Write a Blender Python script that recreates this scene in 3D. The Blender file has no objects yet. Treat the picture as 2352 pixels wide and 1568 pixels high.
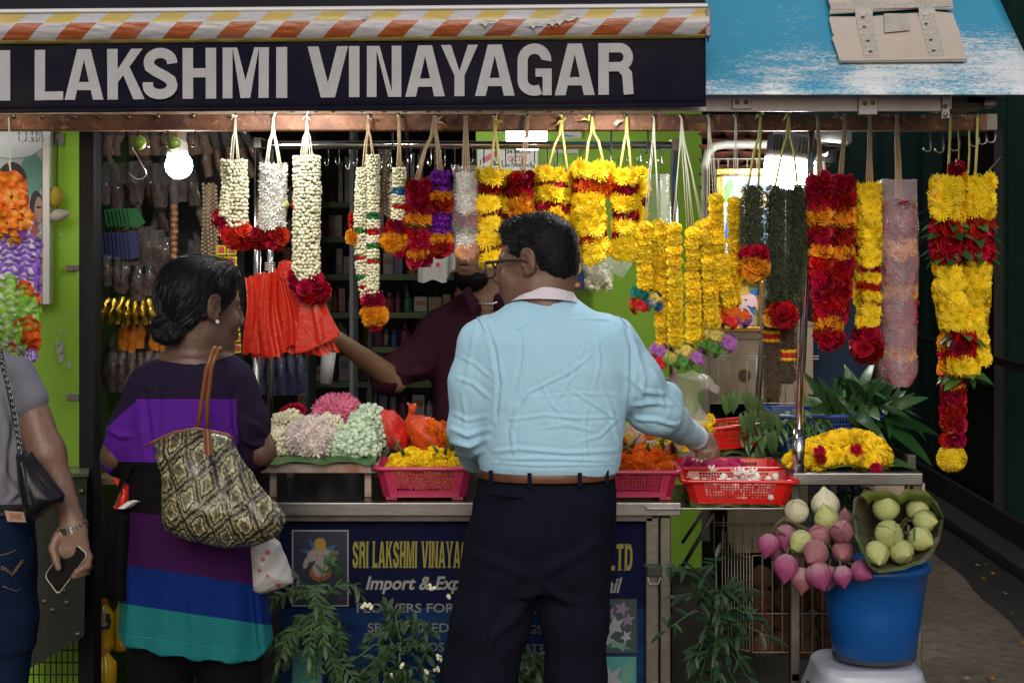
import bpy, bmesh, math, random
import numpy as np
from mathutils import Vector, Matrix, Euler, noise
rnd = random.Random(11)
np.random.seed(5)
C = bpy.context.scene.collection
SC = bpy.context.scene
# - camera
F = 3675.0; CX = 1176.0; HY = 520.0; ZC = 1.60      # survey constants: focal length, horizon and eye height
cd = bpy.data.cameras.new('camera'); cam = bpy.data.objects.new('camera', cd); C.objects.link(cam)
cam.location = (0, 0, ZC); cam.rotation_euler = (math.radians(90), 0, 0)
cd.sensor_width = 36; cd.lens = 36 * F / 2352; cd.shift_y = -(784 - HY) / 2352
cd.clip_end = 400; cd.clip_start = 0.1
SC.camera = cam
# - sky and sun
w = bpy.data.worlds.new("World"); SC.world = w; w.use_nodes = True
wn = w.node_tree.nodes; bg = wn['Background']
sky = wn.new('ShaderNodeTexSky'); sky.sky_type = 'NISHITA'; sky.sun_disc = False
SUN_EL = math.radians(27); sky.sun_elevation = SUN_EL; sky.sun_rotation = math.radians(180)
sky.air_density = 1.0; sky.dust_density = 3.0; sky.ozone_density = 1.0
w.node_tree.links.new(sky.outputs[0], bg.inputs[0]); bg.inputs[1].default_value = 0.05
sl = bpy.data.lights.new('sun', 'SUN'); sl.energy = 0.75; sl.angle = math.radians(24); sl.color = (1, .97, .93)
so = bpy.data.objects.new('sun', sl); C.objects.link(so); so.rotation_euler = (math.radians(63), 0, 0)
so.location = (0, -3, 6)
SC.view_settings.view_transform = 'Standard'
try: SC.view_settings.look = 'None'
except Exception: pass
SC.view_settings.exposure = 0.68; SC.view_settings.gamma = 1.0; SC.view_settings.use_curve_mapping = False
SC.cycles.max_bounces = 7; SC.cycles.transparent_max_bounces = 12; SC.cycles.use_denoising = True
SC.cycles.caustics_reflective = False; SC.cycles.caustics_refractive = False
SC.cycles.sample_clamp_indirect = 3.0
try: SC.cycles.use_light_tree = True
except Exception: pass
# - helpers
def P(px, py, d): return Vector(((px - CX) / F * d, d, ZC - (py - HY) / F * d))
def S(px, d): return px / F * d
def lin(c):
 return tuple((v / 12.92 if v <= .04045 else ((v + .055) / 1.055) ** 2.4) for v in c)
def rgb(r, g, b): return lin((r / 255, g / 255, b / 255))
class E:
 """a shader-node socket with arithmetic"""
 nt = None
 def __init__(s, k): s.k = k
 @staticmethod
 def op(o, *a):
  n = E.nt.nodes.new('ShaderNodeMath'); n.operation = o
  for i, v in enumerate(a):
   if isinstance(v, E): E.nt.links.new(v.k, n.inputs[i])
   else: n.inputs[i].default_value = v
  return E(n.outputs[0])
 def __add__(s, o): return E.op('ADD', s, o)
 def __sub__(s, o): return E.op('SUBTRACT', s, o)
 def __mul__(s, o): return E.op('MULTIPLY', s, o)
 def __truediv__(s, o): return E.op('DIVIDE', s, o)
 def frac(s): return E.op('FRACT', s)
 def lt(s, o): return E.op('LESS_THAN', s, o)
 def gt(s, o): return E.op('GREATER_THAN', s, o)
def coords(nt, kind='Object'):
 n = nt.nodes.new('ShaderNodeTexCoord'); return n.outputs[kind]
def sep(nt, sock):
 n = nt.nodes.new('ShaderNodeSeparateXYZ'); nt.links.new(sock, n.inputs[0]); return [E(n.outputs[i]) for i in range(3)]
def noiseN(nt, sock, scale, detail=4, rough=.6, stretch=None):
 if stretch:
  m = nt.nodes.new('ShaderNodeMapping'); nt.links.new(sock, m.inputs[0]); m.inputs['Scale'].default_value = stretch; sock = m.outputs[0]
 n = nt.nodes.new('ShaderNodeTexNoise'); nt.links.new(sock, n.inputs['Vector'])
 n.inputs['Scale'].default_value = scale; n.inputs['Detail'].default_value = detail; n.inputs['Roughness'].default_value = rough
 return n.outputs[0]
def ramp(nt, sock, stops):
 n = nt.nodes.new('ShaderNodeValToRGB'); nt.links.new(sock, n.inputs[0]); cr = n.color_ramp
 while len(cr.elements) < len(stops): cr.elements.new(.5)
 for e, (p, c) in zip(cr.elements, stops):
  e.position = p; e.color = (c, c, c, 1) if isinstance(c, (int, float)) else (*c[:3], 1)
 return n.outputs[0]
def mix(nt, f, a, b, mode='MIX'):
 n = nt.nodes.new('ShaderNodeMix'); n.data_type = 'RGBA'; n.blend_type = mode
 for s, v in ((n.inputs['Factor'], f), (n.inputs[6], a), (n.inputs[7], b)):
  if isinstance(v, E): v = v.k
  if isinstance(v, bpy.types.NodeSocket): nt.links.new(v, s)
  elif isinstance(v, (int, float)): s.default_value = v if s.type == 'VALUE' else (v, v, v, 1)
  else: s.default_value = (*v[:3], 1)
 return n.outputs[2]
MATS = {}
def newmat(name):
 m = bpy.data.materials.new(name); m.use_nodes = True
 nt = m.node_tree; E.nt = nt; MATS[name] = m
 return m, nt, nt.nodes['Principled BSDF']
def mat(name, col, rough=.5, metal=0., var=0., nz=None, bump=None, coat=0., alpha=None, emis=None, spec=.5, trans=0., sheen=0., stretch=None, thin=0., sss=0.):
 """nz=(scale, amount, colour2); bump=(scale, strength[, distance]); var = value change from object to object"""
 m, nt, b = newmat(name)
 c = None
 if nz:
  f = ramp(nt, noiseN(nt, coords(nt), nz[0], 5, .65, stretch), [(.5 - .5 * nz[1] if len(nz) > 3 else .3, 0.), (.7, 1.)])
  c = mix(nt, f, col, nz[2])
 if var:
  oi = nt.nodes.new('ShaderNodeObjectInfo')
  hsv = nt.nodes.new('ShaderNodeHueSaturation'); r_ = E(oi.outputs['Random'])
  nt.links.new((r_ * var + (1 - var * .5)).k, hsv.inputs['Value'])
  nt.links.new(((r_ * 7.13).frac() * var * .03 + (.5 - var * .015)).k, hsv.inputs['Hue'])
  if c is None: hsv.inputs['Color'].default_value = (*col, 1)
  else: nt.links.new(c, hsv.inputs['Color'])
  c = hsv.outputs[0]
 if c is None: b.inputs['Base Color'].default_value = (*col, 1)
 else: nt.links.new(c, b.inputs['Base Color'])
 b.inputs['Roughness'].default_value = rough; b.inputs['Metallic'].default_value = metal
 b.inputs['Specular IOR Level'].default_value = spec; b.inputs['Coat Weight'].default_value = coat
 b.inputs['Sheen Weight'].default_value = sheen
 if sss: b.inputs['Subsurface Weight'].default_value = sss; b.inputs['Subsurface Radius'].default_value = (.01, .004, .002)
 if bump:
  n = nt.nodes.new('ShaderNodeBump'); n.inputs['Strength'].default_value = bump[1]; n.inputs['Distance'].default_value = bump[2] if len(bump) > 2 else .004
  nt.links.new(noiseN(nt, coords(nt), bump[0], 4, .6, stretch), n.inputs['Height']); nt.links.new(n.outputs[0], b.inputs['Normal'])
 if trans: b.inputs['Transmission Weight'].default_value = trans
 if emis: b.inputs['Emission Color'].default_value = (*emis[0], 1); b.inputs['Emission Strength'].default_value = emis[1]
 if alpha is not None:
  b.inputs['Alpha'].default_value = alpha
 if thin:      # leaf or petal: some light passes through
  out = nt.nodes['Material Output']; tl = nt.nodes.new('ShaderNodeBsdfTranslucent'); ms = nt.nodes.new('ShaderNodeMixShader')
  if c is None: tl.inputs[0].default_value = (*col, 1)
  else: nt.links.new(c, tl.inputs[0])
  ms.inputs[0].default_value = thin
  nt.links.new(b.outputs[0], ms.inputs[1]); nt.links.new(tl.outputs[0], ms.inputs[2]); nt.links.new(ms.outputs[0], out.inputs[0])
 return m
def tag(o, label=None, cat=None, group=None, kind=None):
 if label: o['label'] = label
 if cat: o['category'] = cat
 if group: o['group'] = group
 if kind: o['kind'] = kind
 return o
def thing(name, loc, label, cat, group=None):
 o = bpy.data.objects.new(name, None); o.location = loc; o.empty_display_size = .05; C.objects.link(o)
 return tag(o, label, cat, group)
class MB:
 def __init__(s): s.v = []; s.f = []; s.m = []; s.cur = 0
 def add(s, vs, fs, m=None):
  o = len(s.v); s.v += [tuple(p) for p in vs]; s.f += [tuple(i + o for i in f) for f in fs]
  s.m += [s.cur if m is None else m] * len(fs); return s
 def box(s, a, b, m=None, M=None):
  x0, y0, z0 = (min(a[i], b[i]) for i in range(3)); x1, y1, z1 = (max(a[i], b[i]) for i in range(3))
  vs = [Vector(p) for p in ((x0,y0,z0),(x1,y0,z0),(x1,y1,z0),(x0,y1,z0),(x0,y0,z1),(x1,y0,z1),(x1,y1,z1),(x0,y1,z1))]
  if M is not None: vs = [M @ p for p in vs]
  return s.add(vs, [(0,3,2,1),(4,5,6,7),(0,1,5,4),(1,2,6,5),(2,3,7,6),(3,0,4,7)], m)
 def cbox(s, c, sz, M=None, m=None):
  c = Vector(c); h = Vector(sz) / 2; return s.box(c - h, c + h, m, M)
 def tube(s, pts, r, n=8, m=None, caps=True, flat=1.):
  pts = [Vector(p) for p in pts]; k = len(pts); rs = r if isinstance(r, (list, tuple)) else [r] * k
  vs = []; up = None
  for i, p in enumerate(pts):
   t = (pts[min(i+1, k-1)] - pts[max(i-1, 0)])
   t = t.normalized() if t.length > 1e-9 else Vector((0,0,1))
   if up is None: up = Vector((0,1,0)) if abs(t.y) < .9 else Vector((1,0,0))
   a = up.cross(t); a = a.normalized() if a.length > 1e-6 else Vector((1,0,0)); b = t.cross(a).normalized(); up = b
   for j in range(n):
    q = 2 * math.pi * j / n; vs.append(p + a * (math.cos(q) * rs[i]) + b * (math.sin(q) * rs[i] * flat))
  fs = [(i*n+j, i*n+(j+1) % n, (i+1)*n+(j+1) % n, (i+1)*n+j) for i in range(k-1) for j in range(n)]
  if caps: fs += [tuple(range(n-1, -1, -1)), tuple((k-1)*n+j for j in range(n))]
  return s.add(vs, fs, m)
 def lathe(s, prof, c=(0,0,0), n=20, m=None, M=None, sy=1.):
  vs = []; c = Vector(c)
  for r, z in prof:
   for j in range(n):
    q = 2*math.pi*j/n; p = Vector((r*math.cos(q), r*math.sin(q)*sy, z)); vs.append((M @ p if M is not None else p) + c)
  k = len(prof)
  fs = [(i*n+j, i*n+(j+1) % n, (i+1)*n+(j+1) % n, (i+1)*n+j) for i in range(k-1) for j in range(n)]
  if prof[0][0] > 1e-5: fs.append(tuple(range(n-1, -1, -1)))
  if prof[-1][0] > 1e-5: fs.append(tuple((k-1)*n+j for j in range(n)))
  return s.add(vs, fs, m)
 def prism(s, pts, off, m=None):
  """closed outline of 3-D points, extruded by off"""
  n = len(pts); pts = [Vector(p) for p in pts]; off = Vector(off)
  return s.add(pts + [p + off for p in pts], [tuple(range(n)), tuple(range(2*n-1, n-1, -1))] + [(i, i+n, (i+1) % n + n, (i+1) % n) for i in range(n)], m)
 def sheet(s, fn, nu, nv, m=None):
  vs = [fn(i / nu, j / nv) for j in range(nv + 1) for i in range(nu + 1)]
  return s.add(vs, [(j*(nu+1)+i, j*(nu+1)+i+1, (j+1)*(nu+1)+i+1, (j+1)*(nu+1)+i) for j in range(nv) for i in range(nu)], m)
 def mesh(s, name, mats, smooth=False, off=None):
  me = bpy.data.meshes.new(name); o = Vector(off) if off is not None else Vector((0,0,0))
  me.from_pydata([Vector(p) - o for p in s.v], [], s.f)
  for m in (mats if isinstance(mats, (list, tuple)) else [mats]): me.materials.append(m)
  if max(s.m or [0]): me.polygons.foreach_set('material_index', s.m)
  if smooth: me.polygons.foreach_set('use_smooth', [True] * len(me.polygons))
  me.update(); return me
 def build(s, name, mats, parent=None, smooth=False, bevel=0., **kw):
  v = s.v
  mx = [sum(p[i] for p in v) / len(v) for i in range(2)]; org = Vector((mx[0], mx[1], min(p[2] for p in v)))
  me = s.mesh(name, mats, smooth, org)
  o = bpy.data.objects.new(name, me); C.objects.link(o); o.location = org
  if parent is not None: place_under(o, parent)
  if bevel:
   b = o.modifiers.new('bevel', 'BEVEL'); b.width = bevel; b.segments = 2; b.limit_method = 'ANGLE'; b.angle_limit = .6
  if kw: tag(o, **kw)
  return o
WM = {}
def place_under(o, parent):
 """o's basis is in world space; keep it there while parenting"""
 WM[o.name] = o.matrix_basis.copy()
 o.parent = parent; o.matrix_parent_inverse = (WM[parent.name] if parent.name in WM else parent.matrix_basis).inverted()
def inst(me, name, M, parent=None, **kw):
 o = bpy.data.objects.new(name, me); o.matrix_basis = M
 if parent is not None: place_under(o, parent)
 C.objects.link(o)
 if kw: tag(o, **kw)
 return o
def struct(o, label=None): o['kind'] = 'structure'; return o
_np = {}
def np_mesh(me):
 if me.name not in _np:
  n = len(me.vertices); v = np.empty(n*3, np.float32); me.vertices.foreach_get('co', v)
  ls = np.empty(len(me.loops), np.int32); me.loops.foreach_get('vertex_index', ls)
  lt = np.empty(len(me.polygons), np.int32); me.polygons.foreach_get('loop_total', lt)
  mi = np.empty(len(me.polygons), np.int32); me.polygons.foreach_get('material_index', mi)
  _np[me.name] = (v.reshape(-1, 3), ls, lt, mi)
 return _np[me.name]
def merge_pieces(name, items, parent=None, kind='stuff', **kw):
 """many copies joined in one mesh (used past the limit for single pieces)"""
 mats = []; V = []; L = []; T = []; I = []; o = 0
 for me, M in items:
  v, ls, lt, mi = np_mesh(me); A = np.array(M, np.float32)
  V.append(v @ A[:3, :3].T + A[:3, 3]); L.append(ls + o); T.append(lt); o += len(v)
  idx = []
  for m in me.materials:
   if m not in mats: mats.append(m)
   idx.append(mats.index(m))
  I.append(np.array(idx, np.int32)[mi])
 V = np.concatenate(V); L = np.concatenate(L); T = np.concatenate(T); I = np.concatenate(I)
 org = np.array([V[:,0].mean(), V[:,1].mean(), V[:,2].min()]); V = V - org
 me = bpy.data.meshes.new(name); me.vertices.add(len(V)); me.vertices.foreach_set('co', V.ravel().astype(np.float32))
 me.loops.add(len(L)); me.loops.foreach_set('vertex_index', L)
 me.polygons.add(len(T)); st = np.concatenate(([0], np.cumsum(T)[:-1])).astype(np.int32)
 me.polygons.foreach_set('loop_start', st); me.polygons.foreach_set('loop_total', T)
 me.polygons.foreach_set('material_index', I); me.polygons.foreach_set('use_smooth', np.ones(len(T), bool))
 for m in mats: me.materials.append(m)
 me.update(calc_edges=True)
 ob = bpy.data.objects.new(name, me); C.objects.link(ob); ob.location = Vector(org)
 if parent is not None: place_under(ob, parent)
 if kind: ob['kind'] = kind
 if kw: tag(ob, **kw)
 return ob
def pieces(parent, name, items, limit=300):
 """items: (mesh, matrix). Each an object; past the limit the farthest are one part"""
 if len(items) > limit:
  items = sorted(items, key=lambda t: (t[1].translation - cam.location).length)
  merge_pieces(name + '_mass', items[limit:], parent); items = items[:limit]
 for me, M in items: inst(me, name, M, parent)
def frame_to(n, roll=0., pos=(0,0,0), s=1.):
 """matrix whose +Z points along n"""
 q = Vector(n).normalized().to_track_quat('Z', 'Y'); return Matrix.Translation(pos) @ q.to_matrix().to_4x4() @ Matrix.Rotation(roll, 4, 'Z') @ Matrix.Scale(s, 4)
def smooth(o):
 o.data.polygons.foreach_set('use_smooth', [True] * len(o.data.polygons)); return o
def textmesh(body, size=1., bold=0.):
 cu = bpy.data.curves.new('text', 'FONT'); cu.body = body; cu.size = size; cu.offset = bold; cu.resolution_u = 3; cu.extrude = 0
 ob = bpy.data.objects.new('text', cu); C.objects.link(ob); dg = bpy.context.evaluated_depsgraph_get(); dg.update()
 me = bpy.data.meshes.new_from_object(ob.evaluated_get(dg)); bpy.data.objects.remove(ob); return me
def sign_text(body, x0, x1, ytop, ybot, d, material, parent, name='lettering', bold=.012, shear=0., M=None, proud=.002):
 """flat print fitted into a rectangle given in survey units on a plane facing the street"""
 me = textmesh(body, 1., bold); xs = [v.co.x for v in me.vertices]; ys = [v.co.y for v in me.vertices]
 a, b = P(x0, ybot, d), P(x1, ytop, d); mx, Mx, my, My = min(xs), max(xs), min(ys), max(ys)
 org = Vector(((a.x + b.x) / 2, d - proud, a.z))
 for v in me.vertices:
  u = (v.co.x - mx) / (Mx - mx); t = (v.co.y - my) / (My - my)
  v.co = Vector((a.x + (b.x - a.x) * u + shear * t * (b.z - a.z), d - proud, a.z + (b.z - a.z) * t)) - org
 me.materials.clear(); me.materials.append(material); me.name = name
 o = bpy.data.objects.new(name, me); C.objects.link(o); o.location = org
 if parent is not None: place_under(o, parent)
 return o
# - materials
M_ = lambda *a, **k: mat(*a, **k)
steel = M_('brushed_steel', (.24,.24,.245), .36, 1., nz=(9, 0, (.16,.155,.15)), bump=(60, .12), stretch=(1, 8, 8))
steel_old = M_('worn_steel', (.19,.175,.16), .45, .9, nz=(14, 0, (.10,.09,.08)), bump=(50, .25))
chrome = M_('chrome', (.62,.62,.63), .14, 1.)
alu = M_('scratched_aluminium', (.23,.215,.245), .42, .85, nz=(6, 0, (.14,.125,.155)), bump=(90, .1))
iron = M_('black_iron', (.03,.028,.03), .55, .3, bump=(40, .3))
screwm = M_('brass_screw', (.35,.27,.18), .35, 1.)
whitep = M_('white_paint_metal', (.62,.62,.58), .4, nz=(12, 0, (.42,.4,.35)), bump=(30, .2))
greenw = M_('lime_green_paint', (.20,.42,.025), .55, nz=(3, 0, (.16,.36,.02)), bump=(120, .25, .002))
blackpl = M_('black_plastic', (.015,.015,.016), .35)
white_pl = M_('white_plastic', (.7,.7,.7), .4)
cardm = M_('cardboard', (.40,.31,.22), .85, nz=(5, 0, (.33,.25,.17)), bump=(40, .2))
darkin = M_('dark_shop_wall', (.035,.032,.03), .8, nz=(4, 0, (.02,.018,.018)))
goldm = M_('gilt_frame', (.62,.40,.10), .3, 1., bump=(80, .3))
def rust_mat():
 m, nt, b = newmat('rusty_beam_paint'); co = coords(nt)
 n1 = ramp(nt, noiseN(nt, co, 9, 6, .7), [(.42, 0.), (.62, 1.)]); n2 = ramp(nt, noiseN(nt, co, 38, 5, .7), [(.55, 0.), (.66, 1.)])
 c = mix(nt, n1, (.12,.05,.03), (.27,.12,.06)); c = mix(nt, n2, c, (.5,.22,.07))
 n3 = ramp(nt, noiseN(nt, co, 14, 6, .75), [(.6, 0.), (.68, 1.)]); c = mix(nt, n3, c, (.16,.16,.17))
 nt.links.new(c, b.inputs['Base Color']); b.inputs['Roughness'].default_value = .6; b.inputs['Metallic'].default_value = .25
 bp = nt.nodes.new('ShaderNodeBump'); bp.inputs['Distance'].default_value = .003; bp.inputs['Strength'].default_value = .5
 nt.links.new(noiseN(nt, co, 60, 5, .7), bp.inputs['Height']); nt.links.new(bp.outputs[0], b.inputs['Normal']); return m
rustm = rust_mat()
def concrete_mat():
 m, nt, b = newmat('stained_concrete'); co = coords(nt)
 c = mix(nt, ramp(nt, noiseN(nt, co, 1.6, 6, .7), [(.35, 0.), (.65, 1.)]), (.12,.095,.072), (.25,.21,.165))
 c = mix(nt, ramp(nt, noiseN(nt, co, 18, 6, .75), [(.45, 0.), (.75, 1.)]), c, (.06,.052,.045))
 nt.links.new(c, b.inputs['Base Color']); b.inputs['Roughness'].default_value = .75
 bp = nt.nodes.new('ShaderNodeBump'); bp.inputs['Distance'].default_value = .01; bp.inputs['Strength'].default_value = .5
 nt.links.new(noiseN(nt, co, 30, 6, .7), bp.inputs['Height']); nt.links.new(bp.outputs[0], b.inputs['Normal']); return m
concrete = concrete_mat()
tarm = M_('dark_wet_road', (.035,.032,.03), .55, nz=(7, 0, (.06,.055,.05)), bump=(60, .5))
# - ground
def flat(name, pts, z, m, kind='structure'):
 b = MB(); b.add([(x, y, z) for x, y in pts], [tuple(range(len(pts)))]); o = b.build(name, m); o['kind'] = kind; return o
flat('ground', [(-40,-30),(40,-30),(40,60),(-40,60)], 0, tarm)
pth = MB()
def pathf(u, v):
 y = 3.6 + v * 12; xl = 1.32 + .02 * y; xr = 1.98 + (y - 5.6) * .03 + .05 * noise.noise((y * 1.7, 3, 0)); return (xl + (xr - xl) * u, y, .012 + .004 * noise.noise((u * 3, y, 1)))
pth.sheet(pathf, 6, 60); o = pth.build('alley_path', concrete, smooth=True); o['kind'] = 'structure'
kb = MB(); kb.box((2.30, 3.6, 0), (2.44, 16, .06)); o = kb.build('drain_kerb', M_('kerb_concrete', (.07,.063,.055), .8, nz=(9,0,(.04,.036,.03)), bump=(30,.5)), bevel=.008); o['kind'] = 'structure'
for i in range(42):     # litter and fallen petals on the path
 x = rnd.uniform(1.45, 2.3); y = rnd.uniform(5.5, 10.5); r = rnd.uniform(.008, .02)
 b = MB(); a = rnd.random() * 6
 b.add([(x + r * math.cos(a + k * 1.26) * rnd.uniform(.6, 1), y + 1.6*r * math.sin(a + k * 1.26), .03 + rnd.uniform(0, .008)) for k in range(5)], [(0,1,2,3,4)])
 b.build('fallen_petal', rnd.choice([M_('petal_litter_orange', (.5,.2,.02), .6), M_('petal_litter_green', (.06,.12,.03), .6), M_('petal_litter_pale', (.35,.33,.3), .6)]) if i < 3 else rnd.choice([MATS['petal_litter_orange'], MATS.get('petal_litter_green', MATS['petal_litter_orange']), MATS.get('petal_litter_pale', MATS['petal_litter_orange'])]),
   label='tiny dry petal or scrap lying on the alley path beside the blue bucket', cat='petal', group='petals and scraps on the alley path')
# - alley walls
agr = M_('dark_green_boards', (.10,.28,.21), .6, nz=(2.2, 0, (.055,.16,.125)), bump=(8, .3, .01), stretch=(1, 1, .25))
wl = thing('alley_wall', (2.6, 9.5, 0), 'dark green boarded wall running down the right side of the alley', 'wall')
for i in range(18):     # boards
 y0 = 4.5 + i * .62; b = MB(); dx = .012 * (i % 2)
 x0 = 2.46 + (y0 - 5) * .028
 b.box((x0 + dx, y0 + .006, .05), (x0 + .06 + dx, y0 + .614, 4.2)); b.build('board', agr, wl, bevel=.004)
b = MB(); b.box((2.50, 8.3, .0), (2.555, 9.3, 2.1)); b.build('door', M_('old_dark_door', (.02,.022,.022), .5, nz=(6,0,(.012,.012,.012))), wl)
b = MB(); b.box((2.45, 4.5, .9), (2.475, 15, .94)); b.box((2.44, 4.5, .05), (2.47, 15, .18)); b.build('rail', M_('grey_old_rail', (.05,.05,.048), .5), wl)
b = MB(); b.box((-2, 15.6, 0), (4, 15.8, 5)); tag(b.build('end_wall', M_('alley_end_wall', (.012,.02,.018), .8)), 'almost black wall closing the far end of the alley', 'wall')
b = MB(); b.box((1.02, 6.1, 0), (1.10, 14.5, 4.2)); tag(b.build('side_wall', M_('mottled_dark_wall', (.03,.034,.03), .8, nz=(3,0,(.015,.018,.016)))), 'near-black outer side wall of the shop in the dark of the alley', 'wall')  # near-black base colour with darker mottling
pp = thing('wall_pipe', (2.3, 7, 1.9), 'pale grey pipe and black cables running along the alley above the rose garlands', 'pipe')
b = MB(); b.tube([P(2050,560,5.2), P(1860,640,6.4)], .022, 10); b.build('pipe', M_('pale_grey_pipe', (.3,.3,.28), .5), pp, smooth=True)
for k in range(5):
 b = MB(); a0 = P(2275 - 20*k, 400 + 12*k, 5.6); a1 = P(1880 + 15*k, 545 + 14*k, 6.2)
 b.tube([a0.lerp(a1, t) + Vector((0, 0, -.05 * math.sin(math.pi * t) * (1 + k * .4) + .01 * math.sin(9 * t + k))) for t in [i / 14 for i in range(15)]], .006, 5); b.build('cable', blackpl, pp, smooth=True)
b = MB(); b.tube([P(2160,560,5.2), P(2200,470,5.3), P(2300,360,5.2)], .005, 5); b.build('cable', blackpl, pp, smooth=True)
# - shop shell
b = MB(); b.box((-3.2, 7.6, 0), (1.02, 7.75, 2.7)); struct(b.build('back_wall', darkin))
b = MB(); b.box((-3.2, 4.65, 2.42), (1.6, 7.75, 2.5)); struct(b.build('ceiling', M_('grubby_ceiling', (.42,.41,.38), .8, nz=(3,0,(.3,.29,.26)))))
b = MB(); b.box((-3.3, 4.5, 2.52), (1.62, 7.8, 4.5)); struct(b.build('upper_facade', M_('upper_wall', (.3,.28,.25), .8)))
b = MB(); xl = P(1093, 0, 6.0).x; xr = P(1612, 0, 6.0).x
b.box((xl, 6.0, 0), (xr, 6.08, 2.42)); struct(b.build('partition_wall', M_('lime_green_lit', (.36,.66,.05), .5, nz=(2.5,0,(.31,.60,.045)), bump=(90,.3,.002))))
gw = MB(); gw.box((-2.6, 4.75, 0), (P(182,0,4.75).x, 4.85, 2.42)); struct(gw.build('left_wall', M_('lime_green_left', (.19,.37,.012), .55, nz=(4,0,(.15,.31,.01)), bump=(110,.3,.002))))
pk = M_('bare_plaster_chip', (.45,.45,.4), .8, nz=(30,0,(.1,.12,.08)))
for (px, py, r) in ((139,762,5),(138,800,11),(134,787,6),(141,822,10),(160,838,7),(158,905,5),(70,640,4),(165,720,4),(150,770,3),(110,460,2),(140,540,3),(100,700,2),(40,1000,5),(163,1180,5)):
 b = MB(); c = P(px, py, 4.747); n = 9; rr = S(r, 4.75)
 b.add([(c.x + rr * math.cos(k*6.283/n) * rnd.uniform(.5,1.1), c.y - .001, c.z + 1.3 * rr * math.sin(k*6.283/n) * rnd.uniform(.6,1.2)) for k in range(n)], [tuple(range(n))])
 o = b.build('paint_chip', pk); o['kind'] = 'structure'
wp = thing('door_post', P(198, 1560, 4.6), 'black steel door post between the green wall and the dark shop', 'post')
b = MB(); b.box(P(181, 300, 4.58), Vector((P(217,0,4.58).x, 4.66, 0))); b.build('post', M_('black_post_paint', (.010,.009,.012), .5, spec=.2, bump=(50,.15)), wp, bevel=.003)
for py in (615, 912):
 b = MB(); b.box(P(152, py - 6, 4.74), P(182, py + 6, 4.745)); b.build('hinge', steel_old, wp)
WM[wp.name] = wp.matrix_basis.copy()
# - the rusty beam that carries the garlands
BD = 4.45
bm_ = thing('rusty_beam', P(1140, 300, BD), 'long rusty brown steel beam with a row of screws across the stall', 'beam')
b = MB(); b.box(P(-60, 262.5, BD), P(2290, 300, BD) + Vector((0, .05, 0))); b.build('beam', rustm, bm_, bevel=.004)
def screw_mesh():
 s = MB(); s.lathe([(.0001, -.012),(.0045,-.012),(.0045,-.004),(.007,-.003),(.0078,0),(.006,.0025),(.0001,.0032)], n=10)
 s.box((-.005,-.0007,.0028),(.005,.0007,.004), 1); s.box((-.0007,-.005,.0028),(.0007,.005,.004), 1); return s.mesh('screw', [screwm, iron], True)
SCR = screw_mesh(); RXm = Matrix.Rotation(math.radians(90), 4, 'X')
hang = [541,628,705,848,917,1000,1070,1137,1212,1290,1360,1436,1502,1565,1628,1690,1747,1812,1878,1941,1998,2060,2183,2245]
for x in [31,98,170,229,294,362,443] + hang + [2120]:
 inst(SCR, 'screw', Matrix.Translation(P(x, 268 + rnd.uniform(-2, 1), BD) - Vector((0,.002,0))) @ RXm, bm_)
b = MB(); c = P(1905, 296, BD - .002)
b.box(P(2266, 262, BD - .003), P(2290, 298, BD - .001)); b.build('end_plate', steel_old, bm_)
ab = thing('upper_rail', P(800, 262, 4.62), 'thin rusty angle rail with brass screws just above the main beam', 'beam')
b = MB(); b.box(P(-40, 235, 4.62), P(1530, 262, 4.62) + Vector((0,.03,0))); b.build('rail', M_('pale_rusted_rail', (.4,.34,.26), .6, .3, nz=(20,0,(.28,.13,.06)), bump=(60,.3)), ab)
for x in [585,628,670,726,765,831,881,930,984,1007,1052,1100,1152,1206,1262,1313,1365,1430,1508]:
 inst(SCR, 'screw', Matrix.Translation(P(x, 254, 4.618)) @ RXm @ Matrix.Scale(.9, 4), ab)
# - the awning
AD = 3.95
aw = thing('shop_awning', P(800, 250, AD), 'dark navy fabric awning with striped taped front bar and large grey shop lettering', 'awning')
navy = M_('navy_canvas', (.004,.005,.020), .9, spec=.05, nz=(3,0,(.02,.018,.022)), bump=(500,.3,.001))
def yb(x): return 252 - x * .0092       # bottom edge
def yt(x): return 101 - x * .0085
def valf(u, v):
 x = -60 + u * 1681; y = yt(x) - 4 + (yb(x) - yt(x) + 4) * v; p = P(x, y, AD)
 p.y += .006 * noise.noise((x * .006, v * 1.1, 3)) + .003 * math.sin(x * .03) * v; return p
vb = MB(); vb.sheet(valf, 120, 10); o = vb.build('valance', navy, aw, smooth=True)
sm = o.modifiers.new('thickness', 'SOLIDIFY'); sm.thickness = .003; sm.offset = 1
b = MB(); b.sheet(lambda u, v: valf(u, 1.) + Vector((0, -.0025 - .0025 * math.sin(math.pi * v), S(9, AD) * (v - .95))), 100, 3); b.build('hem', navy, aw, smooth=True)
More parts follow.
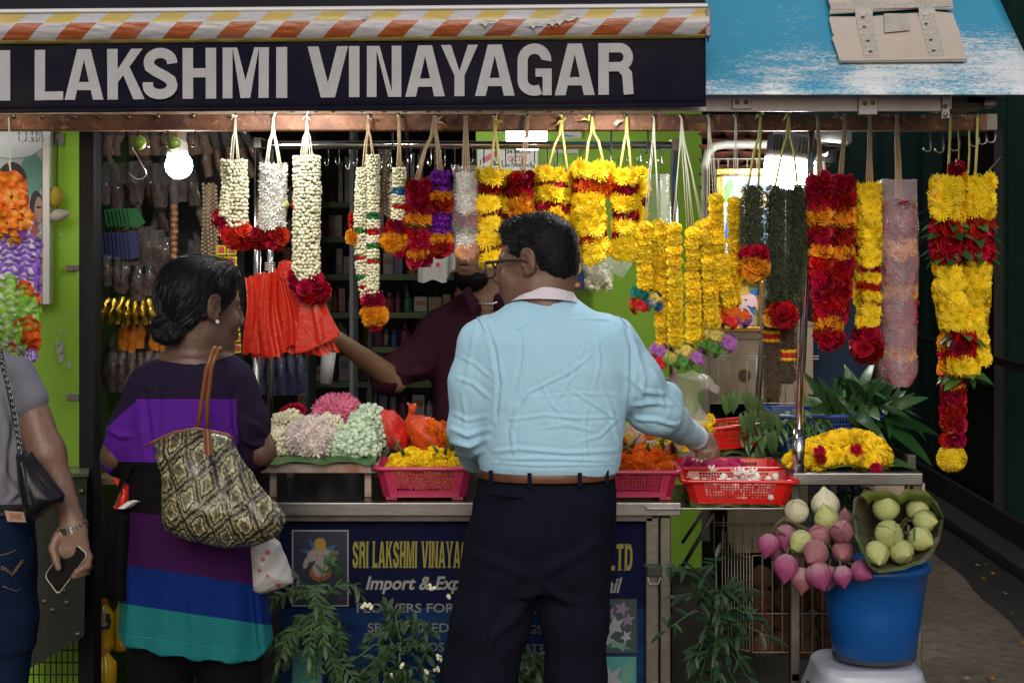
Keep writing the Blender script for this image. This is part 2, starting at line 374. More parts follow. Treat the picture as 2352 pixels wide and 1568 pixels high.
def tape_mat():
 m, nt, bs = newmat('striped_tape'); co = coords(nt, 'Object'); x, y, z = sep(nt, co)
 zz = z - x * .0085 * 1.0
 u = ((x - z * 1.02) / .1305).frac(); hz = zz.lt(.0475)
 wave = E(noiseN(nt, co, 14, 4, .6))
 s = u.lt(.5)
 up = mix(nt, s, (.46,.46,.50), (.50,.38,.09)); lo = mix(nt, s, (.34,.075,.018), (.46,.46,.50))
 lo = mix(nt, zz.lt(.0075), lo, (.60,.48,.12))
 c = mix(nt, hz, up, lo)
 c = mix(nt, ramp(nt, noiseN(nt, co, 5, 6, .7, (1, 1, 6)), [(.45, 0.), (.8, .5)]), c, (.22,.2,.19))
 nt.links.new(c, bs.inputs['Base Color']); bs.inputs['Roughness'].default_value = .32
 bp = nt.nodes.new('ShaderNodeBump'); bp.inputs['Distance'].default_value = .006; bp.inputs['Strength'].default_value = .55
 nt.links.new(noiseN(nt, co, 18, 5, .65, (1, 1, 4)), bp.inputs['Height']); nt.links.new(bp.outputs[0], bs.inputs['Normal']); return m
tb = MB()
def tapef(u, v):      # v 0 top -> 1 bottom, bulging to the street
 x = -60 + u * 1686; a = yt(x) - 66; bq = yt(x) + 1 + (x > 1612) * 0; py = a + (bq - a) * v
 bulge = .028 * math.sin(math.pi * (v * .93 + .07)) ** .6; wr = .0022 * noise.noise((x * .02, v * 9, 0)) + .0012 * noise.noise((x * .06, v * 22, 5))
 p = P(x, py, AD - .004); p.y -= bulge + wr; return p
tb.sheet(tapef, 260, 16); to = tb.build('tape_bar', tape_mat(), aw, smooth=True)
for vtx in to.data.vertices: pass
p0 = P(-60, yt(-60) + 1, AD); dlt = p0 - to.location
for vtx in to.data.vertices: vtx.co -= dlt
to.location = p0; place_under(to, aw)
b = MB(); b.box(P(1621, 20, AD - .03), P(1627, 90, AD + .03)); b.build('end_cap', M_('grey_cap', (.2,.2,.2), .4), aw, bevel=.003)
b = MB(); b.tube([P(1626,70,AD), P(1628,95,AD-.01), P(1624,98,AD-.01), P(1625,78,AD)], .0012, 5); b.build('hook', iron, aw)
flm = M_('torn_tape', (.52,.52,.52), .35)
for (px, py, s, a) in ((1290,45,1.,.4),(1272,52,.7,1.2),(1305,38,.8,-.4),(1118,52,.7,.2),(1228,58,.6,2.),(838,40,.4,.5)):
 b = MB(); pts = [P(px + s*dx, py + s*dy, AD - .036 - .006 * abs(dy)/12) for dx, dy in ((-30,2),(-10,-8),(14,-7),(34,-2),(18,4),(4,3),(-4,14),(-12,6))]; b.add(pts, [tuple(range(8))]); b.build('torn_flap', flm, aw)
def yw(x): return yt(x) - 79
b = MB(); b.sheet(lambda u, v: P(-60 + u*1684, yw(-60+u*1684) + 14 * v, AD) + Vector((0, -.004 - .012 * math.sin(math.pi * v), 0)), 60, 6); b.build('white_edge', M_('white_awning_edge', (.72,.72,.74), .35), aw, smooth=True)
def clothf(u, v):
 x = -60 + u * 1684; p = P(x, yw(x) + 3, AD); p.y += v * 1.0 + .002; p.z += v * .52 - .035 * math.sin(math.pi * min(1, v)) + .004 * noise.noise((x*.004, v*3, 0)); return p
b = MB(); b.sheet(clothf, 60, 14); b.build('roof_cloth', M_('dark_canvas_top', (.014,.013,.016), .9, spec=.15, nz=(4,0,(.02,.022,.035)), bump=(300,.3,.001)), aw, smooth=True)
# ---- letters, each a flat print of its own
LT = {}
def strokes(path, t):
 """constant-width polygon strip along a path in letter units"""
 pts = [Vector((x, y)) for x, y in path]; n = len(pts); L = []; Rr = []
 for i, p in enumerate(pts):
  a = (pts[i] - pts[i-1]).normalized() if i else (pts[1] - pts[0]).normalized(); c = (pts[i+1] - pts[i]).normalized() if i < n-1 else a
  na = Vector((-a.y, a.x)); nc = Vector((-c.y, c.x)); m = (na + nc); m = m.normalized() / max(.5, m.normalized().dot(na)); L.append(p + m * t/2); Rr.append(p - m * t/2)
 return [[L[i], L[i+1], Rr[i+1], Rr[i]] for i in range(n-1)]
def arc(cx, cy, rx, ry, a0, a1, n=12): return [(cx + rx*math.cos(math.radians(a0+(a1-a0)*i/n)), cy + ry*math.sin(math.radians(a0+(a1-a0)*i/n))) for i in range(n+1)]
T = .2
def V2(*p): return [Vector(q) for q in p]
def letter(ch):
 t = T; h = t/2
 R_ = lambda a, b, c, d: V2((a,b),(c,b),(c,d),(a,d))
 if ch == 'I': return .2, [R_(0,0,t,1)]
 if ch == 'L': return .55, [R_(0,0,t,1), R_(t,0,.55,.17)]
 if ch == 'T': return .6, [R_(.2,0,.4,.83), R_(0,.83,.6,1)]
 if ch == 'H': return .64, [R_(0,0,t,1), R_(.44,0,.64,1), R_(t,.42,.44,.6)]
 if ch == 'A': return .74, [V2((0,0),(.2,0),(.415,1),(.24,1)), V2((.54,0),(.74,0),(.5,1),(.325,1)), V2((.2,.19),(.55,.19),(.52,.35),(.23,.35))]
 if ch == 'V': return .74, [V2((.24,0),(.44,0),(.2,1),(0,1)), V2((.3,0),(.5,0),(.74,1),(.54,1))]
 if ch == 'K': return .70, [R_(0,0,t,1), V2((t,.34),(t,.6),(.46,1),(.68,1)), V2((.29,.52),(.41,.68),(.72,0),(.5,0))]
 if ch == 'M': return .86, [R_(0,0,t*.93,1), R_(.86-t*.93,0,.86,1), V2((.34,0),(.52,0),(.27,1),(.186,1)), V2((.34,0),(.52,0),(.674,1),(.59,1))]
 if ch == 'N': return .68, [R_(0,0,t*.95,1), R_(.68-t*.95,0,.68,1), V2((.42,0),(.52,0),(.25,1),(.17,1))]
 if ch == 'Y': return .74, [R_(.27,0,.47,.42), V2((.27,.4),(.40,.4),(.2,1),(0,1)), V2((.34,.4),(.47,.4),(.74,1),(.54,1))]
 if ch == 'R': return .68, [R_(0,0,t,1)] + strokes([(t,.91),(.36,.91)] + arc(.4,.725,.17,.185,90,-90,10) + [(t,.54)], .18) + strokes([(.46,.5),(.545,.4),(.56,.2),(.575,.0)], .19)
 if ch == 'P': return .64, [R_(0,0,t,1)] + strokes([(t,.91),(.36,.91)] + arc(.38,.71,.17,.2,90,-90,10) + [(t,.51)], .18)
 if ch == 'D': return .66, [R_(0,0,t,1)] + strokes([(t,.91),(.32,.91)] + arc(.36,.5,.2,.41,90,-90,12) + [(t,.09)], .18)
 if ch == 'E': return .56, [R_(0,0,t,1), R_(t,0,.56,.16), R_(t,.84,.56,1), R_(t,.43,.52,.58)]
 if ch == 'S': return .66, strokes([(.555,.70)] + arc(.33,.73,.22,.18,10,180,10) + [(.11,.7)] + [(.13,.63),(.25,.54),(.42,.45),(.53,.37),(.56,.27)] + arc(.33,.26,.23,.17,0,-180,10) + [(.10,.33)], .2)
 if ch == 'G': return .68, strokes([(.57,.68)] + arc(.34,.68,.235,.23,5,180,10) + arc(.34,.3,.235,.21,180,300,8), .2) + [R_(.36,.36,.68,.52), R_(.5,0,.68,.37), ]
 return .6, []
letm = M_('grey_lettering', (.44,.44,.47), .7, nz=(9,0,(.32,.32,.345)), bump=(260,.5,.0015))
SIGN = [('I',-10,24),('L',80,147),('A',150,238),('K',247,331),('S',330,409),('H',420,497),('M',512,618),('I',635,660),('V',707,800),('I',802,826),('N',843,922),('A',931,1022),('Y',1013,1098),('A',1091,1182),('G',1188,1267),('A',1274,1366),('R',1374,1456)]
for ch, x0, x1 in SIGN:
 wd, polys = letter(ch); b = MB()
 for k, pl in enumerate(polys):
  pts = []
  for q in pl:
   u = x0 + (x1 - x0) * q.x / wd; ytp = 115.5 - (u - 80) * .0117; ybt = 231 - (u - 80) * .0095
   vx = ybt + (ytp - ybt) * q.y; uu = (u + 60) / 1681; vv = (vx - yt(u) + 4) / (yb(u) - yt(u) + 4)
   p = valf(uu, vv); p.y -= .0042 + .00025 * k; pts.append(p)
  b.add(pts, [tuple(range(len(pts)))])
 b.build('letter', letm, aw)
b = MB(); b.box(P(-60, 246, 4.02), P(1620, 256, 4.04)); b.build('front_tube', M_('grey_awning_tube', (.25,.25,.26), .4, .5), aw)
# - blue canopy
def blue_mat():
 m, nt, bs = newmat('worn_glare_blue_sheet'); co = coords(nt)
 x, y, z = sep(nt, co)
 n1 = E(noiseN(nt, co, 3.2, 3, .5)); n2 = E(noiseN(nt, co, 130, 5, .9, (.6, 1.8, 1.8))); n3 = E(noiseN(nt, co, 16, 8, .8, (.4, 2.4, 2.4)))
 low = E.op('SUBTRACT', .30, z) * 1.15        # white wear plus painted-in glare, both stronger towards the eave
 k = n1 * .75 + n2 * .9 + n3 * .5 + low * .62
 f = ramp(nt, k.k, [(.0, 0.), (.001, 0.)])
 g = E.op('MULTIPLY', k - 1.20, 7.)
 g = E.op('MINIMUM', E.op('MAXIMUM', g, 0.), 1.)
 c = mix(nt, noiseN(nt, co, 2, 3), (.025,.25,.45), (.045,.34,.54)); c = mix(nt, g, c, (.72,.76,.80))
 nt.links.new(c, bs.inputs['Base Color']); bs.inputs['Roughness'].default_value = .22; bs.inputs['Metallic'].default_value = .0
 bp = nt.nodes.new('ShaderNodeBump'); bp.inputs['Distance'].default_value = .002; bp.inputs['Strength'].default_value = .3
 nt.links.new(g.k, bp.inputs['Height']); nt.links.new(bp.outputs[0], bs.inputs['Normal']); return m
bc = thing('blue_canopy', P(1980, 215, 3.98), 'blue painted metal canopy with white wear and glare over the right part of the stall', 'canopy')
z0 = P(0, 216, 3.98).z; xL = P(1560, 0, 3.98).x; xR = 1.322
def canf(u, v):
 return Vector((xL + (xR - xL) * u, 3.98 + v * .62, z0 + v * .50 + .006 * math.sin(u * 5) * v))
b = MB(); b.sheet(canf, 30, 16); o = b.build('panel', blue_mat(), bc, smooth=True)
s_ = o.modifiers.new('thickness', 'SOLIDIFY'); s_.thickness = .004; s_.offset = -1
for px, py in ((1705,203),(2000,207)):
 inst(SCR, 'screw', frame_to((0,-.63,.78), 0, P(px, py, 3.98 + (218-py)/300) + Vector((0,-.002,.006)), 1.1), bc)
fas = thing('fascia_strip', P(1900, 262, 4.06), 'scratched aluminium strip with riveted plates under the blue canopy', 'strip')
b = MB(); b.box(P(1528, 219, 4.06), P(2178, 257, 4.075)); b.build('strip', alu, fas, bevel=.001)
for x0, x1, y1 in ((1682,1726,251),(1972,2014,264),(2164,2180,272)):
 b = MB(); b.box(P(x0, 221, 4.052), P(x1, y1, 4.059)); b.build('plate', alu, fas, bevel=.001)
for x, y in ((1693,235),(1714,235),(1987,237),(2005,236),(2171,244),(2172,264),(1566,236)):
 inst(SCR, 'screw', Matrix.Translation(P(x, y, 4.05)) @ RXm @ Matrix.Scale(.8, 4), fas)
br = thing('canopy_bracket', P(2220, 262, 4.2), 'dark steel bracket holding the right end of the canopy', 'bracket')
b = MB(); b.box(P(2186,222,4.1), P(2212,262,4.3)); b.box(P(2222,222,4.1), P(2236,250,4.3)); b.box(P(2240,228,4.1), P(2275,240,4.25)); b.build('bar', iron, br, bevel=.003)
b = MB(); b.box(P(2262,230,4.08), P(2280,250,4.12)); b.build('foil_wrap', alu, br, bevel=.006)
cb = thing('cardboard_sheet', P(2060, 150, 4.1), 'flattened cardboard taped onto the top of the blue canopy', 'cardboard')
def onc(px, py, lift):      # a point of the canopy plane seen in survey direction
 k = .50/.62; s2 = (HY - py)/F; d = (z0 - 3.98*k - ZC) / (s2 - k); p = P(px, py, d); return p + Vector((0, -.62, .78)).normalized() * lift * 1.
cardlit = M_('pale_cardboard', (.55,.48,.42), .8, nz=(6,0,(.47,.41,.36)), bump=(60,.25,.002))
def card(pts, lift, th=.005):
 b = MB(); P3 = [onc(x, y, lift) for x, y in pts]; b.prism(P3, Vector((0,-.62,.78)).normalized() * th); o = b.build('card', cardlit, cb); return o
card([(1911,88),(1915,92),(1909,98),(1914,110),(1928,152),(2219,149),(2204,96),(2200,78),(2195,68),(2186,42),(2150,38),(2060,44),(1990,50),(1905,50),(1903,56)], .010)
card([(1901,-30),(1897,10),(1905,34),(1903,48),(2020,42),(2100,36),(2186,38),(2176,-30)], .020)
card([(1928,148.5),(2219,145.5),(2219,149.5),(1930,153.5)], .017, .002)
tpm = M_('clear_parcel_tape', (.70,.67,.63), .12, nz=(45,0,(.50,.45,.40)), bump=(90,1.,.008), coat=1., stretch=(1,3,3))
def tape(pts, lift):
 b = MB(); (x0,y0),(x1,y1),(x2,y2),(x3,y3) = pts
 b.sheet(lambda u, v: onc((x0*(1-u)+x1*u)*(1-v)+(x3*(1-u)+x2*u)*v, (y0*(1-u)+y1*u)*(1-v)+(y3*(1-u)+y2*u)*v, (lift if lift < .024 else .0275 if y0*(1-v)+y3*v < 46 else .0168) + .0012*noise.noise((u*6,v*22,lift*99))), 8, 28); b.build('parcel_tape', tpm, cb, smooth=True)
tape([(1950,-10),(1992,-10),(2018,146),(1983,146)], .030); tape([(2092,-10),(2132,-10),(2168,146),(2134,146)], .030)
tape([(1903,28),(2180,22),(2182,36),(1906,44)], .033); tape([(2028,48),(2080,48),(2088,86),(2030,92)], .022)
hol = M_('black_hole_mark', (.04,.035,.035), .5)
for x, y in ((1980,54),(1983,76),(1991,108),(1997,133),(2110,16),(2118,49),(2125,69),(2135,106),(2142,131)):
 b = MB(); b.add([onc(x + 5.5*math.cos(k*.785)*rnd.uniform(.6,1), y + 2.6*math.sin(k*.785)*rnd.uniform(.6,1), .0295 if y < 44 else .0192) for k in range(8)], [tuple(range(8))]); b.build('tape_hole', hol, cb)
# = smooth bodies from distance fields
def table(xs, rows, n=240):
 """smooth interpolation of rows (increasing xs)"""
 xs = np.array(xs, float); rows = np.array(rows, float); X = np.linspace(xs[0], xs[-1], n); out = np.stack([np.interp(X, xs, rows[:, k]) for k in range(rows.shape[1])], 1)
 w_ = max(3, int(n * .035)); ker = np.hanning(2*w_+1); ker /= ker.sum()
 pad = np.concatenate([out[:1]*2 - out[w_:0:-1], out, out[-1:]*2 - out[-2:-w_-2:-1]]); return X, np.stack([np.convolve(pad[:, k], ker, 'valid') for k in range(out.shape[1])], 1)
class Field:
 def __init__(s, lo, hi, h):
  s.h = h; s.lo = np.array(lo, np.float32); n = np.ceil((np.array(hi) - np.array(lo)) / h).astype(int) + 1
  s.n = n; s.F = np.full(n, .5, np.float32)
 def block(s, lo, hi):
  a = np.clip(np.floor((np.array(lo) - s.lo) / s.h).astype(int), 0, s.n); b = np.clip(np.ceil((np.array(hi) - s.lo) / s.h).astype(int) + 1, 0, s.n)
  if (b <= a).any(): return None
  g = [s.lo[i] + s.h * np.arange(a[i], b[i], dtype=np.float32) for i in range(3)]
  return (slice(a[0], b[0]), slice(a[1], b[1]), slice(a[2], b[2])), g[0][:, None, None], g[1][None, :, None], g[2][None, None, :]
 def comb(s, sl, d, k, mode):
  A = s.F[sl]
  if mode == 'sub': d = -d; h = np.clip(.5 + .5*(d - A)/k, 0, 1); s.F[sl] = A + (d - A)*h + k*h*(1-h); return
  if k <= 0: s.F[sl] = np.minimum(A, d); return
  h = np.clip(.5 + .5*(A - d)/k, 0, 1); s.F[sl] = A + (d - A)*h - k*h*(1-h)
 def cone(s, a, b, ra, rb, k=.015, mode='add', sy=1.):
  a = np.array(a, float); b = np.array(b, float); m = max(ra, rb) * max(1, sy) + k + .02
  r = s.block(np.minimum(a, b) - m, np.maximum(a, b) + m)
  if r is None: return
  sl, X, Y, Z = r; ab = b - a; L = max(1e-9, float(ab @ ab)); px, py, pz = X - a[0], Y - a[1], Z - a[2]
  t = np.clip((px*ab[0] + py*ab[1] + pz*ab[2]) / L, 0, 1); dx, dy, dz = px - t*ab[0], (py - t*ab[1]) / sy, pz - t*ab[2]
  s.comb(sl, np.sqrt(dx*dx + dy*dy + dz*dz) - (ra + (rb - ra)*t), k, mode)
 def chain(s, pts, rs, k=.012, sy=1.):
  for i in range(len(pts) - 1): s.cone(pts[i], pts[i+1], rs[i], rs[i+1], k, 'add', sy)
 def ell(s, c, rad, k=.015, mode='add', R=None):
  c = np.array(c, float); m = max(rad) + k + .02; r = s.block(c - m, c + m)
  if r is None: return
  sl, X, Y, Z = r; X = X - c[0]; Y = Y - c[1]; Z = Z - c[2]
  if R is not None:
   R = np.array(R)[:3, :3]; X, Y, Z = (R[0,0]*X+R[1,0]*Y+R[2,0]*Z, R[0,1]*X+R[1,1]*Y+R[2,1]*Z, R[0,2]*X+R[1,2]*Y+R[2,2]*Z)
  a, b, e = rad; k0 = np.sqrt((X/a)**2 + (Y/b)**2 + (Z/e)**2); k1 = np.sqrt((X/a**2)**2 + (Y/b**2)**2 + (Z/e**2)**2) + 1e-6
  s.comb(sl, k0*(k0-1)/k1, k, mode)
 def loft(s, zs, rows, k=.02, p=2., mode='add', open_=False):
  """rows: centre x, centre y, half width, half depth; zs increasing"""
  Zt, T_ = table(zs, rows); m = .06
  r = s.block([min(T_[:,0]-T_[:,2]) - m, min(T_[:,1]-T_[:,3]) - m, zs[0] - m], [max(T_[:,0]+T_[:,2]) + m, max(T_[:,1]+T_[:,3]) + m, zs[-1] + m])
  if r is None: return
  sl, X, Y, Z = r; zc = np.clip(Z, zs[0], zs[-1]); g = [np.interp(zc.ravel(), Zt, T_[:, j]).astype(np.float32).reshape(Z.shape) for j in range(4)]
  q = (np.abs((X - g[0])/g[2])**p + np.abs((Y - g[1])/g[3])**p)**(1/p); d = (q - 1)*np.minimum(g[2], g[3]); dz = np.abs(Z - (zs[0]+zs[-1])/2) - (zs[-1]-zs[0])/2
  s.comb(sl, np.maximum(d, dz), k, mode)
 def puffy(s, poly, y0, h0, tau, rnd_=.008, k=.0, mode='add', tilt=0.):
  """outline in x-z with a swelling thickness"""
  poly = np.array(poly, float); lo = poly.min(0); hi = poly.max(0); m = .03
  r = s.block([lo[0]-m, y0-h0-m-abs(tilt), lo[1]-m], [hi[0]+m, y0+h0+m+abs(tilt), hi[1]+m])
  if r is None: return
  sl, X, Y, Z = r; x = X[:, :, 0] + 0*Z[0]; z = Z[0] + 0*X[:, :, 0]
  d = np.full(x.shape, 1e9); inside = np.zeros(x.shape, bool); n = len(poly)
  for i in range(n):
   a, b = poly[i], poly[(i+1) % n]; e = b - a; wx, wz = x - a[0], z - a[1]; t = np.clip((wx*e[0] + wz*e[1])/(e @ e), 0, 1)
   d = np.minimum(d, np.hypot(wx - e[0]*t, wz - e[1]*t)); c = ((a[1] > z) != (b[1] > z)); inside ^= c & (x < (b[0]-a[0])*(z-a[1])/(b[1]-a[1]+1e-12) + a[0])
  sd = np.where(inside, -d, d); h = h0*(1 - np.exp(np.minimum(sd, 0)/tau)) + .002
  sd = sd[:, None, :]; h = h[:, None, :]; yy = np.abs(Y - y0 - tilt*(Z - (lo[1]+hi[1])/2)/(hi[1]-lo[1])) - h + rnd_; q = sd + rnd_
  s.comb(sl, np.sqrt(np.maximum(q, 0)**2 + np.maximum(yy, 0)**2) + np.minimum(np.maximum(q, yy), 0) - rnd_, k, mode)
 def clip_below(s, z, soft=False):
  Z = s.lo[2] + s.h*np.arange(s.n[2]); s.F = np.maximum(s.F, (z - Z)[None, None, :].astype(np.float32))
 def mesh(s, name, mats, disp=None, facemat=None, relax=1):
  Fd = s.F; I = Fd < 0
  c = [Fd[i:Fd.shape[0]-1+i, j:Fd.shape[1]-1+j, k:Fd.shape[2]-1+k] for i in (0,1) for j in (0,1) for k in (0,1)]
  cnt = sum((q < 0).astype(np.int8) for q in c); act = (cnt > 0) & (cnt < 8); idx = np.argwhere(act); N = len(idx)
  vid = np.full(act.shape, -1, np.int32); vid[act] = np.arange(N); vals = np.stack([q[act] for q in c], 1)
  cor = np.array([(i, j, k) for i in (0,1) for j in (0,1) for k in (0,1)], np.float32); S_ = np.zeros((N, 3), np.float32); W = np.zeros(N, np.float32)
  for a in range(8):
   for b in range(a+1, 8):
    if np.abs(cor[a] - cor[b]).sum() != 1: continue
    va, vb = vals[:, a], vals[:, b]; m = (va < 0) != (vb < 0); t = np.where(m, va/np.where(m, va - vb, 1), 0)
    S_ += m[:, None]*(cor[a] + t[:, None]*(cor[b] - cor[a])); W += m
  V = (idx + S_/W[:, None])*s.h + s.lo
  faces = []
  for ax in range(3):
   o1, o2 = [(1, 2), (2, 0), (0, 1)][ax]
   slA = [slice(None)]*3; slB = [slice(None)]*3; slA[ax] = slice(0, -1); slB[ax] = slice(1, None)
   A = I[tuple(slA)]; B = I[tuple(slB)]; e = np.argwhere(A != B); e = e[(e[:, o1] > 0) & (e[:, o2] > 0) & (e[:, o1] < I.shape[o1]-1) & (e[:, o2] < I.shape[o2]-1)]
   ins = A[tuple(e.T)]; q = []
   for d1, d2 in ((-1,-1),(0,-1),(0,0),(-1,0)):
    f = e.copy(); f[:, o1] += d1; f[:, o2] += d2; q.append(vid[tuple(f.T)])
   q = np.stack(q, 1); q[~ins] = q[~ins][:, ::-1]; faces.append(q)
  Q = np.concatenate(faces); Q = Q[(Q >= 0).all(1)]
  for _ in range(relax):
   acc = np.zeros_like(V); w_ = np.zeros(len(V), np.float32)
   for a in range(4):
    np.add.at(acc, Q[:, a], V[Q[:, (a+1) % 4]]); np.add.at(w_, Q[:, a], 1)
   V = .5*V + .5*acc/np.maximum(w_, 1)[:, None]
  if disp is not None:
   fn = np.cross(V[Q[:, 2]] - V[Q[:, 0]], V[Q[:, 3]] - V[Q[:, 1]]); Nn = np.zeros_like(V)
   for a in range(4): np.add.at(Nn, Q[:, a], fn)
   Nn /= np.linalg.norm(Nn, axis=1)[:, None] + 1e-9; V = V + Nn*disp(V, Nn)[:, None]
  org = np.array([V[:, 0].mean(), V[:, 1].mean(), V[:, 2].min()]); me = bpy.data.meshes.new(name)
  me.vertices.add(len(V)); me.vertices.foreach_set('co', (V - org).astype(np.float32).ravel()); me.loops.add(len(Q)*4); me.loops.foreach_set('vertex_index', Q.ravel().astype(np.int32))
  me.polygons.add(len(Q)); me.polygons.foreach_set('loop_start', np.arange(0, len(Q)*4, 4, dtype=np.int32)); me.polygons.foreach_set('loop_total', np.full(len(Q), 4, np.int32))
  me.polygons.foreach_set('use_smooth', np.ones(len(Q), bool))
  for m in (mats if isinstance(mats, (list, tuple)) else [mats]): me.materials.append(m)
  if facemat is not None: me.polygons.foreach_set('material_index', facemat(V[Q].mean(1)).astype(np.int32))
  me.update(calc_edges=True); return me, org
 def build(s, name, mats, parent=None, disp=None, facemat=None, relax=1, **kw):
  me, org = s.mesh(name, mats, disp, facemat, relax); o = bpy.data.objects.new(name, me); C.objects.link(o); o.location = Vector(org)
  if parent is not None: place_under(o, parent)
  if kw: tag(o, **kw)
  return o
def npn(V, f, seed=0):
 """cheap smooth noise from summed sines, -1..1"""
 r = np.random.RandomState(seed); out = np.zeros(len(V))
 for i in range(7):
  d = r.normal(size=3); d /= np.linalg.norm(d); q = r.normal(size=3); out += np.sin(V @ (d*f*(.6 + i*.28)) + r.rand()*6.28 + 1.4*np.sin(V @ (q*f*.35) + r.rand()*6.28))/(1 + i*.25)
 return out/3.2
def creases(V, lines, d0, side=-1):
 """ridges along polylines given in survey units; each (pts, height, width)"""
 X = V[:, 0]*F/V[:, 1] + CX; Y = HY - (V[:, 2] - ZC)*F/V[:, 1]; out = np.zeros(len(V)); front = (V[:, 1] < d0)
 for pts, a, w_ in lines:
  best = np.full(len(V), 1e9); tt = np.zeros(len(V)); n = len(pts) - 1
  for i in range(n):
   ax, ay = pts[i]; bx, by = pts[i+1]; ex, ey = bx-ax, by-ay; t = np.clip(((X-ax)*ex + (Y-ay)*ey)/(ex*ex+ey*ey), 0, 1); d = np.hypot(X-ax-ex*t, Y-ay-ey*t)
   m = d < best; best[m] = d[m]; tt[m] = (i + t[m])/n
  prof = np.exp(-(best/w_)**2) - .55*np.exp(-((best-1.9*w_)/(1.3*w_))**2)
  out += a*prof*np.sin(np.pi*np.clip(tt*.9+.05, 0, 1))**.5
 return out*front
def head(f, M, s=1., ears=True, nose=1., jaw=1., neck=True, fem=False, open_sock=True):
 """head in its own frame: x right, y towards the face, z up"""
 def h(*p): return np.array(M @ Vector(p))
 Rm = M.to_3x3().normalized(); z = s
 def el(c, r, k=.02, mode='add', rot=None):
  R = Rm if rot is None else Rm @ rot.to_3x3(); f.ell(h(*c), [q*z for q in r], k*z, mode, np.array(R))
 def co(a, b, ra, rb, k=.015, mode='add'): f.cone(h(*a), h(*b), ra*z, rb*z, k*z, mode)
 el((0,-.018,.032), (.076,.096,.088), .02); el((0,.03,-.02), (.062,.06,.08), .03)
 el((0,.03,-.072), (.05*jaw,.05,.042), .03); co((-.048*jaw,.0,-.058), (-.02,.062,-.098), .016, .014, .03); co((.048*jaw,.0,-.058), (.02,.062,-.098), .016, .014, .03)
 el((0,.072,-.098), (.02*jaw,.018,.016), .02)
 for q in (-1, 1):
  el((q*.038,.062,-.03), (.024,.022,.024), .02); co((q*.012,.086,.024), (q*.045,.070,.022), .0085, .007, .012)
  el((q*.031,.093,.006), (.016,.013,.011), .012, 'sub'); el((q*.031,.073,.004), (.0135,.0135,.0125), .004)
  co((q*.02,.0868,.006), (q*.043,.079,.003), .003, .003, .004)
  el((q*.013*nose,.094,-.036), (.009,.011,.008), .008)
 co((0,.086,.018), (0,.108,-.026), .0075, .0105*nose, .012); el((0,.106,-.031), (.011*nose,.012,.0095), .008)
 for q in (-1, 1): el((q*.007,.101,-.042), (.0035,.005,.003), .003, 'sub')
 el((0,.082,-.062), (.026,.014,.018), .015)
 co((-.020,.088,-.058), (.0,.0945,-.056), .0045, .0065, .006); co((.020,.088,-.058), (.0,.0945,-.056), .0045, .0065, .006)
 co((-.017,.087,-.068), (.017,.087,-.068), .0065, .0065, .007); co((-.024,.0935,-.0625), (.024,.0935,-.0625), .0016, .0016, .003, 'sub')
 if ears:
  for q in (-1, 1):
   rot = Matrix.Rotation(-.22*1, 4, 'X') @ Matrix.Rotation(q*.32, 4, 'Z')
   el((q*.079,-.010,.004), (.009,.020,.033), .006, 'add', rot); el((q*.089,-.004,.004), (.007,.011,.021), .004, 'sub', rot)
   el((q*.080,-.004,-.022), (.006,.010,.011), .004); el((q*.0785,.006,-.004), (.005,.004,.007), .004)
   pts = [(q*(.082+.005*math.sin(a)), -.010-.019*math.cos(a-.3), .004+.031*math.sin(a-.1)) for a in [(-1.2 + i*.42) for i in range(10)]]
   for i in range(9): co(pts[i], pts[i+1], .0036, .0036, .003)
 if neck: pass
# = people
def skin_mat(name, col, dark=.7):
 m, nt, b = newmat(name); co = coords(nt)
 c = mix(nt, ramp(nt, noiseN(nt, co, 14, 5, .6), [(.35, 0.), (.7, 1.)]), col, tuple(v*dark for v in col))
 nt.links.new(c, b.inputs['Base Color']); b.inputs['Roughness'].default_value = .46; b.inputs['Subsurface Weight'].default_value = .08
 b.inputs['Subsurface Radius'].default_value = (.01, .004, .002); b.inputs['Subsurface Scale'].default_value = .5
 bp = nt.nodes.new('ShaderNodeBump'); bp.inputs['Distance'].default_value = .0012; bp.inputs['Strength'].default_value = .5
 nt.links.new(noiseN(nt, co, 260, 3, .6), bp.inputs['Height']); nt.links.new(bp.outputs[0], b.inputs['Normal']); return m
skin1 = skin_mat('brown_skin', (.19,.10,.068)); skin2 = skin_mat('deep_brown_skin', (.115,.058,.04)); skin3 = skin_mat('light_brown_skin', (.215,.122,.084), .85); skin4 = skin_mat('shopkeeper_skin', (.27,.15,.09))
hairm = M_('black_hair', (.004,.004,.005), .6, nz=(90, 0, (.007,.007,.009)), bump=(220,.5,.002), spec=.14)
strandm = M_('hair_strand', (.006,.006,.008), .38, spec=.3)
eyem = M_('eye', (.5,.48,.45), .2)
def local(M, *p): return M @ Vector(p)
def ribbons(name, roots, dirs, lens, wd, m, parent, curl=0., seed=1, steps=4, lift=.002, follow=None):
 """many fine tapered strands joined"""
 r = np.random.RandomState(seed); b = MB()
 for p, d, L in zip(roots, dirs, lens):
  p = Vector(p); d = Vector(d).normalized(); s = d.cross(Vector((r.normal(), r.normal(), r.normal()))).normalized(); pts = []
  q = p.copy(); dd = d.copy(); ax = Vector((r.normal(), r.normal(), r.normal())).normalized()
  for i in range(steps + 1):
   pts.append(q.copy()); q = q + dd * (L/steps); dd = (dd + dd.cross(ax)*curl + (follow(q) if follow else Vector((0,0,0)))).normalized()
  vs = []
  for i, q in enumerate(pts):
   w_ = wd*(1 - .8*i/steps)/2; vs += [q - s*w_, q + s*w_]
  b.add(vs, [(2*i, 2*i+1, 2*i+3, 2*i+2) for i in range(steps)])
 o = b.build(name, m, parent, smooth=True); o['kind'] = 'stuff'; return o
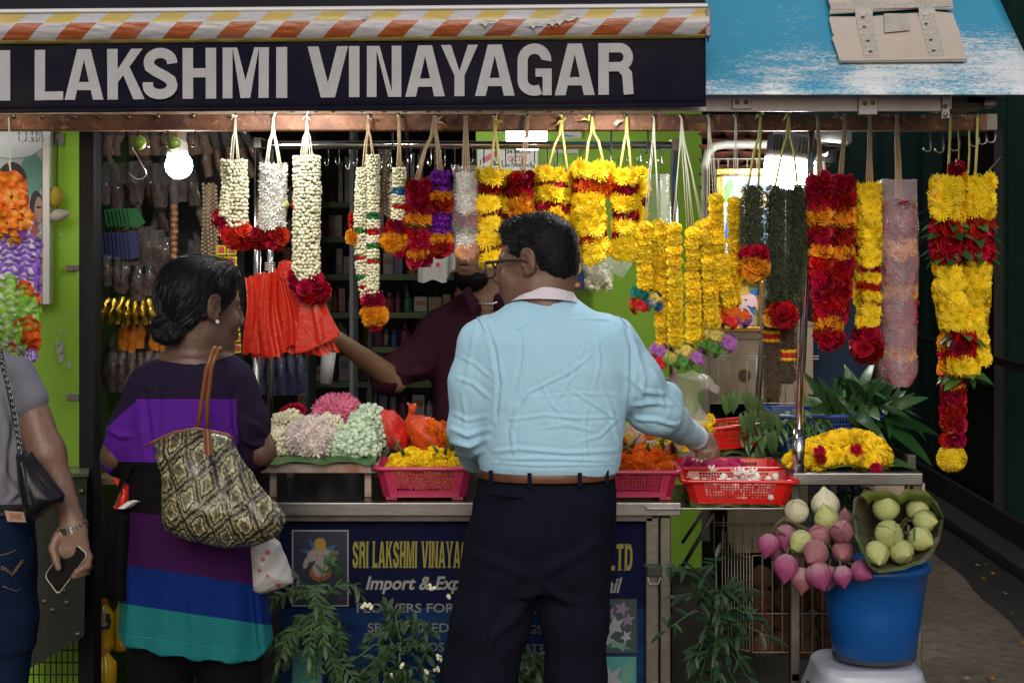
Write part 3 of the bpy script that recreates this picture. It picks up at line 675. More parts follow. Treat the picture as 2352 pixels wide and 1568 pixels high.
def surf(o):
 me = o.data; n = len(me.vertices); v = np.empty(n*3, np.float32); me.vertices.foreach_get('co', v); nn = np.empty(n*3, np.float32); me.vertex_normals.foreach_get('vector', nn)
 return v.reshape(-1,3) + np.array(o.matrix_basis.translation), nn.reshape(-1,3)
def PX(px, py, d): return tuple(P(px, py, d))
# - man in the light blue shirt
MD = 3.97; sm_ = F/MD
man = thing('person', P(1255, 520 + ZC*sm_, MD), 'man in a light blue shirt with white collar and dark trousers reaching over the counter', 'person')
HM = Matrix.Translation(P(1231, 603, MD + .02)) @ Matrix.Rotation(math.radians(68), 4, 'Z') @ Matrix.Rotation(math.radians(-8), 4, 'X')
f = Field((-.34, 3.62, .93), (.62, 4.62, 1.68), .0040)
head(f, HM, 1.0, nose=1.25, jaw=1.12)
nb = P(1250, 672, MD + .015); hc = local(HM, 0, -.028, -.045)
f.cone(hc, nb, .056, .059, .03); f.cone(local(HM, 0, -.055, -.03), P(1264, 668, MD - .002), .044, .046, .03); f.cone(local(HM,0,.03,-.085), P(1225,690,MD+.05), .04, .055, .03)
f.ell(P(1182, 660, MD+.02), (.03,.03,.035), .03)
f.cone(P(1250, 770, MD), P(1258, 1060, MD), .085, .12, .03, sy=.7)
f.cone(nb, P(1255, 730, MD), .05, .07, .04)
for (a, e, wv) in (((1115,780,MD),(1082,965,MD),(1120,1045,MD+.22)), ((1415,780,MD),(1500,945,MD+.08),(1598,1003,4.41))):
 f.cone(PX(*a), PX(*e), .043, .036, .02); f.cone(PX(*e), PX(*wv), .036, .024, .015)
hd = 4.41
f.cone(PX(1592,1000,hd-.02), PX(1604,1008,hd), .025, .024, .01)
f.cone(PX(1604,1008,hd), PX(1622,1028,hd), .026, .030, .012, sy=.7); f.ell(P(1616,1022,hd-.004), (.030,.018,.030), .012)
fing = [[(1636,1010,hd+.006),(1643,1032,hd-.008),(1634,1052,hd-.026),(1618,1054,hd-.036)],
  [(1628,1022,hd-.006),(1637,1044,hd-.02),(1626,1060,hd-.036),(1611,1058,hd-.044)],
  [(1616,1030,hd-.010),(1624,1052,hd-.026),(1612,1062,hd-.038),(1601,1056,hd-.044)],
  [(1604,1032,hd-.012),(1608,1050,hd-.028),(1600,1060,hd-.038),(1592,1054,hd-.042)],
  [(1634,1012,hd+.022),(1646,1038,hd+.016),(1640,1060,hd+.002),(1624,1068,hd-.012)]]
for i, c_ in enumerate(fing):
 f.chain([PX(*q) for q in c_], [.0105, .0095, .0088, .0078] if i < 4 else [.012,.0105,.0095,.008], .004)
for q in fing[:4]: f.ell(P(*q[1]), (.0108,.0108,.0108), .004)
f.clip_below(.96)
bodyM = f.build('body', [skin1], man, disp=lambda V, N: .0006*npn(V, 260, 3))
for q in fing[:4]:
 p = P(*q[3]); b = MB(); b.lathe([(.0001,.0005),(.004,.0003),(.0048,-.001)], n=8, M=frame_to((-.2,-1,.2)).to_3x3().to_4x4()); [None for _ in b.v]
 b.v = [tuple(Vector(v) + p + Vector((-.001,-.0078,.001))) for v in b.v]; b.build('fingernail', M_('nail', (.32,.2,.16), .3) if 'nail' not in MATS else MATS['nail'], bodyM)
f = Field((-.12, 3.80, 1.36), (.26, 4.16, 1.68), .0035)
Rm = HM.to_3x3()
def hel(c, r, k=.01, mode='add', rot=None, MM=None):
 MM = MM or HM; R = MM.to_3x3() if rot is None else MM.to_3x3() @ rot.to_3x3(); f.ell(MM @ Vector(c), r, k, mode, np.array(R))
hel((0,-.018,.034), (.079,.097,.089), .01); hel((0,-.060,-.022), (.056,.042,.058), .03); hel((0,.035,.090), (.05,.045,.028), .025)
hel((0,.155,.0), (.14,.098,.105), .008, 'sub')
for q in (-1, 1): hel((q*.085,.058,-.045), (.04,.055,.075), .008, 'sub'); hel((q*.085,-.008,-.045), (.03,.030,.066), .008, 'sub'); hel((q*.07,-.05,-.085), (.035,.04,.04), .01, 'sub')
hair = f.build('hair', hairm, man, disp=lambda V, N: .0016*npn(V, 150, 5) + .0007*npn(V, 420, 8))
V, N = surf(hair); r = np.random.RandomState(3); L_ = np.array(HM.inverted()); loc = V @ L_[:3,:3].T + L_[:3,3]
top = loc[:,2] > .03; idx = r.permutation(len(V))[:7500]
fwd = np.array(Rm @ Vector((0,1,0))); dn = np.array([0,0,-1.])
dirs = [(fwd*.7 + N[i]*.75 + r.normal(size=3)*.55) if top[i] else (dn*.75 + N[i]*.30 + r.normal(size=3)*.22 - fwd*.1) for i in idx]
ribbons('hair_strands', [V[i] - N[i]*.001 for i in idx], dirs, [r.uniform(.008,.015) if top[i] else r.uniform(.005,.009) for i in idx], .0011, strandm, hair, curl=.35, seed=2)
def prism_tube(name, pts, r_, m, par, n=8, **k):
 b = MB(); b.tube(pts, r_, n, **k); return b.build(name, m, par, smooth=True)
b = MB(); rr = np.random.RandomState(9)
for k in range(170):
 q = rr.uniform(-1, 1); p0 = local(HM, .018*q, .0965 - .012*q*q, -.050 + rr.normal()*.0022); d = (Rm @ Vector((q*.5, .25, -.8))).normalized() * rr.uniform(.005,.009); s = Rm @ Vector((.0006,0,0)); b.add([p0 - s, p0 + s, p0 + d], [(0,1,2)])
b.build('moustache', strandm, man)['kind'] = 'stuff'
gl = M_('dark_brown_acetate', (.035,.025,.02), .25); glass = M_('spectacle_lens', (.5,.5,.4), .05, alpha=.18)
spk = MB()
tl_ = [local(HM, -.083, .098, .014), local(HM, -.084, .05, .013), local(HM, -.0855, .004, .009), local(HM, -.085, -.018, -.004), local(HM, -.083,-.034,-.02)]
spk.tube(tl_, [.0042,.0038,.0028,.0024,.0022], 6, flat=.7); spk.build('temple_arm', gl, man, smooth=True)
spk = MB(); spk.tube([Vector(p) + (Rm @ Vector((.168,0,0))) for p in tl_], [.0042,.0038,.0028,.0024,.0022], 6); spk.build('temple_arm', gl, man, smooth=True)
for q in (-1, 1):
 pts = [local(HM, q*.040 + .0295*math.copysign(abs(math.cos(a))**.7, math.cos(a)), .110 - .012*((q*.04 + .03*math.cos(a))*12)**2*.12, -.003 + .021*math.copysign(abs(math.sin(a))**.75, math.sin(a))) for a in [i*math.pi/10 for i in range(21)]]
 rim = prism_tube('rim', pts, .0028, gl, man, 6, caps=False); b = MB(); b.add(pts[:-1], [tuple(range(20))]); b.build('lens', glass, rim)
prism_tube('bridge', [local(HM, -.012,.111,.002), local(HM, 0,.113,.004), local(HM,.012,.111,.002)], .0025, gl, man, 6)
def linen(name, col, col2):
 m, nt, b_ = newmat(name); co = coords(nt)
 c = mix(nt, ramp(nt, noiseN(nt, co, 420, 3, .7, (1,1,.15)), [(.4,0.),(.6,1.)]), col, col2); c = mix(nt, ramp(nt, noiseN(nt, co, 420, 3, .7, (.15,1,1)), [(.4,0.),(.75,.6)]), c, tuple(min(1, v*1.12) for v in col))
 nt.links.new(c, b_.inputs['Base Color']); b_.inputs['Roughness'].default_value = .85; b_.inputs['Sheen Weight'].default_value = .15; b_.inputs['Specular IOR Level'].default_value = .25
 bp = nt.nodes.new('ShaderNodeBump'); bp.inputs['Distance'].default_value = .004; bp.inputs['Strength'].default_value = .35
 nt.links.new(noiseN(nt, co, 26, 5, .6), bp.inputs['Height']); nt.links.new(bp.outputs[0], b_.inputs['Normal']); return m
shirtm = linen('light_blue_linen', (.38,.61,.76), (.31,.56,.73)); collarm = M_('white_poplin', (.62,.58,.66), .7, bump=(300,.2,.001))
f = Field((-.26, 3.60, .955), (.60, 4.52, 1.50), .0040)
Zs = [P(0, y, MD).z for y in (1082,1060,1030,950,850,780,740,712,692,676)]
rows = [(P(cx, 0, MD).x, MD + dy, S(hw, MD), dp) for cx, hw, dy, dp in ((1262,158,.0,.125),(1262,162,.0,.135),(1263,166,.0,.138),(1263,176,.0,.138),(1262,190,.0,.132),(1261,184,.0,.118),(1258,146,.0,.092),(1256,106,.005,.078),(1252,78,.010,.066),(1252,62,.013,.058))]
f.loft(Zs, rows, .02, 2.25)
ups = [((1108,790,MD),(1084,900,MD-.01),(1078,985,MD-.005)), ((1412,786,MD),(1462,880,MD+.02),(1508,950,MD+.07))]
f.cone(PX(1108,782,MD), PX(1090,880,MD-.01), .056, .056, .04); f.cone(PX(1090,880,MD-.01), PX(1078,985,MD), .056, .052, .03); f.cone(PX(1078,985,MD), PX(1092,1042,MD+.16), .052, .046, .02)
f.cone(PX(1408,780,MD), PX(1462,872,MD+.01), .058, .060, .04); f.cone(PX(1462,872,MD+.01), PX(1512,945,MD+.06), .060, .058, .03); f.cone(PX(1512,945,MD+.06), PX(1590,1000,4.36), .056, .034, .03)
f.ell(P(1530,908,MD+.08), (.038,.045,.04), .03); f.ell(P(1480,955,MD+.05),(.04,.05,.035),.03)
sl_ = P(1590,1000,4.36); dirc = (P(1600,1008,4.43) - sl_).normalized()
Zl = [((1131,783),(1198,750),(1284,730),(1418,736),(1440,745))]
CR = [(((1131,786),(1198,752),(1284,733),(1360,732),(1436,745)), .0022, 2.6), (((1099,728),(1131,783)), .002, 2.6), (((1198,752),(1208,783),(1203,840),(1190,900)), .006, 6), (((1110,732),(1135,800),(1146,880),(1140,960)), -.007, 6), (((1436,745),(1452,800),(1450,880),(1440,980)), -.008, 7),
      (((1171,962),(1214,900),(1304,857),(1358,817)), .0065, 4.5), (((1168,964),(1251,953),(1330,960),(1411,957)), .0055, 4.5), (((1304,892),(1378,937),(1421,967)), .0055, 4.5),
      (((1304,828),(1303,903),(1311,945)), .005, 4), (((1220,912),(1330,903),(1418,907)), .0035, 4), (((1134,1037),(1190,1030),(1300,1040),(1414,1034)), .007, 6), (((1150,1055),(1240,1052),(1400,1058)), .006, 5), (((1130,1062),(1240,1068),(1410,1066)), .005, 4),
      (((1240,870),(1262,925),(1300,960)), .004, 4.5), (((1370,760),(1378,830),(1366,890)), .003, 5), (((1280,740),(1284,800),(1276,860)), .002, 6), (((1340,800),(1318,860),(1270,935)), .004, 4), (((1190,930),(1175,990),(1180,1040)), .006, 6), (((1380,880),(1405,940),(1425,1030)), .005, 6),
      (((1230,640),(1300,735)), .001, 8), (((1140,760),(1190,742),(1230,720)), .002, 7), (((1330,690),(1400,725),(1438,760)), .002, 8), (((1238,985),(1300,975),(1370,990)), .004, 5), (((1420,960),(1380,1000),(1330,1015)), .004, 5), (((1352,1060),(1340,985),(1352,930)), .0035, 5),
      (((1060,820),(1090,835),(1130,870)), .004, 5), (((1050,868),(1085,880),(1125,915)), .005, 6), (((1045,950),(1075,965),(1118,955)), .006, 6), (((1038,985),(1075,1000),(1122,985)), .009, 7), (((1036,1015),(1080,1025),(1120,1008)), .009, 7), (((1040,1045),(1078,1050),(1110,1035)), .006, 6), (((1060,900),(1068,940),(1066,1010)), .004, 6), (((1093,745),(1080,820),(1066,900)), .004, 8),
      (((1462,800),(1480,870),(1470,940)), .006, 8), (((1440,860),(1480,900),(1530,905)), .006, 7), (((1452,930),(1500,925),(1545,930)), .007, 7), (((1460,962),(1510,965),(1565,985)), .007, 7), (((1525,900),(1560,940),(1580,985)), .005, 6), (((1500,850),(1520,890),(1525,940)), .005, 6), (((1530,975),(1560,975),(1588,990)), .004, 4)]
CR = [(p_, a_, w_*.72) for p_, a_, w_ in CR]
def dispS(V, N): return creases(V, CR, MD + .03)*.62 + .0026*npn(V, 26, 7) + .0008*npn(V, 85, 12) + (V[:,1] > MD)*.003*npn(V, 45, 3)
shirt = f.build('shirt', shirtm, man, disp=dispS)
def ring(c, rx, ry, tilt, n=40): return [(c.x + rx*math.cos(a), c.y + ry*math.sin(a), c.z + tilt*math.cos(a) ) for a in [2*math.pi*i/n for i in range(n)]]
b = MB(); cl = P(1255, 648, MD + .014); n = 48; prof = [(.012,-.036,.006),(.0075,-.020,.007),(.003,-.002,.0065),(.000,.010,.004),(-.003,.019,.0),(-.010,.022,.0),(-.010,.0,.0)]
vs = []
for (dr, dz, _) in prof:
 for i in range(n):
  a = 2*math.pi*i/n; back = .5 - .5*math.sin(a)   # 1 at the back (towards the street)
  w_ = 1 + .0*back; rx, ry = .0685 + dr - dz*.36, .064 + dr - dz*.34
  vs.append((cl.x + rx*math.cos(a) - .012*(1-back), cl.y + ry*math.sin(a) + .03*(1-back)*.8, cl.z + dz*(1.05) - .052*(1 - back)**1.2 + .012*math.cos(a)*(-.3)))
k = len(prof); b.add(vs, [(i*n+j, i*n+(j+1) % n, (i+1)*n+(j+1) % n, (i+1)*n+j) for i in range(k-1) for j in range(n)])
b.build('collar', collarm, man, smooth=True)
b = MB(); c0 = P(1590,999,4.368); c1 = P(1602,1009,4.405); b.tube([c0, c0.lerp(c1,.5), c1], [.034,.035,.036], 16, caps=False); o = b.build('cuff', collarm, man, smooth=True); sd = o.modifiers.new('t','SOLIDIFY'); sd.thickness = .003
b = MB(); b.lathe([(.0001,.002),(.004,.002),(.005,0),(.0001,-.002)], P(1593,1016,4.345), 8); b.build('cufflink', chrome, man)
thr = M_('red_thread', (.45,.015,.012), .7)
for q in (0, .005, .010):
 c = P(1606,1010,hd-.006) + Vector((q, q*.5, -q*.6)); dz = Vector((.75,.3,-.55)).normalized(); u = dz.orthogonal().normalized(); v_ = dz.cross(u)
 b = MB(); b.tube([c + (u*math.cos(a) + v_*math.sin(a))*.0275 for a in [i*math.pi/10 for i in range(21)]], .0016, 5, caps=False); b.build('wrist_thread', thr, man, smooth=True)
trm = M_('dark_navy_wool', (.005,.006,.013), .9, nz=(9,0,(.007,.008,.017)), bump=(240,.3,.001), spec=.1)
f = Field((-.32, 3.68, .02), (.36, 4.26, 1.03), .0055)
f.loft([P(0,y,MD).z for y in (1350,1300,1230,1150,1085)], [(P(cx,0,MD).x, MD+.01, S(hw,MD), dp) for cx,hw,dp in ((1226,158,.105),(1230,168,.125),(1240,172,.138),(1252,165,.138),(1256,154,.125))], .02, 2.3)
def leg(pts):
 for i in range(len(pts)-1):
  (x0,y0,r0,d0),(x1,y1,r1,d1) = pts[i], pts[i+1]; f.cone(PX(x0,y0,MD+d0), PX(x1,y1,MD+d1), S(r0,MD), S(r1,MD), .03, sy=1.05)
leg([(1160,1275,88,.0),(1128,1420,88,.0),(1100,1560,86,.01),(1080,1760,74,-.01),(1075,1960,68,0.)])
leg([(1308,1275,84,.0),(1322,1420,76,.01),(1322,1560,68,.02),(1318,1760,62,0.),(1318,1960,60,.0)])
TC = [(((1270,1200),(1240,1290),(1232,1350)), -.004, 6), (((1232,1350),(1180,1420),(1110,1480)), .007, 12), (((1250,1340),(1300,1380),(1350,1390)), .006, 10), (((1240,1320),(1300,1290),(1370,1250)), .006, 12), (((1230,1330),(1160,1300),(1080,1270)), .005, 12), (((1120,1380),(1090,1470),(1060,1568)), .006, 12), (((1330,1400),(1330,1500),(1320,1568)), .006, 9), (((1140,1330),(1130,1450),(1110,1568)), .006, 9), (((1087,1140),(1072,1180),(1058,1222)), .004, 3), (((1112,1133),(1150,1138),(1201,1143)), -.004, 2.2)]
tr = f.build('trousers', trm, man, disp=lambda V, N: creases(V, TC, MD+.05) + .004*npn(V, 22, 4) + .0015*npn(V, 60, 6))
wl_ = M_('pocket_welt', (.002,.002,.004), .9, spec=.1)
b = MB(); b.sheet(lambda u,v: P(1112 + 90*u, 1134 + 9*u + 5*v, MD - .132 + .02*abs(u-.2) - .004*math.sin(v*3.1)), 10, 3); b.build('back_pocket', wl_, tr, smooth=True)
b = MB(); b.sheet(lambda u,v: P(1380 + 22*u, 1126 - 6*u + 5*v, MD - .062 + .035*u), 5, 3); b.build('back_pocket', wl_, tr, smooth=True)
bel = M_('brown_leather_belt', (.13,.045,.022), .4, nz=(30,0,(.09,.03,.016)), bump=(90,.3,.001), coat=.2)
c = P(1257,1081,MD); b = MB(); n = 60; vs = []
for dr, dz in ((0,-.011),(.003,-.011),(.003,.009),(0,.009)):
 for i in range(n):
  a = 2*math.pi*i/n; q = (abs(math.cos(a))**2.3 + abs(math.sin(a))**2.3)**(-1/2.3); vs.append((c.x + (S(155,MD)+dr)*q*math.cos(a), c.y + (.1285+dr)*q*math.sin(a), c.z + dz + .0*math.cos(a) - .006*math.sin(a)*0))
b.add(vs, [(i*n+j, i*n+(j+1)%n, ((i+1)%4)*n+(j+1)%n, ((i+1)%4)*n+j) for i in range(4) for j in range(n)]); b.build('belt', bel, man, smooth=True, bevel=.001)
for a_ in (-140,-105,-65,-38):
 a = math.radians(a_); q = (abs(math.cos(a))**2.3 + abs(math.sin(a))**2.3)**(-1/2.3); p = Vector((c.x + (S(155,MD)+.006)*q*math.cos(a), c.y + .1345*q*math.sin(a), c.z))
 b = MB(); b.cbox(p + Vector((0,0,-.002)), (.010,.005,.034)); b.build('belt_loop', trm, tr)
shoem = M_('black_leather', (.012,.012,.012), .3)
for x in (1075, 1318):
 f = Field(Vector(P(x,0,MD)) + Vector((-.09,-.1,-1.99+ZC-1.6-.0)) if False else (P(x,0,MD).x-.09, MD-.12, -.01), (P(x,0,MD).x+.09, MD+.28, .13), .007)
 px_ = P(x,0,MD).x; f.ell((px_, MD+.0, .045), (.042,.06,.045), .02); f.ell((px_, MD+.13, .035), (.046,.09,.033), .03); f.cone((px_,MD,.05),(px_,MD,.1),.042,.045,.02); f.build('shoe', shoem, man)
# - woman in the striped pleated tunic
WD = 3.95; wom = thing('person', P(445, 520 + ZC*F/WD, WD), 'woman with dark hair in a low bun wearing a purple, blue and teal striped tunic', 'person')
HW = Matrix.Translation(P(466, 707, WD + .01)) @ Matrix.Rotation(math.radians(-52), 4, 'Z') @ Matrix.Rotation(math.radians(-4), 4, 'X')
f = Field((-1.02, 3.66, .93), (-.44, 4.28, 1.52), .0040)
head(f, HW, .97, nose=.95, jaw=.98)
f.cone(local(HW, 0,-.03,-.045), P(445, 800, WD+.0), .052, .055, .03); f.cone(P(445,800,WD), P(442,850,WD), .06, .10, .05, sy=.75); f.cone(local(HW,0,.02,-.085), P(455,800,WD+.04), .035,.05,.03)
f.loft([P(0,y,WD).z for y in (1060,950,870,825)], [(P(cx,0,WD).x, WD, S(hw,WD), dp) for cx,hw,dp in ((440,118,.095),(440,125,.10),(440,125,.09),(442,85,.065))], .03, 2.2)
for (a,e,wv) in (((330,880),(268,1045),(300,1095)), ((548,880),(598,1035),(560,1085))):
 f.cone(PX(*a,WD), PX(*e,WD), .042,.036,.03); f.cone(PX(*e,WD), PX(*wv,WD+.24), .034,.024,.02)
 w3 = P(*wv, WD+.24); f.ell(w3 + Vector((0,.035,0)), (.035,.045,.018), .015)
 for j in range(4):
  p0 = w3 + Vector((-.026+.017*j,.065,.0)); f.chain([p0, p0+Vector((0,.03,-.008)), p0+Vector((0,.045,-.028)), p0+Vector((0,.036,-.045))], [.009,.0085,.008,.007], .004)
 p0 = w3 + Vector((.03*(1 if a[0]<400 else -1),.03,0)); f.chain([p0, p0+Vector((.01,.03,-.01)), p0+Vector((.004,.05,-.02))], [.011,.009,.008], .005)
f.clip_below(.95)
bodyW = f.build('body', [skin2], wom, disp=lambda V, N: .0005*npn(V, 240, 3))
f = Field((-.98, 3.70, 1.24), (-.62, 4.16, 1.53), .0035)
hel((0,-.022,.038), (.084,.103,.094), .01, MM=HW); hel((0,-.062,-.018), (.060,.042,.056), .03, MM=HW); hel((0,.046,.085), (.055,.04,.035), .03, MM=HW)
hel((0,.150,-.012), (.13,.082,.108), .008, 'sub', MM=HW)
for q in (-1, 1): hel((q*.088,.046,-.055), (.034,.048,.07), .006, 'sub', MM=HW); hel((q*.09,.0,-.04), (.02,.017,.045), .006, 'sub', MM=HW)
hairW = f.build('hair', hairm, wom, disp=lambda V, N: .0015*npn(V, 110, 5) + .0007*npn(V, 380, 8))
bunc = P(388, 754, WD - .06)
f = Field(bunc - Vector((.06,.06,.06)), bunc + Vector((.07,.07,.06)), .003)
f.ell(bunc, (.036,.03,.031), .01)
for k in range(3): f.chain([bunc + Vector((.030*math.cos(a+k*2.1), -.010+.012*math.sin(a*2+k), .026*math.sin(a+k*2.1))) for a in [i*.6 for i in range(6)]], [.013]*6, .004)
bun = f.build('hair_bun', hairm, wom, disp=lambda V, N: .0008*np.sin((V[:,0]*1.0 + V[:,2]*2.2)*900))
V, N = surf(hairW); r = np.random.RandomState(5); idx = r.permutation(len(V))[:5200]; bc_ = np.array(bunc); dirs = []; lens = []
for i in idx:
 d = bc_ - V[i]; d = d - N[i]*(d @ N[i]); dirs.append(d/(np.linalg.norm(d)+1e-6) + N[i]*.06 + r.normal(size=3)*.07); lens.append(r.uniform(.018,.035))
ribbons('hair_strands', [V[i] + N[i]*.0004 for i in idx], dirs, lens, .0010, strandm, hairW, curl=.0, seed=4, follow=None)
V, N = surf(bun); idx = r.permutation(len(V))[:500]; dirs = []
for i in idx:
 d = np.cross(N[i], [0,-1,.3]); dirs.append(d + r.normal(size=3)*.2)
ribbons('bun_strands', [V[i] for i in idx], dirs, [.02]*len(idx), .001, strandm, bun, curl=.15, seed=6)
tb_ = M_('teal_hair_tie', (.01,.07,.06), .6); b = MB(); b.tube([bunc + Vector((.036*math.cos(a)+.014, .01, .034*math.sin(a)-.004)) for a in [-1.4+i*.25 for i in range(11)]], .003, 6); b.build('hair_tie', tb_, wom, smooth=True)
b = MB()
ec = local(HW, .086,-.002,-.030)
for k in range(6): b.lathe([(.0001,-.0022),(.0022,0),(.0001,.0022)], ec + Vector((.0035*math.cos(k*1.05), -.003, .0035*math.sin(k*1.05))), 6)
b.lathe([(.0001,-.003),(.003,0),(.0001,.003)], ec + Vector((0,-.004,0)), 8); b.build('earring', M_('diamond_stud', (.8,.8,.8), .08, .6), wom, smooth=True)
b = MB(); cN = P(448,802,WD); b.tube([cN + Vector((.066*math.cos(a), .058*math.sin(a), .004*math.cos(a) - .028*math.sin(a)*-1*.6)) for a in [i*math.pi/16 for i in range(33)]], .0011, 5, caps=False); b.build('necklace', goldm, wom)
def tunic_mat():
 m, nt, b_ = newmat('pleated_stripes'); at = nt.nodes.new('ShaderNodeAttribute'); at.attribute_name = 'band'; co = coords(nt)
 n = nt.nodes.new('ShaderNodeValToRGB'); nt.links.new(at.outputs['Fac'], n.inputs[0]); cr = n.color_ramp; cr.interpolation = 'CONSTANT'
 st = [(0., (.018,.010,.034)), (.163, (.105,.016,.30)), (.382, (.005,.004,.006)), (.57, (.040,.006,.060)), (.762, (.003,.022,.16)), (.897, (.012,.165,.18))]
 while len(cr.elements) < len(st): cr.elements.new(.5)
 for e, (p, c) in zip(cr.elements, st): e.position = p; e.color = (*c, 1)
 s = E(at.outputs['Fac']); w_ = E.op('SINE', s*(6.2832*118))
 c = mix(nt, E.op('MULTIPLY', E.op('ADD', w_, 1.), .16), n.outputs[0], (.0,.0,.0))
 nt.links.new(c, b_.inputs['Base Color']); b_.inputs['Roughness'].default_value = .8; b_.inputs['Specular IOR Level'].default_value = .12
 bp = nt.nodes.new('ShaderNodeBump'); bp.inputs['Distance'].default_value = .002; bp.inputs['Strength'].default_value = .3
 nt.links.new(w_.k, bp.inputs['Height']); nt.links.new(bp.outputs[0], b_.inputs['Normal']); return m
f = Field((-1.16, 3.58, .50), (-.42, 4.30, 1.36), .0042)
ys = (1535,1490,1400,1300,1200,1100,1000,930,880,850,822,806)
rw = ((448,178,.145),(448,177,.142),(445,172,.136),(441,164,.130),(436,156,.124),(432,146,.118),(434,140,.114),(438,142,.112),(440,138,.104),(444,126,.092),(448,92,.076),(450,66,.064))
f.loft([P(0,y,WD).z for y in ys], [(P(cx,0,WD).x, WD, S(hw,WD), dp) for cx,hw,dp in rw], .02, 2.25)
f.cone(PX(345,885,WD), PX(300,985,WD), .052,.052,.035, sy=1.1); f.cone(PX(300,985,WD), PX(275,1052,WD+.02), .052,.046,.02, sy=1.1)
f.cone(PX(528,880,WD), PX(565,975,WD), .056,.056,.035, sy=1.1); f.cone(PX(565,975,WD), PX(584,1042,WD+.02), .056,.044,.02, sy=1.1)
f.ell(P(447,800,WD+.0), (.095,.10,.050), .004, 'sub')
UC = [(((385,860),(378,950),(372,1040)), .004, 9), (((470,850),(476,960),(470,1060)), .004, 10), (((330,905),(338,980),(350,1060)), -.006, 8), (((535,900),(540,980),(560,1040)), -.006, 8), (((283,1250),(300,1380),(290,1490)), .004, 12), (((430,1270),(440,1380),(450,1500)), .004, 14), (((583,1290),(590,1400),(600,1490)), -.006, 4), (((252,985),(275,1000),(300,1000)), .005, 7), (((560,960),(590,980),(606,1000)), .005, 8), (((560,1010),(590,1022),(616,1015)), .005, 7)]
Zt = {}
def hem_cut(f):
 nx = f.n[0]; X = f.lo[0] + f.h*np.arange(f.n[0]); Z = f.lo[2] + f.h*np.arange(f.n[2]); Y = f.lo[1] + f.h*np.arange(f.n[1])
 px = X*F/WD + CX; yh = 1452 + (px - 268)*.1364; yh = np.where(px > 585, 1490 + 8*np.cos((px-600)/10.) - (px-600)*.5, yh)
 zh = ZC - (yh - HY)*S(1, WD); f.F = np.maximum(f.F, (zh[:, None, None] - Z[None, None, :] + 0*Y[None, :, None]).astype(np.float32))
hem_cut(f)
tun = f.build('tunic', tunic_mat(), wom, disp=lambda V, N: creases(V, UC, WD+.03)*1.3 + .004*np.sin(V[:,0]*75 + 2*np.sin(V[:,2]*4))*np.clip((1.05-V[:,2])*2.2, 0, 1) + .0032*npn(V, 20, 21)*np.clip((V[:,2]-.45)*3, .5, 1))
V, N = surf(tun); pxx = V[:,0]*F/V[:,1] + CX; pyy = HY - (V[:,2]-ZC)*F/V[:,1]
sl2 = np.interp(pyy, [900,1060,1200,1320,1500], [0.,.02,.10,.16,.135]); bnd = (pyy - sl2*(pxx - 440) - 806)/(1477-806)*1.0
arm = (pxx < 300 + (pyy-950)*-.35) & (pyy < 1110); bnd = np.where(arm, np.where(pyy + (pxx-240)*.9 < 985, .05, .25), bnd)
rarm = (pxx > 545) & (pyy < 1100); bnd = np.where(rarm, .06, bnd)
me = tun.data; at = me.attributes.new('band', 'FLOAT', 'POINT'); at.data.foreach_set('value', np.clip(bnd, 0, 1).astype(np.float32))
f = Field((-1.02, 3.74, .03), (-.58, 4.14, .66), .008)
for x in (360, 520): f.cone(PX(x+10,1460,WD), PX(x,1900,WD), .082,.070,.02)
f.ell(P(440,1420,WD),(.15,.11,.10),.05); f.build('trousers', M_('black_trousers', (.004,.004,.005), .9, spec=.1, bump=(200,.3,.001)), wom)
for x in (360, 520):
 px_ = P(x,0,WD).x; f = Field((px_-.08, WD-.1,-.01), (px_+.08,WD+.22,.12), .008); f.ell((px_,WD,.04),(.038,.055,.04),.02); f.ell((px_,WD+.10,.03),(.04,.085,.028),.03); f.build('shoe', shoem, wom)
# - shopkeeper
SD = 5.2; shp = thing('person', P(1095, 520 + ZC*F/SD, SD), 'bearded shopkeeper in an open dark maroon shirt holding out the red bags behind the garlands', 'person')
HS = Matrix.Translation(P(1094, 574, SD)) @ Matrix.Rotation(math.radians(157), 4, 'Z') @ Matrix.Rotation(math.radians(-3), 4, 'X')
f = Field((-.66, 4.72, .92), (.22, 5.46, 1.72), .0048)
head(f, HS, 1.02, jaw=1.05); f.cone(local(HS,0,-.03,-.05), P(1112,680,SD+.02), .055,.062,.03); f.cone(P(1112,680,SD+.02), P(1115,760,SD+.01), .08,.11,.06, sy=.75)
f.loft([P(0,y,SD).z for y in (1100,950,800,720)], [(P(cx,0,SD).x, SD+.01, S(hw,SD), dp) for cx,hw,dp in ((1110,98,.10),(1110,100,.105),(1110,112,.105),(1110,80,.08))], .03, 2.2)
f.cone(PX(1010,770,SD), PX(905,872,SD-.10), .032,.040,.02); f.cone(PX(905,872,SD-.10), PX(770,775,4.86), .040,.024,.02)
f.cone(PX(1215,760,SD), PX(1235,900,SD), .045,.04,.02); f.cone(PX(1235,900,SD), PX(1200,1000,SD-.1), .04,.03,.02)
h0 = P(766,772,4.85); f.ell(h0 + Vector((-.035,-.005,.006)), (.042,.018,.03), .012)
for j in range(4):
 p0 = h0 + Vector((-.065,-.008,.030-.015*j)); f.chain([p0, p0+Vector((-.03,-.012,.002)), p0+Vector((-.045,-.03,.0)), p0+Vector((-.03,-.042,0))], [.0095,.009,.0085,.0075], .004)
p0 = h0 + Vector((-.03,-.012,.03)); f.chain([p0, p0+Vector((-.025,-.012,.012)), p0+Vector((-.045,-.02,.006))], [.012,.0105,.009], .005)
f.clip_below(.94)
f.build('body', [skin4], shp, disp=lambda V, N: .0006*npn(V, 200, 3))
mar = M_('maroon_cotton', (.040,.009,.020), .85, nz=(12,0,(.032,.007,.016)), bump=(200,.3,.001), spec=.15)
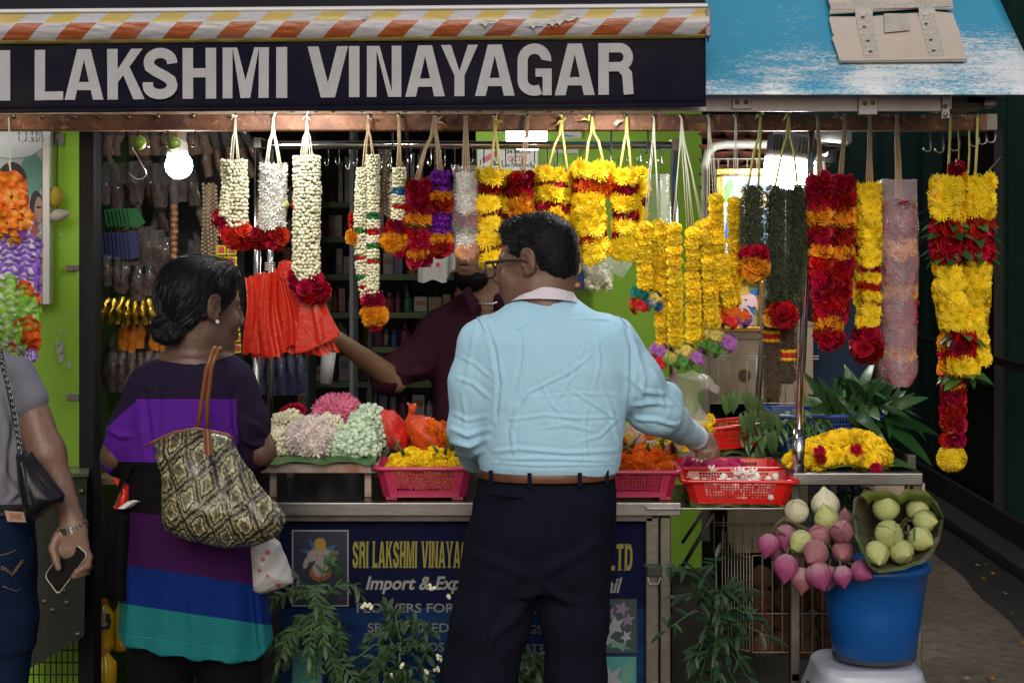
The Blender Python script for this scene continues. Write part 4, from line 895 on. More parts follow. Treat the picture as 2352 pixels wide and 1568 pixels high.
f = Field((-.60, 4.90, .90), (.26, 5.44, 1.50), .0055)
f.loft([P(0,y,SD).z for y in (1120,1000,900,800,745,712,690,672)], [(P(cx,0,SD).x, SD+.01, S(hw,SD), dp) for cx,hw,dp in ((1110,112,.125),(1110,113,.125),(1110,118,.13),(1110,130,.125),(1110,128,.11),(1111,105,.092),(1112,78,.08),(1113,56,.07))], .02, 2.2)
f.cone(PX(1012,758,SD), PX(955,828,SD-.05), .066,.064,.04); f.cone(PX(955,828,SD-.05), PX(888,868,SD-.105), .064,.057,.02)
f.cone(PX(1215,762,SD), PX(1240,900,SD), .060,.055,.03)
f.ell(P(1120,700,SD-.11), (.035,.07,.075), .012, 'sub'); f.cone(PX(1112,640,SD-.06), PX(1120,760,SD-.14), .055,.018, .01,'sub')
SCr = [(((985,840),(960,800),(970,740)), .006, 9), (((900,850),(940,860),(985,850)), .006, 8), (((1010,900),(1000,980),(1010,1050)), .005, 10), (((880,830),(890,860),(880,890)), .006, 7), (((925,820),(935,850),(930,885)), .006, 7)]
f.build('shirt', mar, shp, disp=lambda V, N: creases(V, SCr, SD+.05) + .004*npn(V, 26, 9) + .0015*npn(V, 80, 4))
for sgn, pts in ((-1, [(1078,655),(1062,668),(1085,720),(1100,700)]), (1, [(1160,650),(1182,660),(1150,735),(1142,700)])):
 b = MB(); P3 = [P(x, y, SD - .125 + .05*abs(i-1.5)*.3) for i, (x, y) in enumerate(pts)]; b.prism(P3, Vector((0,-.006,0))); b.build('collar', mar, shp, bevel=.002)
bd = MB(); rr = np.random.RandomState(19)
for k in range(2600):
 a = rr.uniform(-1.35,1.35); t = rr.rand(); y_ = -.045 - .062*t; rad = .071 - .026*t
 if abs(a) < .33 and y_ > -.078 and not (y_ > -.054 and rr.rand() < .9): continue
 if y_ > -.058 - .02*math.cos(a) and abs(a) < .9 and abs(a) > .42: continue
 p0 = local(HS, 1.02*rad*math.sin(a)*.86, 1.02*(.018 + rad*math.cos(a)*1.03), y_); d = (HS.to_3x3() @ Vector((math.sin(a)*.6, math.cos(a)*.7, -.9)) + Vector(rr.normal(size=3))*.3).normalized()*rr.uniform(.008,.016)
 s = d.cross(Vector((0,1,0))).normalized()*.0011; bd.add([p0 - s, p0 + s, p0 + d], [(0,1,2)])
o = bd.build('beard', strandm, shp); o['kind'] = 'stuff'
f = Field(P(1094,574,SD)-Vector((.11,.16,.15)), P(1094,574,SD)+Vector((.11,.12,-.01)), .004)
hel((0,.036,-.086), (.060,.064,.052), .02, MM=HS); hel((0,.0,-.05), (.076,.05,.045), .02, MM=HS); hel((0,.04,-.012), (.10,.10,.036), .004, 'sub', MM=HS); hel((0,.105,-.066), (.026,.03,.008), .003, 'sub', MM=HS); hel((0,.11,-.05), (.016,.03,.006), .003, 'sub', MM=HS)
for q in (-1,1): hel((q*.042,.085,-.035), (.026,.035,.028), .006, 'sub', MM=HS)
f.build('beard', hairm, shp, disp=lambda V, N: .0015*npn(V, 300, 5))
f = Field(P(1098,560,SD)-Vector((.12,.14,.06)), P(1098,560,SD)+Vector((.12,.16,.14)), .005)
hel((0,-.020,.040), (.081,.102,.094), .01, MM=HS); hel((0,.15,-.0), (.13,.085,.10), .01, 'sub', MM=HS); f.build('hair', hairm, shp, disp=lambda V, N: .003*npn(V, 130, 5))
b = MB(); cN = P(1118,668,SD-.035); b.tube([cN + Vector((.070*math.cos(a), -.068*math.sin(a), -.030*math.sin(a)**1.0*1.3)) for a in [i*math.pi/20 for i in range(21)]], .0022, 6); b.build('silver_chain', M_('silver', (.8,.8,.78), .2, 1., bump=(700,1.,.002)), shp, smooth=True)
# = flowers
fm = {}
def petal(name, col, **k):
 fm[name] = M_('petal_' + name, col, k.pop('rough', .6), thin=k.pop('thin', .18), var=k.pop('var', .35), spec=.3, **k); return fm[name]
petal('yellow', (.90,.66,.016)); petal('deep_yellow', (.86,.54,.008)); petal('red', (.48,.004,.014), var=.9, rough=.42); petal('crimson', (.34,.003,.014), var=.95, rough=.5)
petal('coral', (.62,.03,.02), rough=.5); petal('amber', (.78,.33,.015)); petal('orange', (.78,.17,.008)); petal('burnt', (.82,.19,.010)); petal('ivory', (.86,.83,.60)); petal('white', (.82,.81,.76)); petal('purple', (.17,.010,.32))
petal('lilac', (.45,.16,.50)); petal('pink', (.76,.22,.36)); petal('magenta', (.55,.04,.20)); petal('teal', (.01,.20,.17)); petal('green_dye', (.10,.30,.06)); petal('pale_yellow', (.75,.62,.16)); petal('blush', (.82,.72,.69)); petal('mint', (.62,.76,.58)); petal('blue_dye', (.02,.16,.42)); petal('violet', (.20,.10,.42))
calyx = M_('green_calyx', (.22,.30,.05), .6); leafm = M_('dark_leaf', (.025,.085,.022), .38, var=.5, thin=.12, coat=.15); leafb = M_('bright_leaf', (.07,.17,.03), .4, var=.4, thin=.2)
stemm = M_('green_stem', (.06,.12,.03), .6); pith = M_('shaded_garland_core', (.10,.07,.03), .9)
def rnd3(r): return Vector((r.gauss(0,1), r.gauss(0,1), r.gauss(0,1))).normalized()
def t_rose(m, seed):
 r = random.Random(seed); b = MB(); n = 12
 for k in range(n):
  t = k/(n-1); a0 = k*2.2 + r.uniform(-.2,.2); R0 = .06 + .38*t**.9; wd = 2.6 - 1.0*t; H = .60 - .26*t; lean = .0 + .20*t
  def fn(u, v):
   a = a0 + (u-.5)*wd; q = R0 + lean*v**2*1.0 + .05*(2*u-1)**2; z = H*v*(1-.22*(2*u-1)**2) - .1*t + .05*math.sin(u*7+k)*v
   if v > .9: q += .05 + .06*t; z -= .03*t
   return (q*math.cos(a), q*math.sin(a), z)
  b.sheet(fn, 5, 3)
 b.lathe([(.0001,-.25),(.3,-.2),(.42,.0),(.3,.15),(.0001,.2)], n=8)
 return b.mesh('rose', [m], True)
def t_mum(m, seed, layers=7, n0=20, half=True, wp=.09, L0=.5):
 """chrysanthemum: rings of narrow spoon petals"""
 r = random.Random(seed); b = MB()
 for l in range(layers):
  el = -.25 + 1.55*l/(layers-1); n = max(5, int(n0*math.cos(max(0, el))**.8)); L = L0*(1 - .10*l)*r.uniform(.95,1.05)
  for k in range(n):
   a = 2*math.pi*(k + .5*(l % 2) + r.uniform(-.2,.2))/n; e = el + r.uniform(-.12,.12); LL = L*r.uniform(.8,1.1)
   d = Vector((math.cos(a)*math.cos(e), math.sin(a)*math.cos(e), math.sin(e)*.55)); s = Vector((-math.sin(a), math.cos(a), 0)); upn = s.cross(d)*-1
   p0 = d*.10; p1 = d*LL*.6 + upn*.04; p2 = d*LL + upn*.02*(1-l*.3) + Vector((0,0,.04)); w1 = wp*.5;
   b.add([p0 - s*w1*.4, p0 + s*w1*.4, p1 + s*w1, p1 - s*w1, p2 + s*w1*.55, p2 - s*w1*.55], [(0,1,2,3),(3,2,4,5)])
 b.lathe([(.0001,-.16),(.2,-.12),(.22,-.02),(.12,.08),(.0001,.12)], n=7)
 return b.mesh('chrysanthemum', [m], True)
def t_pom(m, seed, n=95, sq=.8, wp=.2):
 """ruffled round marigold head"""
 r = random.Random(seed); b = MB(); b.lathe([(.0001,-.36*sq),(.28,-.22*sq),(.38,0),(.28,.22*sq),(.0001,.36*sq)], n=9)
 for k in range(n):
  z = 1 - 2*(k+.5)/n; a = k*2.39996; q = math.sqrt(max(0,1-z*z)); d = (Vector((q*math.cos(a), q*math.sin(a), z*1.0)) + rnd3(r)*.16).normalized(); s = d.cross(rnd3(r)).normalized(); t = d.cross(s)
  L = .5*r.uniform(.88,1.06); c = Vector((d.x, d.y, d.z*sq)); p0 = c*.30; p1 = c*L; w1 = wp*r.uniform(.35,.62)
  b.add([p0 - s*w1*.5, p0 + s*w1*.5, p1 + s*w1 + t*.05, p1 + t*r.uniform(-.06,.06) + c*.03, p1 - s*w1 - t*.05], [(0,1,2,3),(0,3,4)])
 return b.mesh('marigold', [m], True)
def t_bud(m, seed, L=1., w=.36):
 r = random.Random(seed); b = MB(); b.lathe([(.0001,0),(w*.5,.03),(w*.62,.22),(w*.80,.42),(w*.66,.62),(w*.25,.76),(.0001,.80)], n=6, m=0)
 b.lathe([(.0001,-.12),(w*.28,-.02),(w*.40,.12),(w*.22,.2)], n=5, m=1); return b.mesh('jasmine_bud', [m, calyx], True)
def t_open(m, seed, n=6, w=.22):
 """small open star flower"""
 r = random.Random(seed); b = MB()
 for k in range(n):
  a = 2*math.pi*k/n + r.uniform(-.15,.15); d = Vector((math.cos(a), math.sin(a), r.uniform(.3,.8))).normalized(); s = Vector((-math.sin(a), math.cos(a), 0)); p0 = Vector((0,0,.1)); p1 = p0 + d*.34; p2 = p0 + d*.58 + Vector((0,0,.02))
  b.add([p0, p1 - s*w*.5 , p2, p1 + s*w*.5, p1 + Vector((0,0,-.04))], [(0,1,4),(1,2,4),(2,3,4),(3,0,4)])
 b.tube([(0,0,-.25),(0,0,.12)], [.06,.09], 5); return b.mesh('star_flower', [m], True)
def t_ribbonrose(m, seed):
 b = MB(); b.sheet(lambda u, v: ((.15+.3*u)*math.cos(u*11), (.15+.3*u)*math.sin(u*11), .3*(v-.3)+.05*math.sin(u*20)), 22, 1); b.lathe([(.0001,-.1),(.42,-.06),(.4,.05),(.0001,.08)], n=8); return b.mesh('ribbon_rose', [m], True)
def t_leaf(m, seed, w=.36, nseg=5, curl=.25, fold=.12, name='leaf'):
 r = random.Random(seed); b = MB(); vs = []; fs = []
 for i in range(nseg+1):
  t = i/nseg; ww = w*math.sin(math.pi*min(1,(t*.94+.06)))**.75*(1-.25*t); z = curl*t*t*-1;
  vs += [(-ww/2, t, z + fold*ww), (0, t, z), (ww/2, t, z + fold*ww)]
 for i in range(nseg):
  o = i*3; fs += [(o, o+1, o+4, o+3), (o+1, o+2, o+5, o+4)]
 b.add(vs, fs); return b.mesh(name, [m], True)
TPL = {}
def V3(fn, m, nvar=3, **k): return [fn(m, 100*i + 7, **k) for i in range(nvar)]
for c in ('red','crimson','coral','amber','orange','pink','magenta'): TPL['rose_'+c] = V3(t_rose, fm[c], 2)
for c in ('yellow','lilac','orange','pale_yellow','teal','green_dye','coral','blue_dye','violet'): TPL['mum_'+c] = V3(t_mum, fm[c], 3)
for c in ('yellow','deep_yellow','burnt','orange'): TPL['pom_'+c] = V3(t_pom, fm[c], 3)
petal('marigold', (.95,.74,.035), thin=.25); TPL['flatpom'] = V3(t_pom, fm['marigold'], 3, n=140, sq=.85, wp=.2)
TPL['globe'] = V3(t_pom, fm['purple'], 2, n=60, sq=1., wp=.16)
for c in ('ivory','mint','white'): TPL['bud_'+c] = V3(t_bud, fm[c], 2, w=.5)
for c in ('white','blush','mint','pink','ivory'): TPL['star_'+c] = V3(t_open, fm[c], 2)
for c,m in (('red','red'),('green','teal'),('blue','blue_dye')): TPL['ribbon_'+c] = V3(t_ribbonrose, M_('ribbon_'+c, {'red':(.5,.004,.012),'green':(.008,.20,.05),'blue':(.015,.17,.45)}[c], .35), 1)
TPL['leaf'] = [t_leaf(leafm, i, w=.42) for i in range(2)]; TPL['broad_leaf'] = [t_leaf(leafm, 5, w=.6, fold=.25), t_leaf(leafb, 6, w=.55)]
NM = {'rose':'rose','mum':'chrysanthemum','pom':'marigold','flatpom':'marigold','globe':'globe_flower','bud':'jasmine_bud','star':'star_flower','ribbon':'ribbon_rose','leaf':'leaf','broad':'leaf'}
SZ = {'rose':.034,'mum':.056,'pom':.045,'flatpom':.05,'globe':.021,'bud':.0165,'star':.020,'ribbon':.016}
def flower(kind, p, n, s, r): return (r.choice(TPL[kind]), frame_to(n, r.uniform(0,6.28), p, s))
def path_pt(pts, t):
 n = len(pts) - 1; x = min(max(t, 0), .99999)*n; i = int(x); return pts[i].lerp(pts[i+1], x - i)
def cover(items, r, a, b, R, kind, s=None, dens=1., back=True, tip=.5, droop=0.):
 """cover the tube a-b of radius R with blossoms facing outward"""
 base = kind.split('_')[0]; s = s or SZ[base]; L = (b - a).length; ax = (b - a).normalized(); u = ax.cross(Vector((0,1,0))).normalized(); v = ax.cross(u)
 sp = s*{'rose':.76,'mum':.50,'pom':.8,'globe':.92,'bud':.66,'star':.40,'ribbon':.8}.get(base,.8)/math.sqrt(dens); rows = max(1, round(L/sp)); per = max(3, round(2*math.pi*R*.9/sp))
 for i in range(rows):
  for k in range(per):
   q = 2*math.pi*(k + .5*(i % 2) + r.uniform(-.18,.18))/per; d = u*math.cos(q) + v*math.sin(q)
   if not back and d.y > .45: continue
   p = a + ax*(L*(i + .5 + r.uniform(-.22,.22))/rows); off = max(.0, R - s*{'rose':.30,'mum':.10,'bud':.62,'star':.42,'globe':.4}.get(base,.3))
   nn = (d + ax*(droop + r.uniform(-.3,.3)) + rnd3(r)*.12*(2 if base in ('bud','star') else 1)); items.setdefault((NM[base]), []).append(flower(kind, p + d*off*r.uniform(.94,1.05), nn, s*r.uniform(.86,1.12), r))
def leafring(items, r, c, R, n, s, ax=Vector((0,0,-1)), kind='broad_leaf'):
 for k in range(n):
  q = 2*math.pi*(k + r.random()*.5)/n; d = Vector((math.cos(q), math.sin(q), -.10 + r.uniform(-.2,.2))).normalized(); zax = Vector((0,0,1)); x = d.cross(zax).normalized(); z2 = x.cross(d)
  M = Matrix.Translation(c + d*R*.35) @ Matrix((x, d, z2)).transposed().to_4x4() @ Matrix.Rotation(r.uniform(-.5,.5), 4, 'Y') @ Matrix.Scale(s*r.uniform(.8,1.15), 4)
  items.setdefault('leaf', []).append((r.choice(TPL[kind]), M))
grm = M_('dark_grass_blade', (.035,.052,.022), .6, nz=(60,0,(.085,.10,.045))); vetm = M_('dry_brown_bristle', (.17,.115,.07), .8, nz=(60,0,(.09,.058,.035)))
def bristles(parent, pts, R, m, n, L, seed, name='grass_blades'):
 r = np.random.RandomState(seed); b = MB(); LL = sum((pts[i+1]-pts[i]).length for i in range(len(pts)-1))
 for k in range(n):
  t = r.rand(); c = path_pt(pts, t); ax = (path_pt(pts, min(1,t+.02)) - path_pt(pts, max(0,t-.02))).normalized(); u = ax.cross(Vector((0,1,0))).normalized(); v = ax.cross(u); q = r.rand()*6.283
  d = u*math.cos(q) + v*math.sin(q); edge = min(1, min(t, 1-t)*LL/R*1.2 + .55); p = c + d*R*r.uniform(.70,1.0)*edge; dd = (d*r.uniform(.5,1.2) + ax*r.normal()*.8 + Vector(r.normal(size=3))*.35).normalized(); s = dd.cross(Vector(r.normal(size=3))).normalized()*r.uniform(.0007,.0013)
  b.add([p - s, p + s, p + dd*L*r.uniform(.6,1.1)], [(0,1,2)])
 o = b.build(name, m, parent); o['kind'] = 'stuff'; return o
GD = 4.405     # depth of the garlands in front of the beam
def g_strings(parent, tops, hook, col, n=2, w_=.0016, d=None, flat=1.):
 d = d or GD
 for tx, ty in tops:
  for k in range(n):
   o = (k - (n-1)/2)*5; h = P(hook[0] + o*.25, hook[1], BD - .012); e = P(tx + o, ty + 6, d); mid = h.lerp(e, .5) + Vector((rnd.uniform(-.002,.002), -.004, 0))
   b = MB(); b.tube([h, P(hook[0] + o*.5, 300, BD - .014).lerp(mid, .3), mid, e], w_, 5, flat=flat); b.build('string', col, parent, smooth=True)
raff = M_('raffia_string', (.50,.36,.22), .7, nz=(300,0,(.38,.26,.15))); ystr = M_('yellow_plastic_string', (.66,.60,.16), .35); cstr = M_('cream_string', (.68,.62,.46), .7); thread = M_('white_thread', (.75,.74,.6), .6)
def knot(parent, x, y, m, s=1.):
 b = MB()
 for k in range(3):
  a = P(x, y, BD - .02); e = P(x + rnd.uniform(-16,16)*s, y + rnd.uniform(-14,12)*s, BD - .026); b.tube([a, a.lerp(e,.5) + Vector((0,-.003,.004)), e], [.0016,.0030*s,.0012], 5, flat=.5)
 b.lathe([(.0001,-.004),(.004,0),(.0001,.004)], P(x, y, BD-.02), 6); b.build('knot', m, parent, smooth=True)
GC = 'garland'
def garland(label, strands, strings, group='fresh flower garlands hanging from the rusty beam', seed=1, d=None, core=pith, tip=None):
 """strands: (points [(px,py)..], radius px, bands [(fraction end, kind[, size])])"""
 d = d or GD; r = random.Random(seed); x0 = sum(p[0] for p in strands[0][0])/len(strands[0][0]); y0 = max(p[1] for s in strands for p in s[0])
 g = thing('flower_garland', P(x0, y0, d), label, GC, group); items = {}
 for st in strands:
  pts_, Rp, bands = st[:3]; dd = st[3] if len(st) > 3 else 0.
  pts = [P(x, y, d + dd) for x, y in pts_]; L = sum((pts[i+1]-pts[i]).length for i in range(len(pts)-1)); f0 = 0.
  kinds0 = bands[0][1]
  cb_ = MB(); k = 12
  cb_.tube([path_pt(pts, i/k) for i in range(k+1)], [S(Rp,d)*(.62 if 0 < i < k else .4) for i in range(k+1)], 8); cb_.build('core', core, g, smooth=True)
  for bd_ in bands:
   f1, kind = bd_[0], bd_[1]; s = bd_[2] if len(bd_) > 2 else None; R = S(Rp, d)*(bd_[3] if len(bd_) > 3 else 1.)
   a, bq = f0, f1; n = max(1, int(round((bq - a)*len(pts_)*1.5)))
   if kind in ('grass',): bristles(g, [path_pt(pts, a), path_pt(pts, bq)], R*1.15, grm, 420, .022, seed, 'grass_blades')
   elif kind == 'leafring':
    for q in range(max(1, s or 1)): leafring(items, r, path_pt(pts, a + (bq-a)*(q+.5)/max(1, s or 1)), R, 7, .062)
   elif kind == 'stack':        # one flat pompon per level
    m = max(2, round((bq-a)*L/(s or .030)))
    for q in range(m):
     c = path_pt(pts, a + (bq-a)*(q+.5)/m) + Vector((r.uniform(-.002,.002), r.uniform(-.002,.002), 0)); ax = (path_pt(pts, min(1, a+.05+(bq-a)*q/m)) - path_pt(pts, a+(bq-a)*q/m)).normalized()
     items.setdefault('marigold', []).append((r.choice(TPL['flatpom']), frame_to(ax + rnd3(r)*.10, r.uniform(0,6), c, 2*R*r.uniform(.95,1.04))))
   elif kind == 'none': pass
   else:
    for q in range(n): cover(items, r, path_pt(pts, a + (bq-a)*q/n), path_pt(pts, a + (bq-a)*(q+1)/n), R, kind, s)
   f0 = f1
 if tip:
  for (px, py, kind, n, spread, s) in tip:
   base = kind.split('_')[0]; c = P(px, py, d); R = S(spread, d)
   for k in range(n):
    z = 1 - 2*(k+.5)/n; a = k*2.4; q = math.sqrt(max(0,1-z*z)); dr = (Vector((q*math.cos(a), -abs(q*math.sin(a))*1.0 if k % 4 else q*math.sin(a), z*.8)) + rnd3(r)*.1)
    items.setdefault(NM[base], []).append(flower(kind, c + Vector((dr.x*R, dr.y*R*.8, dr.z*R)), dr, s*r.uniform(.9,1.1), r))
   cb_ = MB(); cb_.lathe([(.0001,-.7*R),(.6*R,-.4*R),(.8*R,0),(.6*R,.4*R),(.0001,.7*R)], c, 9); cb_.build('core', core, g, smooth=True)
 for nm, it in items.items(): pieces(g, nm, it)
 for s_ in strings: g_strings(g, *s_)
 return g
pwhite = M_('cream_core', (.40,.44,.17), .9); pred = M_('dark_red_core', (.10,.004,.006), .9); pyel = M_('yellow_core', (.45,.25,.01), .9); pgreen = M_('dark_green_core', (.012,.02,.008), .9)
# ---- jasmine and tuberose
g = garland('ivory jasmine bud garland ending in red and coral roses, leftmost of the white garlands', [([(538,368),(540,430),(541,520)], 29, [(1,'bud_ivory',.0155)]), ([(522,430),(516,500)], 13, [(1,'bud_ivory',.0155)], -.02)], [([(532,365),(548,366)], (541,266), cstr, 2)], seed=3, core=pwhite,
 tip=[(513,502,'rose_crimson',6,16,.034), (545,540,'rose_coral',12,25,.036), (560,552,'rose_crimson',4,12,.032)]); knot(g, 541, 268, cstr, .8)
g = garland('white tuberose garland with a few red specks and a crimson rose end', [([(628,378),(627,450),(624,525)], 32, [(1,'star_white',.024)])], [([(612,378),(644,380)], (628,268), cstr, 2, .0024)], seed=4, core=pwhite, tip=[(597,545,'rose_crimson',7,17,.034),(632,545,'rose_crimson',9,24,.034),(624,475,'rose_coral',1,1,.018),(646,470,'rose_red',1,24,.016),(612,466,'rose_red',1,22,.012)]); knot(g, 630, 268, cstr)
g = garland('long fat ivory jasmine garland ending in crimson roses beside the red bags', [([(704,358),(706,440),(703,540),(703,642)], 31, [(1,'bud_ivory',.0155)])], [([(692,360),(703,360),(716,360)], (705,268), cstr, 2)], seed=5, core=pwhite, tip=[(686,642,'rose_crimson',5,17,.032),(712,660,'rose_crimson',12,30,.034),(736,672,'rose_crimson',6,15,.032)]); knot(g, 704, 268, cstr)
g = garland('long double strand of tight cream jasmine with red and green ribbon rings', [
 ([(835,385),(830,470),(828,560),(836,640),(845,682)], 16, [(.40,'bud_ivory',.0125),(.44,'ribbon_green',.0135),(.58,'bud_ivory',.0125),(.62,'ribbon_red',.0135),(.72,'bud_ivory',.0125),(.76,'ribbon_green',.0135),(.84,'bud_ivory',.0125),(.88,'ribbon_red',.0135),(1,'bud_ivory',.0125)]),
 ([(857,355),(857,450),(857,540),(856,620),(854,682)], 15, [(.36,'bud_ivory',.0125),(.40,'ribbon_green',.0135),(.46,'bud_ivory',.0125),(.50,'ribbon_red',.0135),(.56,'bud_ivory',.0125),(.60,'ribbon_green',.0135),(.67,'bud_ivory',.0125),(.71,'ribbon_red',.0135),(1,'bud_ivory',.0125)], -.006),
 ([(818,500),(816,520)], 10, [(1,'rose_crimson',.026)], .03)], [([(835,385),(857,352)], (846,268), raff, 2, .0022)], seed=6, core=pwhite, tip=[(856,690,'rose_crimson',8,19,.030),(862,722,'rose_amber',11,21,.034),(866,742,'rose_crimson',3,10,.026),(814,545,'rose_amber',4,10,.028)]); knot(g, 850, 274, raff)
g = garland('thin cream jasmine garland with blue and red ribbon rings over amber roses', [([(917,384),(917,450),(913,512)], 15.5, [(.36,'bud_ivory',.0125),(.48,'ribbon_blue',.0135),(.65,'bud_ivory',.0125),(.75,'ribbon_red',.0135),(1,'bud_ivory',.0125)]), ([(905,400),(905,480)], 10, [(.5,'bud_ivory',.0125),(.6,'ribbon_blue',.0135),(1,'bud_ivory',.0125)], .035)], [([(917,385)], (917,266), raff, 3, .0026)], seed=7, core=pwhite, tip=[(912,525,'rose_crimson',8,21,.030),(908,552,'rose_amber',9,22,.034),(915,570,'rose_crimson',4,12,.028)])
g = garland('fat crimson rose garland with one amber ring and a wisp of dark grass', [([(963,418),(963,500),(962,560),(966,608)], 26, [(.30,'rose_crimson'),(.40,'rose_amber'),(.49,'grass'),(.78,'rose_crimson'),(.88,'rose_amber',.028),(1,'rose_crimson')])], [([(956,414)], (998,266), raff, 3, .0024)], seed=8, core=pred)
g = garland('purple globe flower garland with amber and crimson roses between', [([(1011,392),(1012,480),(1012,585)], 25, [(.30,'globe'),(.38,'rose_amber',.030),(.50,'rose_crimson',.036),(.78,'globe'),(.86,'rose_amber',.030),(1,'rose_crimson',.034)])], [([(1012,390)], (1000,266), raff, 3, .0024)], seed=9, core=M_('purple_core', (.04,.004,.07), .9)); knot(g, 1004, 280, raff, 1.3)
# ---- yellow chrysanthemum garlands
Y, RD, AM = 'mum_yellow', 'rose_crimson', 'rose_amber'
def yr(bands): return [(f, k) + ((.060,) if k == Y else (.034, .82) if k == RD else ()) for f, k in bands]
g = garland('double yellow chrysanthemum garland with red rings just left of the man in blue', [([(1124,392),(1120,470),(1122,540),(1134,600)], 30, yr([(.12,Y),(.22,RD),(.38,Y),(.45,RD),(.60,Y),(.68,RD),(.80,Y),(.88,RD),(1,Y)])), ([(1160,400),(1158,480),(1160,560)], 22, yr([(.16,Y),(.35,RD),(.55,Y),(.70,RD),(1,Y)]), .035)], [([(1128,392),(1150,392)], (1137,268), ystr, 1, .004, None, .35)], seed=10, core=pyel); knot(g, 1143, 282, ystr, 1.3)
g = garland('crimson and magenta rose garland with an amber tip right above the man’s hair', [([(1198,405),(1198,450),(1200,520)], 26, [(.52,'rose_crimson',.036),(.85,'rose_amber',.036),(1,'rose_crimson')])], [([(1199,402)], (1212,266), raff, 3, .0022)], seed=11, core=pred)
g = garland('double yellow chrysanthemum garland with red rings behind the man’s head', [([(1262,392),(1258,460),(1262,540)], 33, yr([(.14,Y),(.32,RD),(.50,Y),(.66,RD),(1,Y)])), ([(1300,394),(1302,460),(1304,545)], 24, yr([(.2,Y),(.36,RD),(.55,Y),(.7,RD),(1,Y)]), .03)], [([(1256,390),(1303,388)], (1290,268), ystr, 1, .004, None, .35)], seed=12, core=pyel); knot(g, 1294, 276, ystr, 1.3)
g = garland('widest yellow chrysanthemum garland with an orange and crimson rose band', [([(1355,380),(1350,440),(1352,520),(1372,592)], 37, [(.13,Y,.062),(.24,'rose_crimson',.034,.85),(.30,'rose_orange',.034,.85),(.36,'rose_crimson',.034,.85),(.74,Y,.062),(.82,'rose_crimson',.034,.8),(1,Y,.060,.85)]), ([(1388,380),(1388,440)], 22, [(.4,Y),(1,'rose_orange')], .02)], [([(1345,378),(1388,378)], (1360,268), ystr, 1, .004, None, .35)], seed=13, core=pyel); knot(g, 1352, 276, ystr, 1.3)
g = garland('shorter double yellow chrysanthemum garland right of the widest one', [([(1432,390),(1436,450),(1438,520),(1436,592)], 31, yr([(.18,Y),(.33,RD),(.47,Y),(.60,RD),(.74,Y),(.82,RD),(1,Y)])), ([(1468,394),(1468,460),(1462,500)], 20, yr([(.4,Y),(.7,RD),(1,Y)]), .03)], [([(1424,386),(1450,386)], (1440,268), ystr, 1, .004, None, .35)], seed=14, core=pyel); knot(g, 1428, 278, cstr, 1.3)
# ---- thin marigold strands with dyed tassels
def tassel(px, py, R, cols, n, s=.036): return [(px + R*.5*math.cos(k*2.2), py + R*.5*math.sin(k*2.2)*.7, c, n, R*.55, s) for k, c in enumerate(cols)]
def thin(label, pts1, pts2, tip, strings, seed, R=18.5): return garland(label, [(pts1, R, [(1,'stack',.0215)], -.018), (pts2, R, [(1,'stack',.0215)], .03)], strings, seed=seed, core=pyel, tip=tip, group='thin yellow marigold strings with dyed tassels')
thin('leftmost thin marigold string, ending in a teal, orange and blue tassel', [(1480,512),(1478,590),(1482,662)], [(1514,510),(1512,590),(1494,662)], tassel(1480,688,40,['mum_pale_yellow','mum_coral','mum_teal','mum_blue_dye'],5) , [([(1482,508),(1514,508)], (1502,268), thread, 2, .0010)], 20)
thin('long marigold string hanging in front of the steel pole, with a yellow and orange tassel', [(1550,512),(1550,640),(1551,720),(1553,790)], [(1530,530),(1526,640),(1522,720),(1524,796)], tassel(1520,820,38,['mum_pale_yellow','mum_coral','mum_lilac','mum_green_dye'],5), [([(1548,508),(1580,515)], (1565,268), thread, 2, .0010)], 21)
thin('marigold string mid bunch, with a large purple blossom at its end', [(1590,524),(1590,640),(1592,720),(1590,780)], [(1612,510),(1608,620),(1606,700),(1600,776)], tassel(1578,818,38,['mum_lilac','mum_green_dye','mum_pale_yellow','mum_lilac'],5), [([(1592,518),(1612,508)], (1565,268), thread, 2, .0010)], 22)
thin('marigold string ending in a lilac, yellow and green tassel near the wire rack', [(1624,505),(1628,600),(1632,680),(1638,748)], [(1660,590),(1664,660),(1650,742)], tassel(1648,785,42,['mum_lilac','mum_green_dye','mum_pale_yellow','mum_lilac'],6), [([(1626,500)], (1628,268), thread, 2, .0010)], 23)
thin('highest hung marigold string of the bunch, with an orange tassel', [(1643,450),(1646,540),(1654,620),(1680,700)], [(1687,456),(1690,540),(1688,620),(1684,700)], tassel(1686,728,36,['mum_orange','mum_coral','mum_orange','mum_violet'],6), [([(1643,446)], (1628,268), thread, 3, .0010), ([(1687,450)], (1690,268), thread, 3, .0010)], 24)
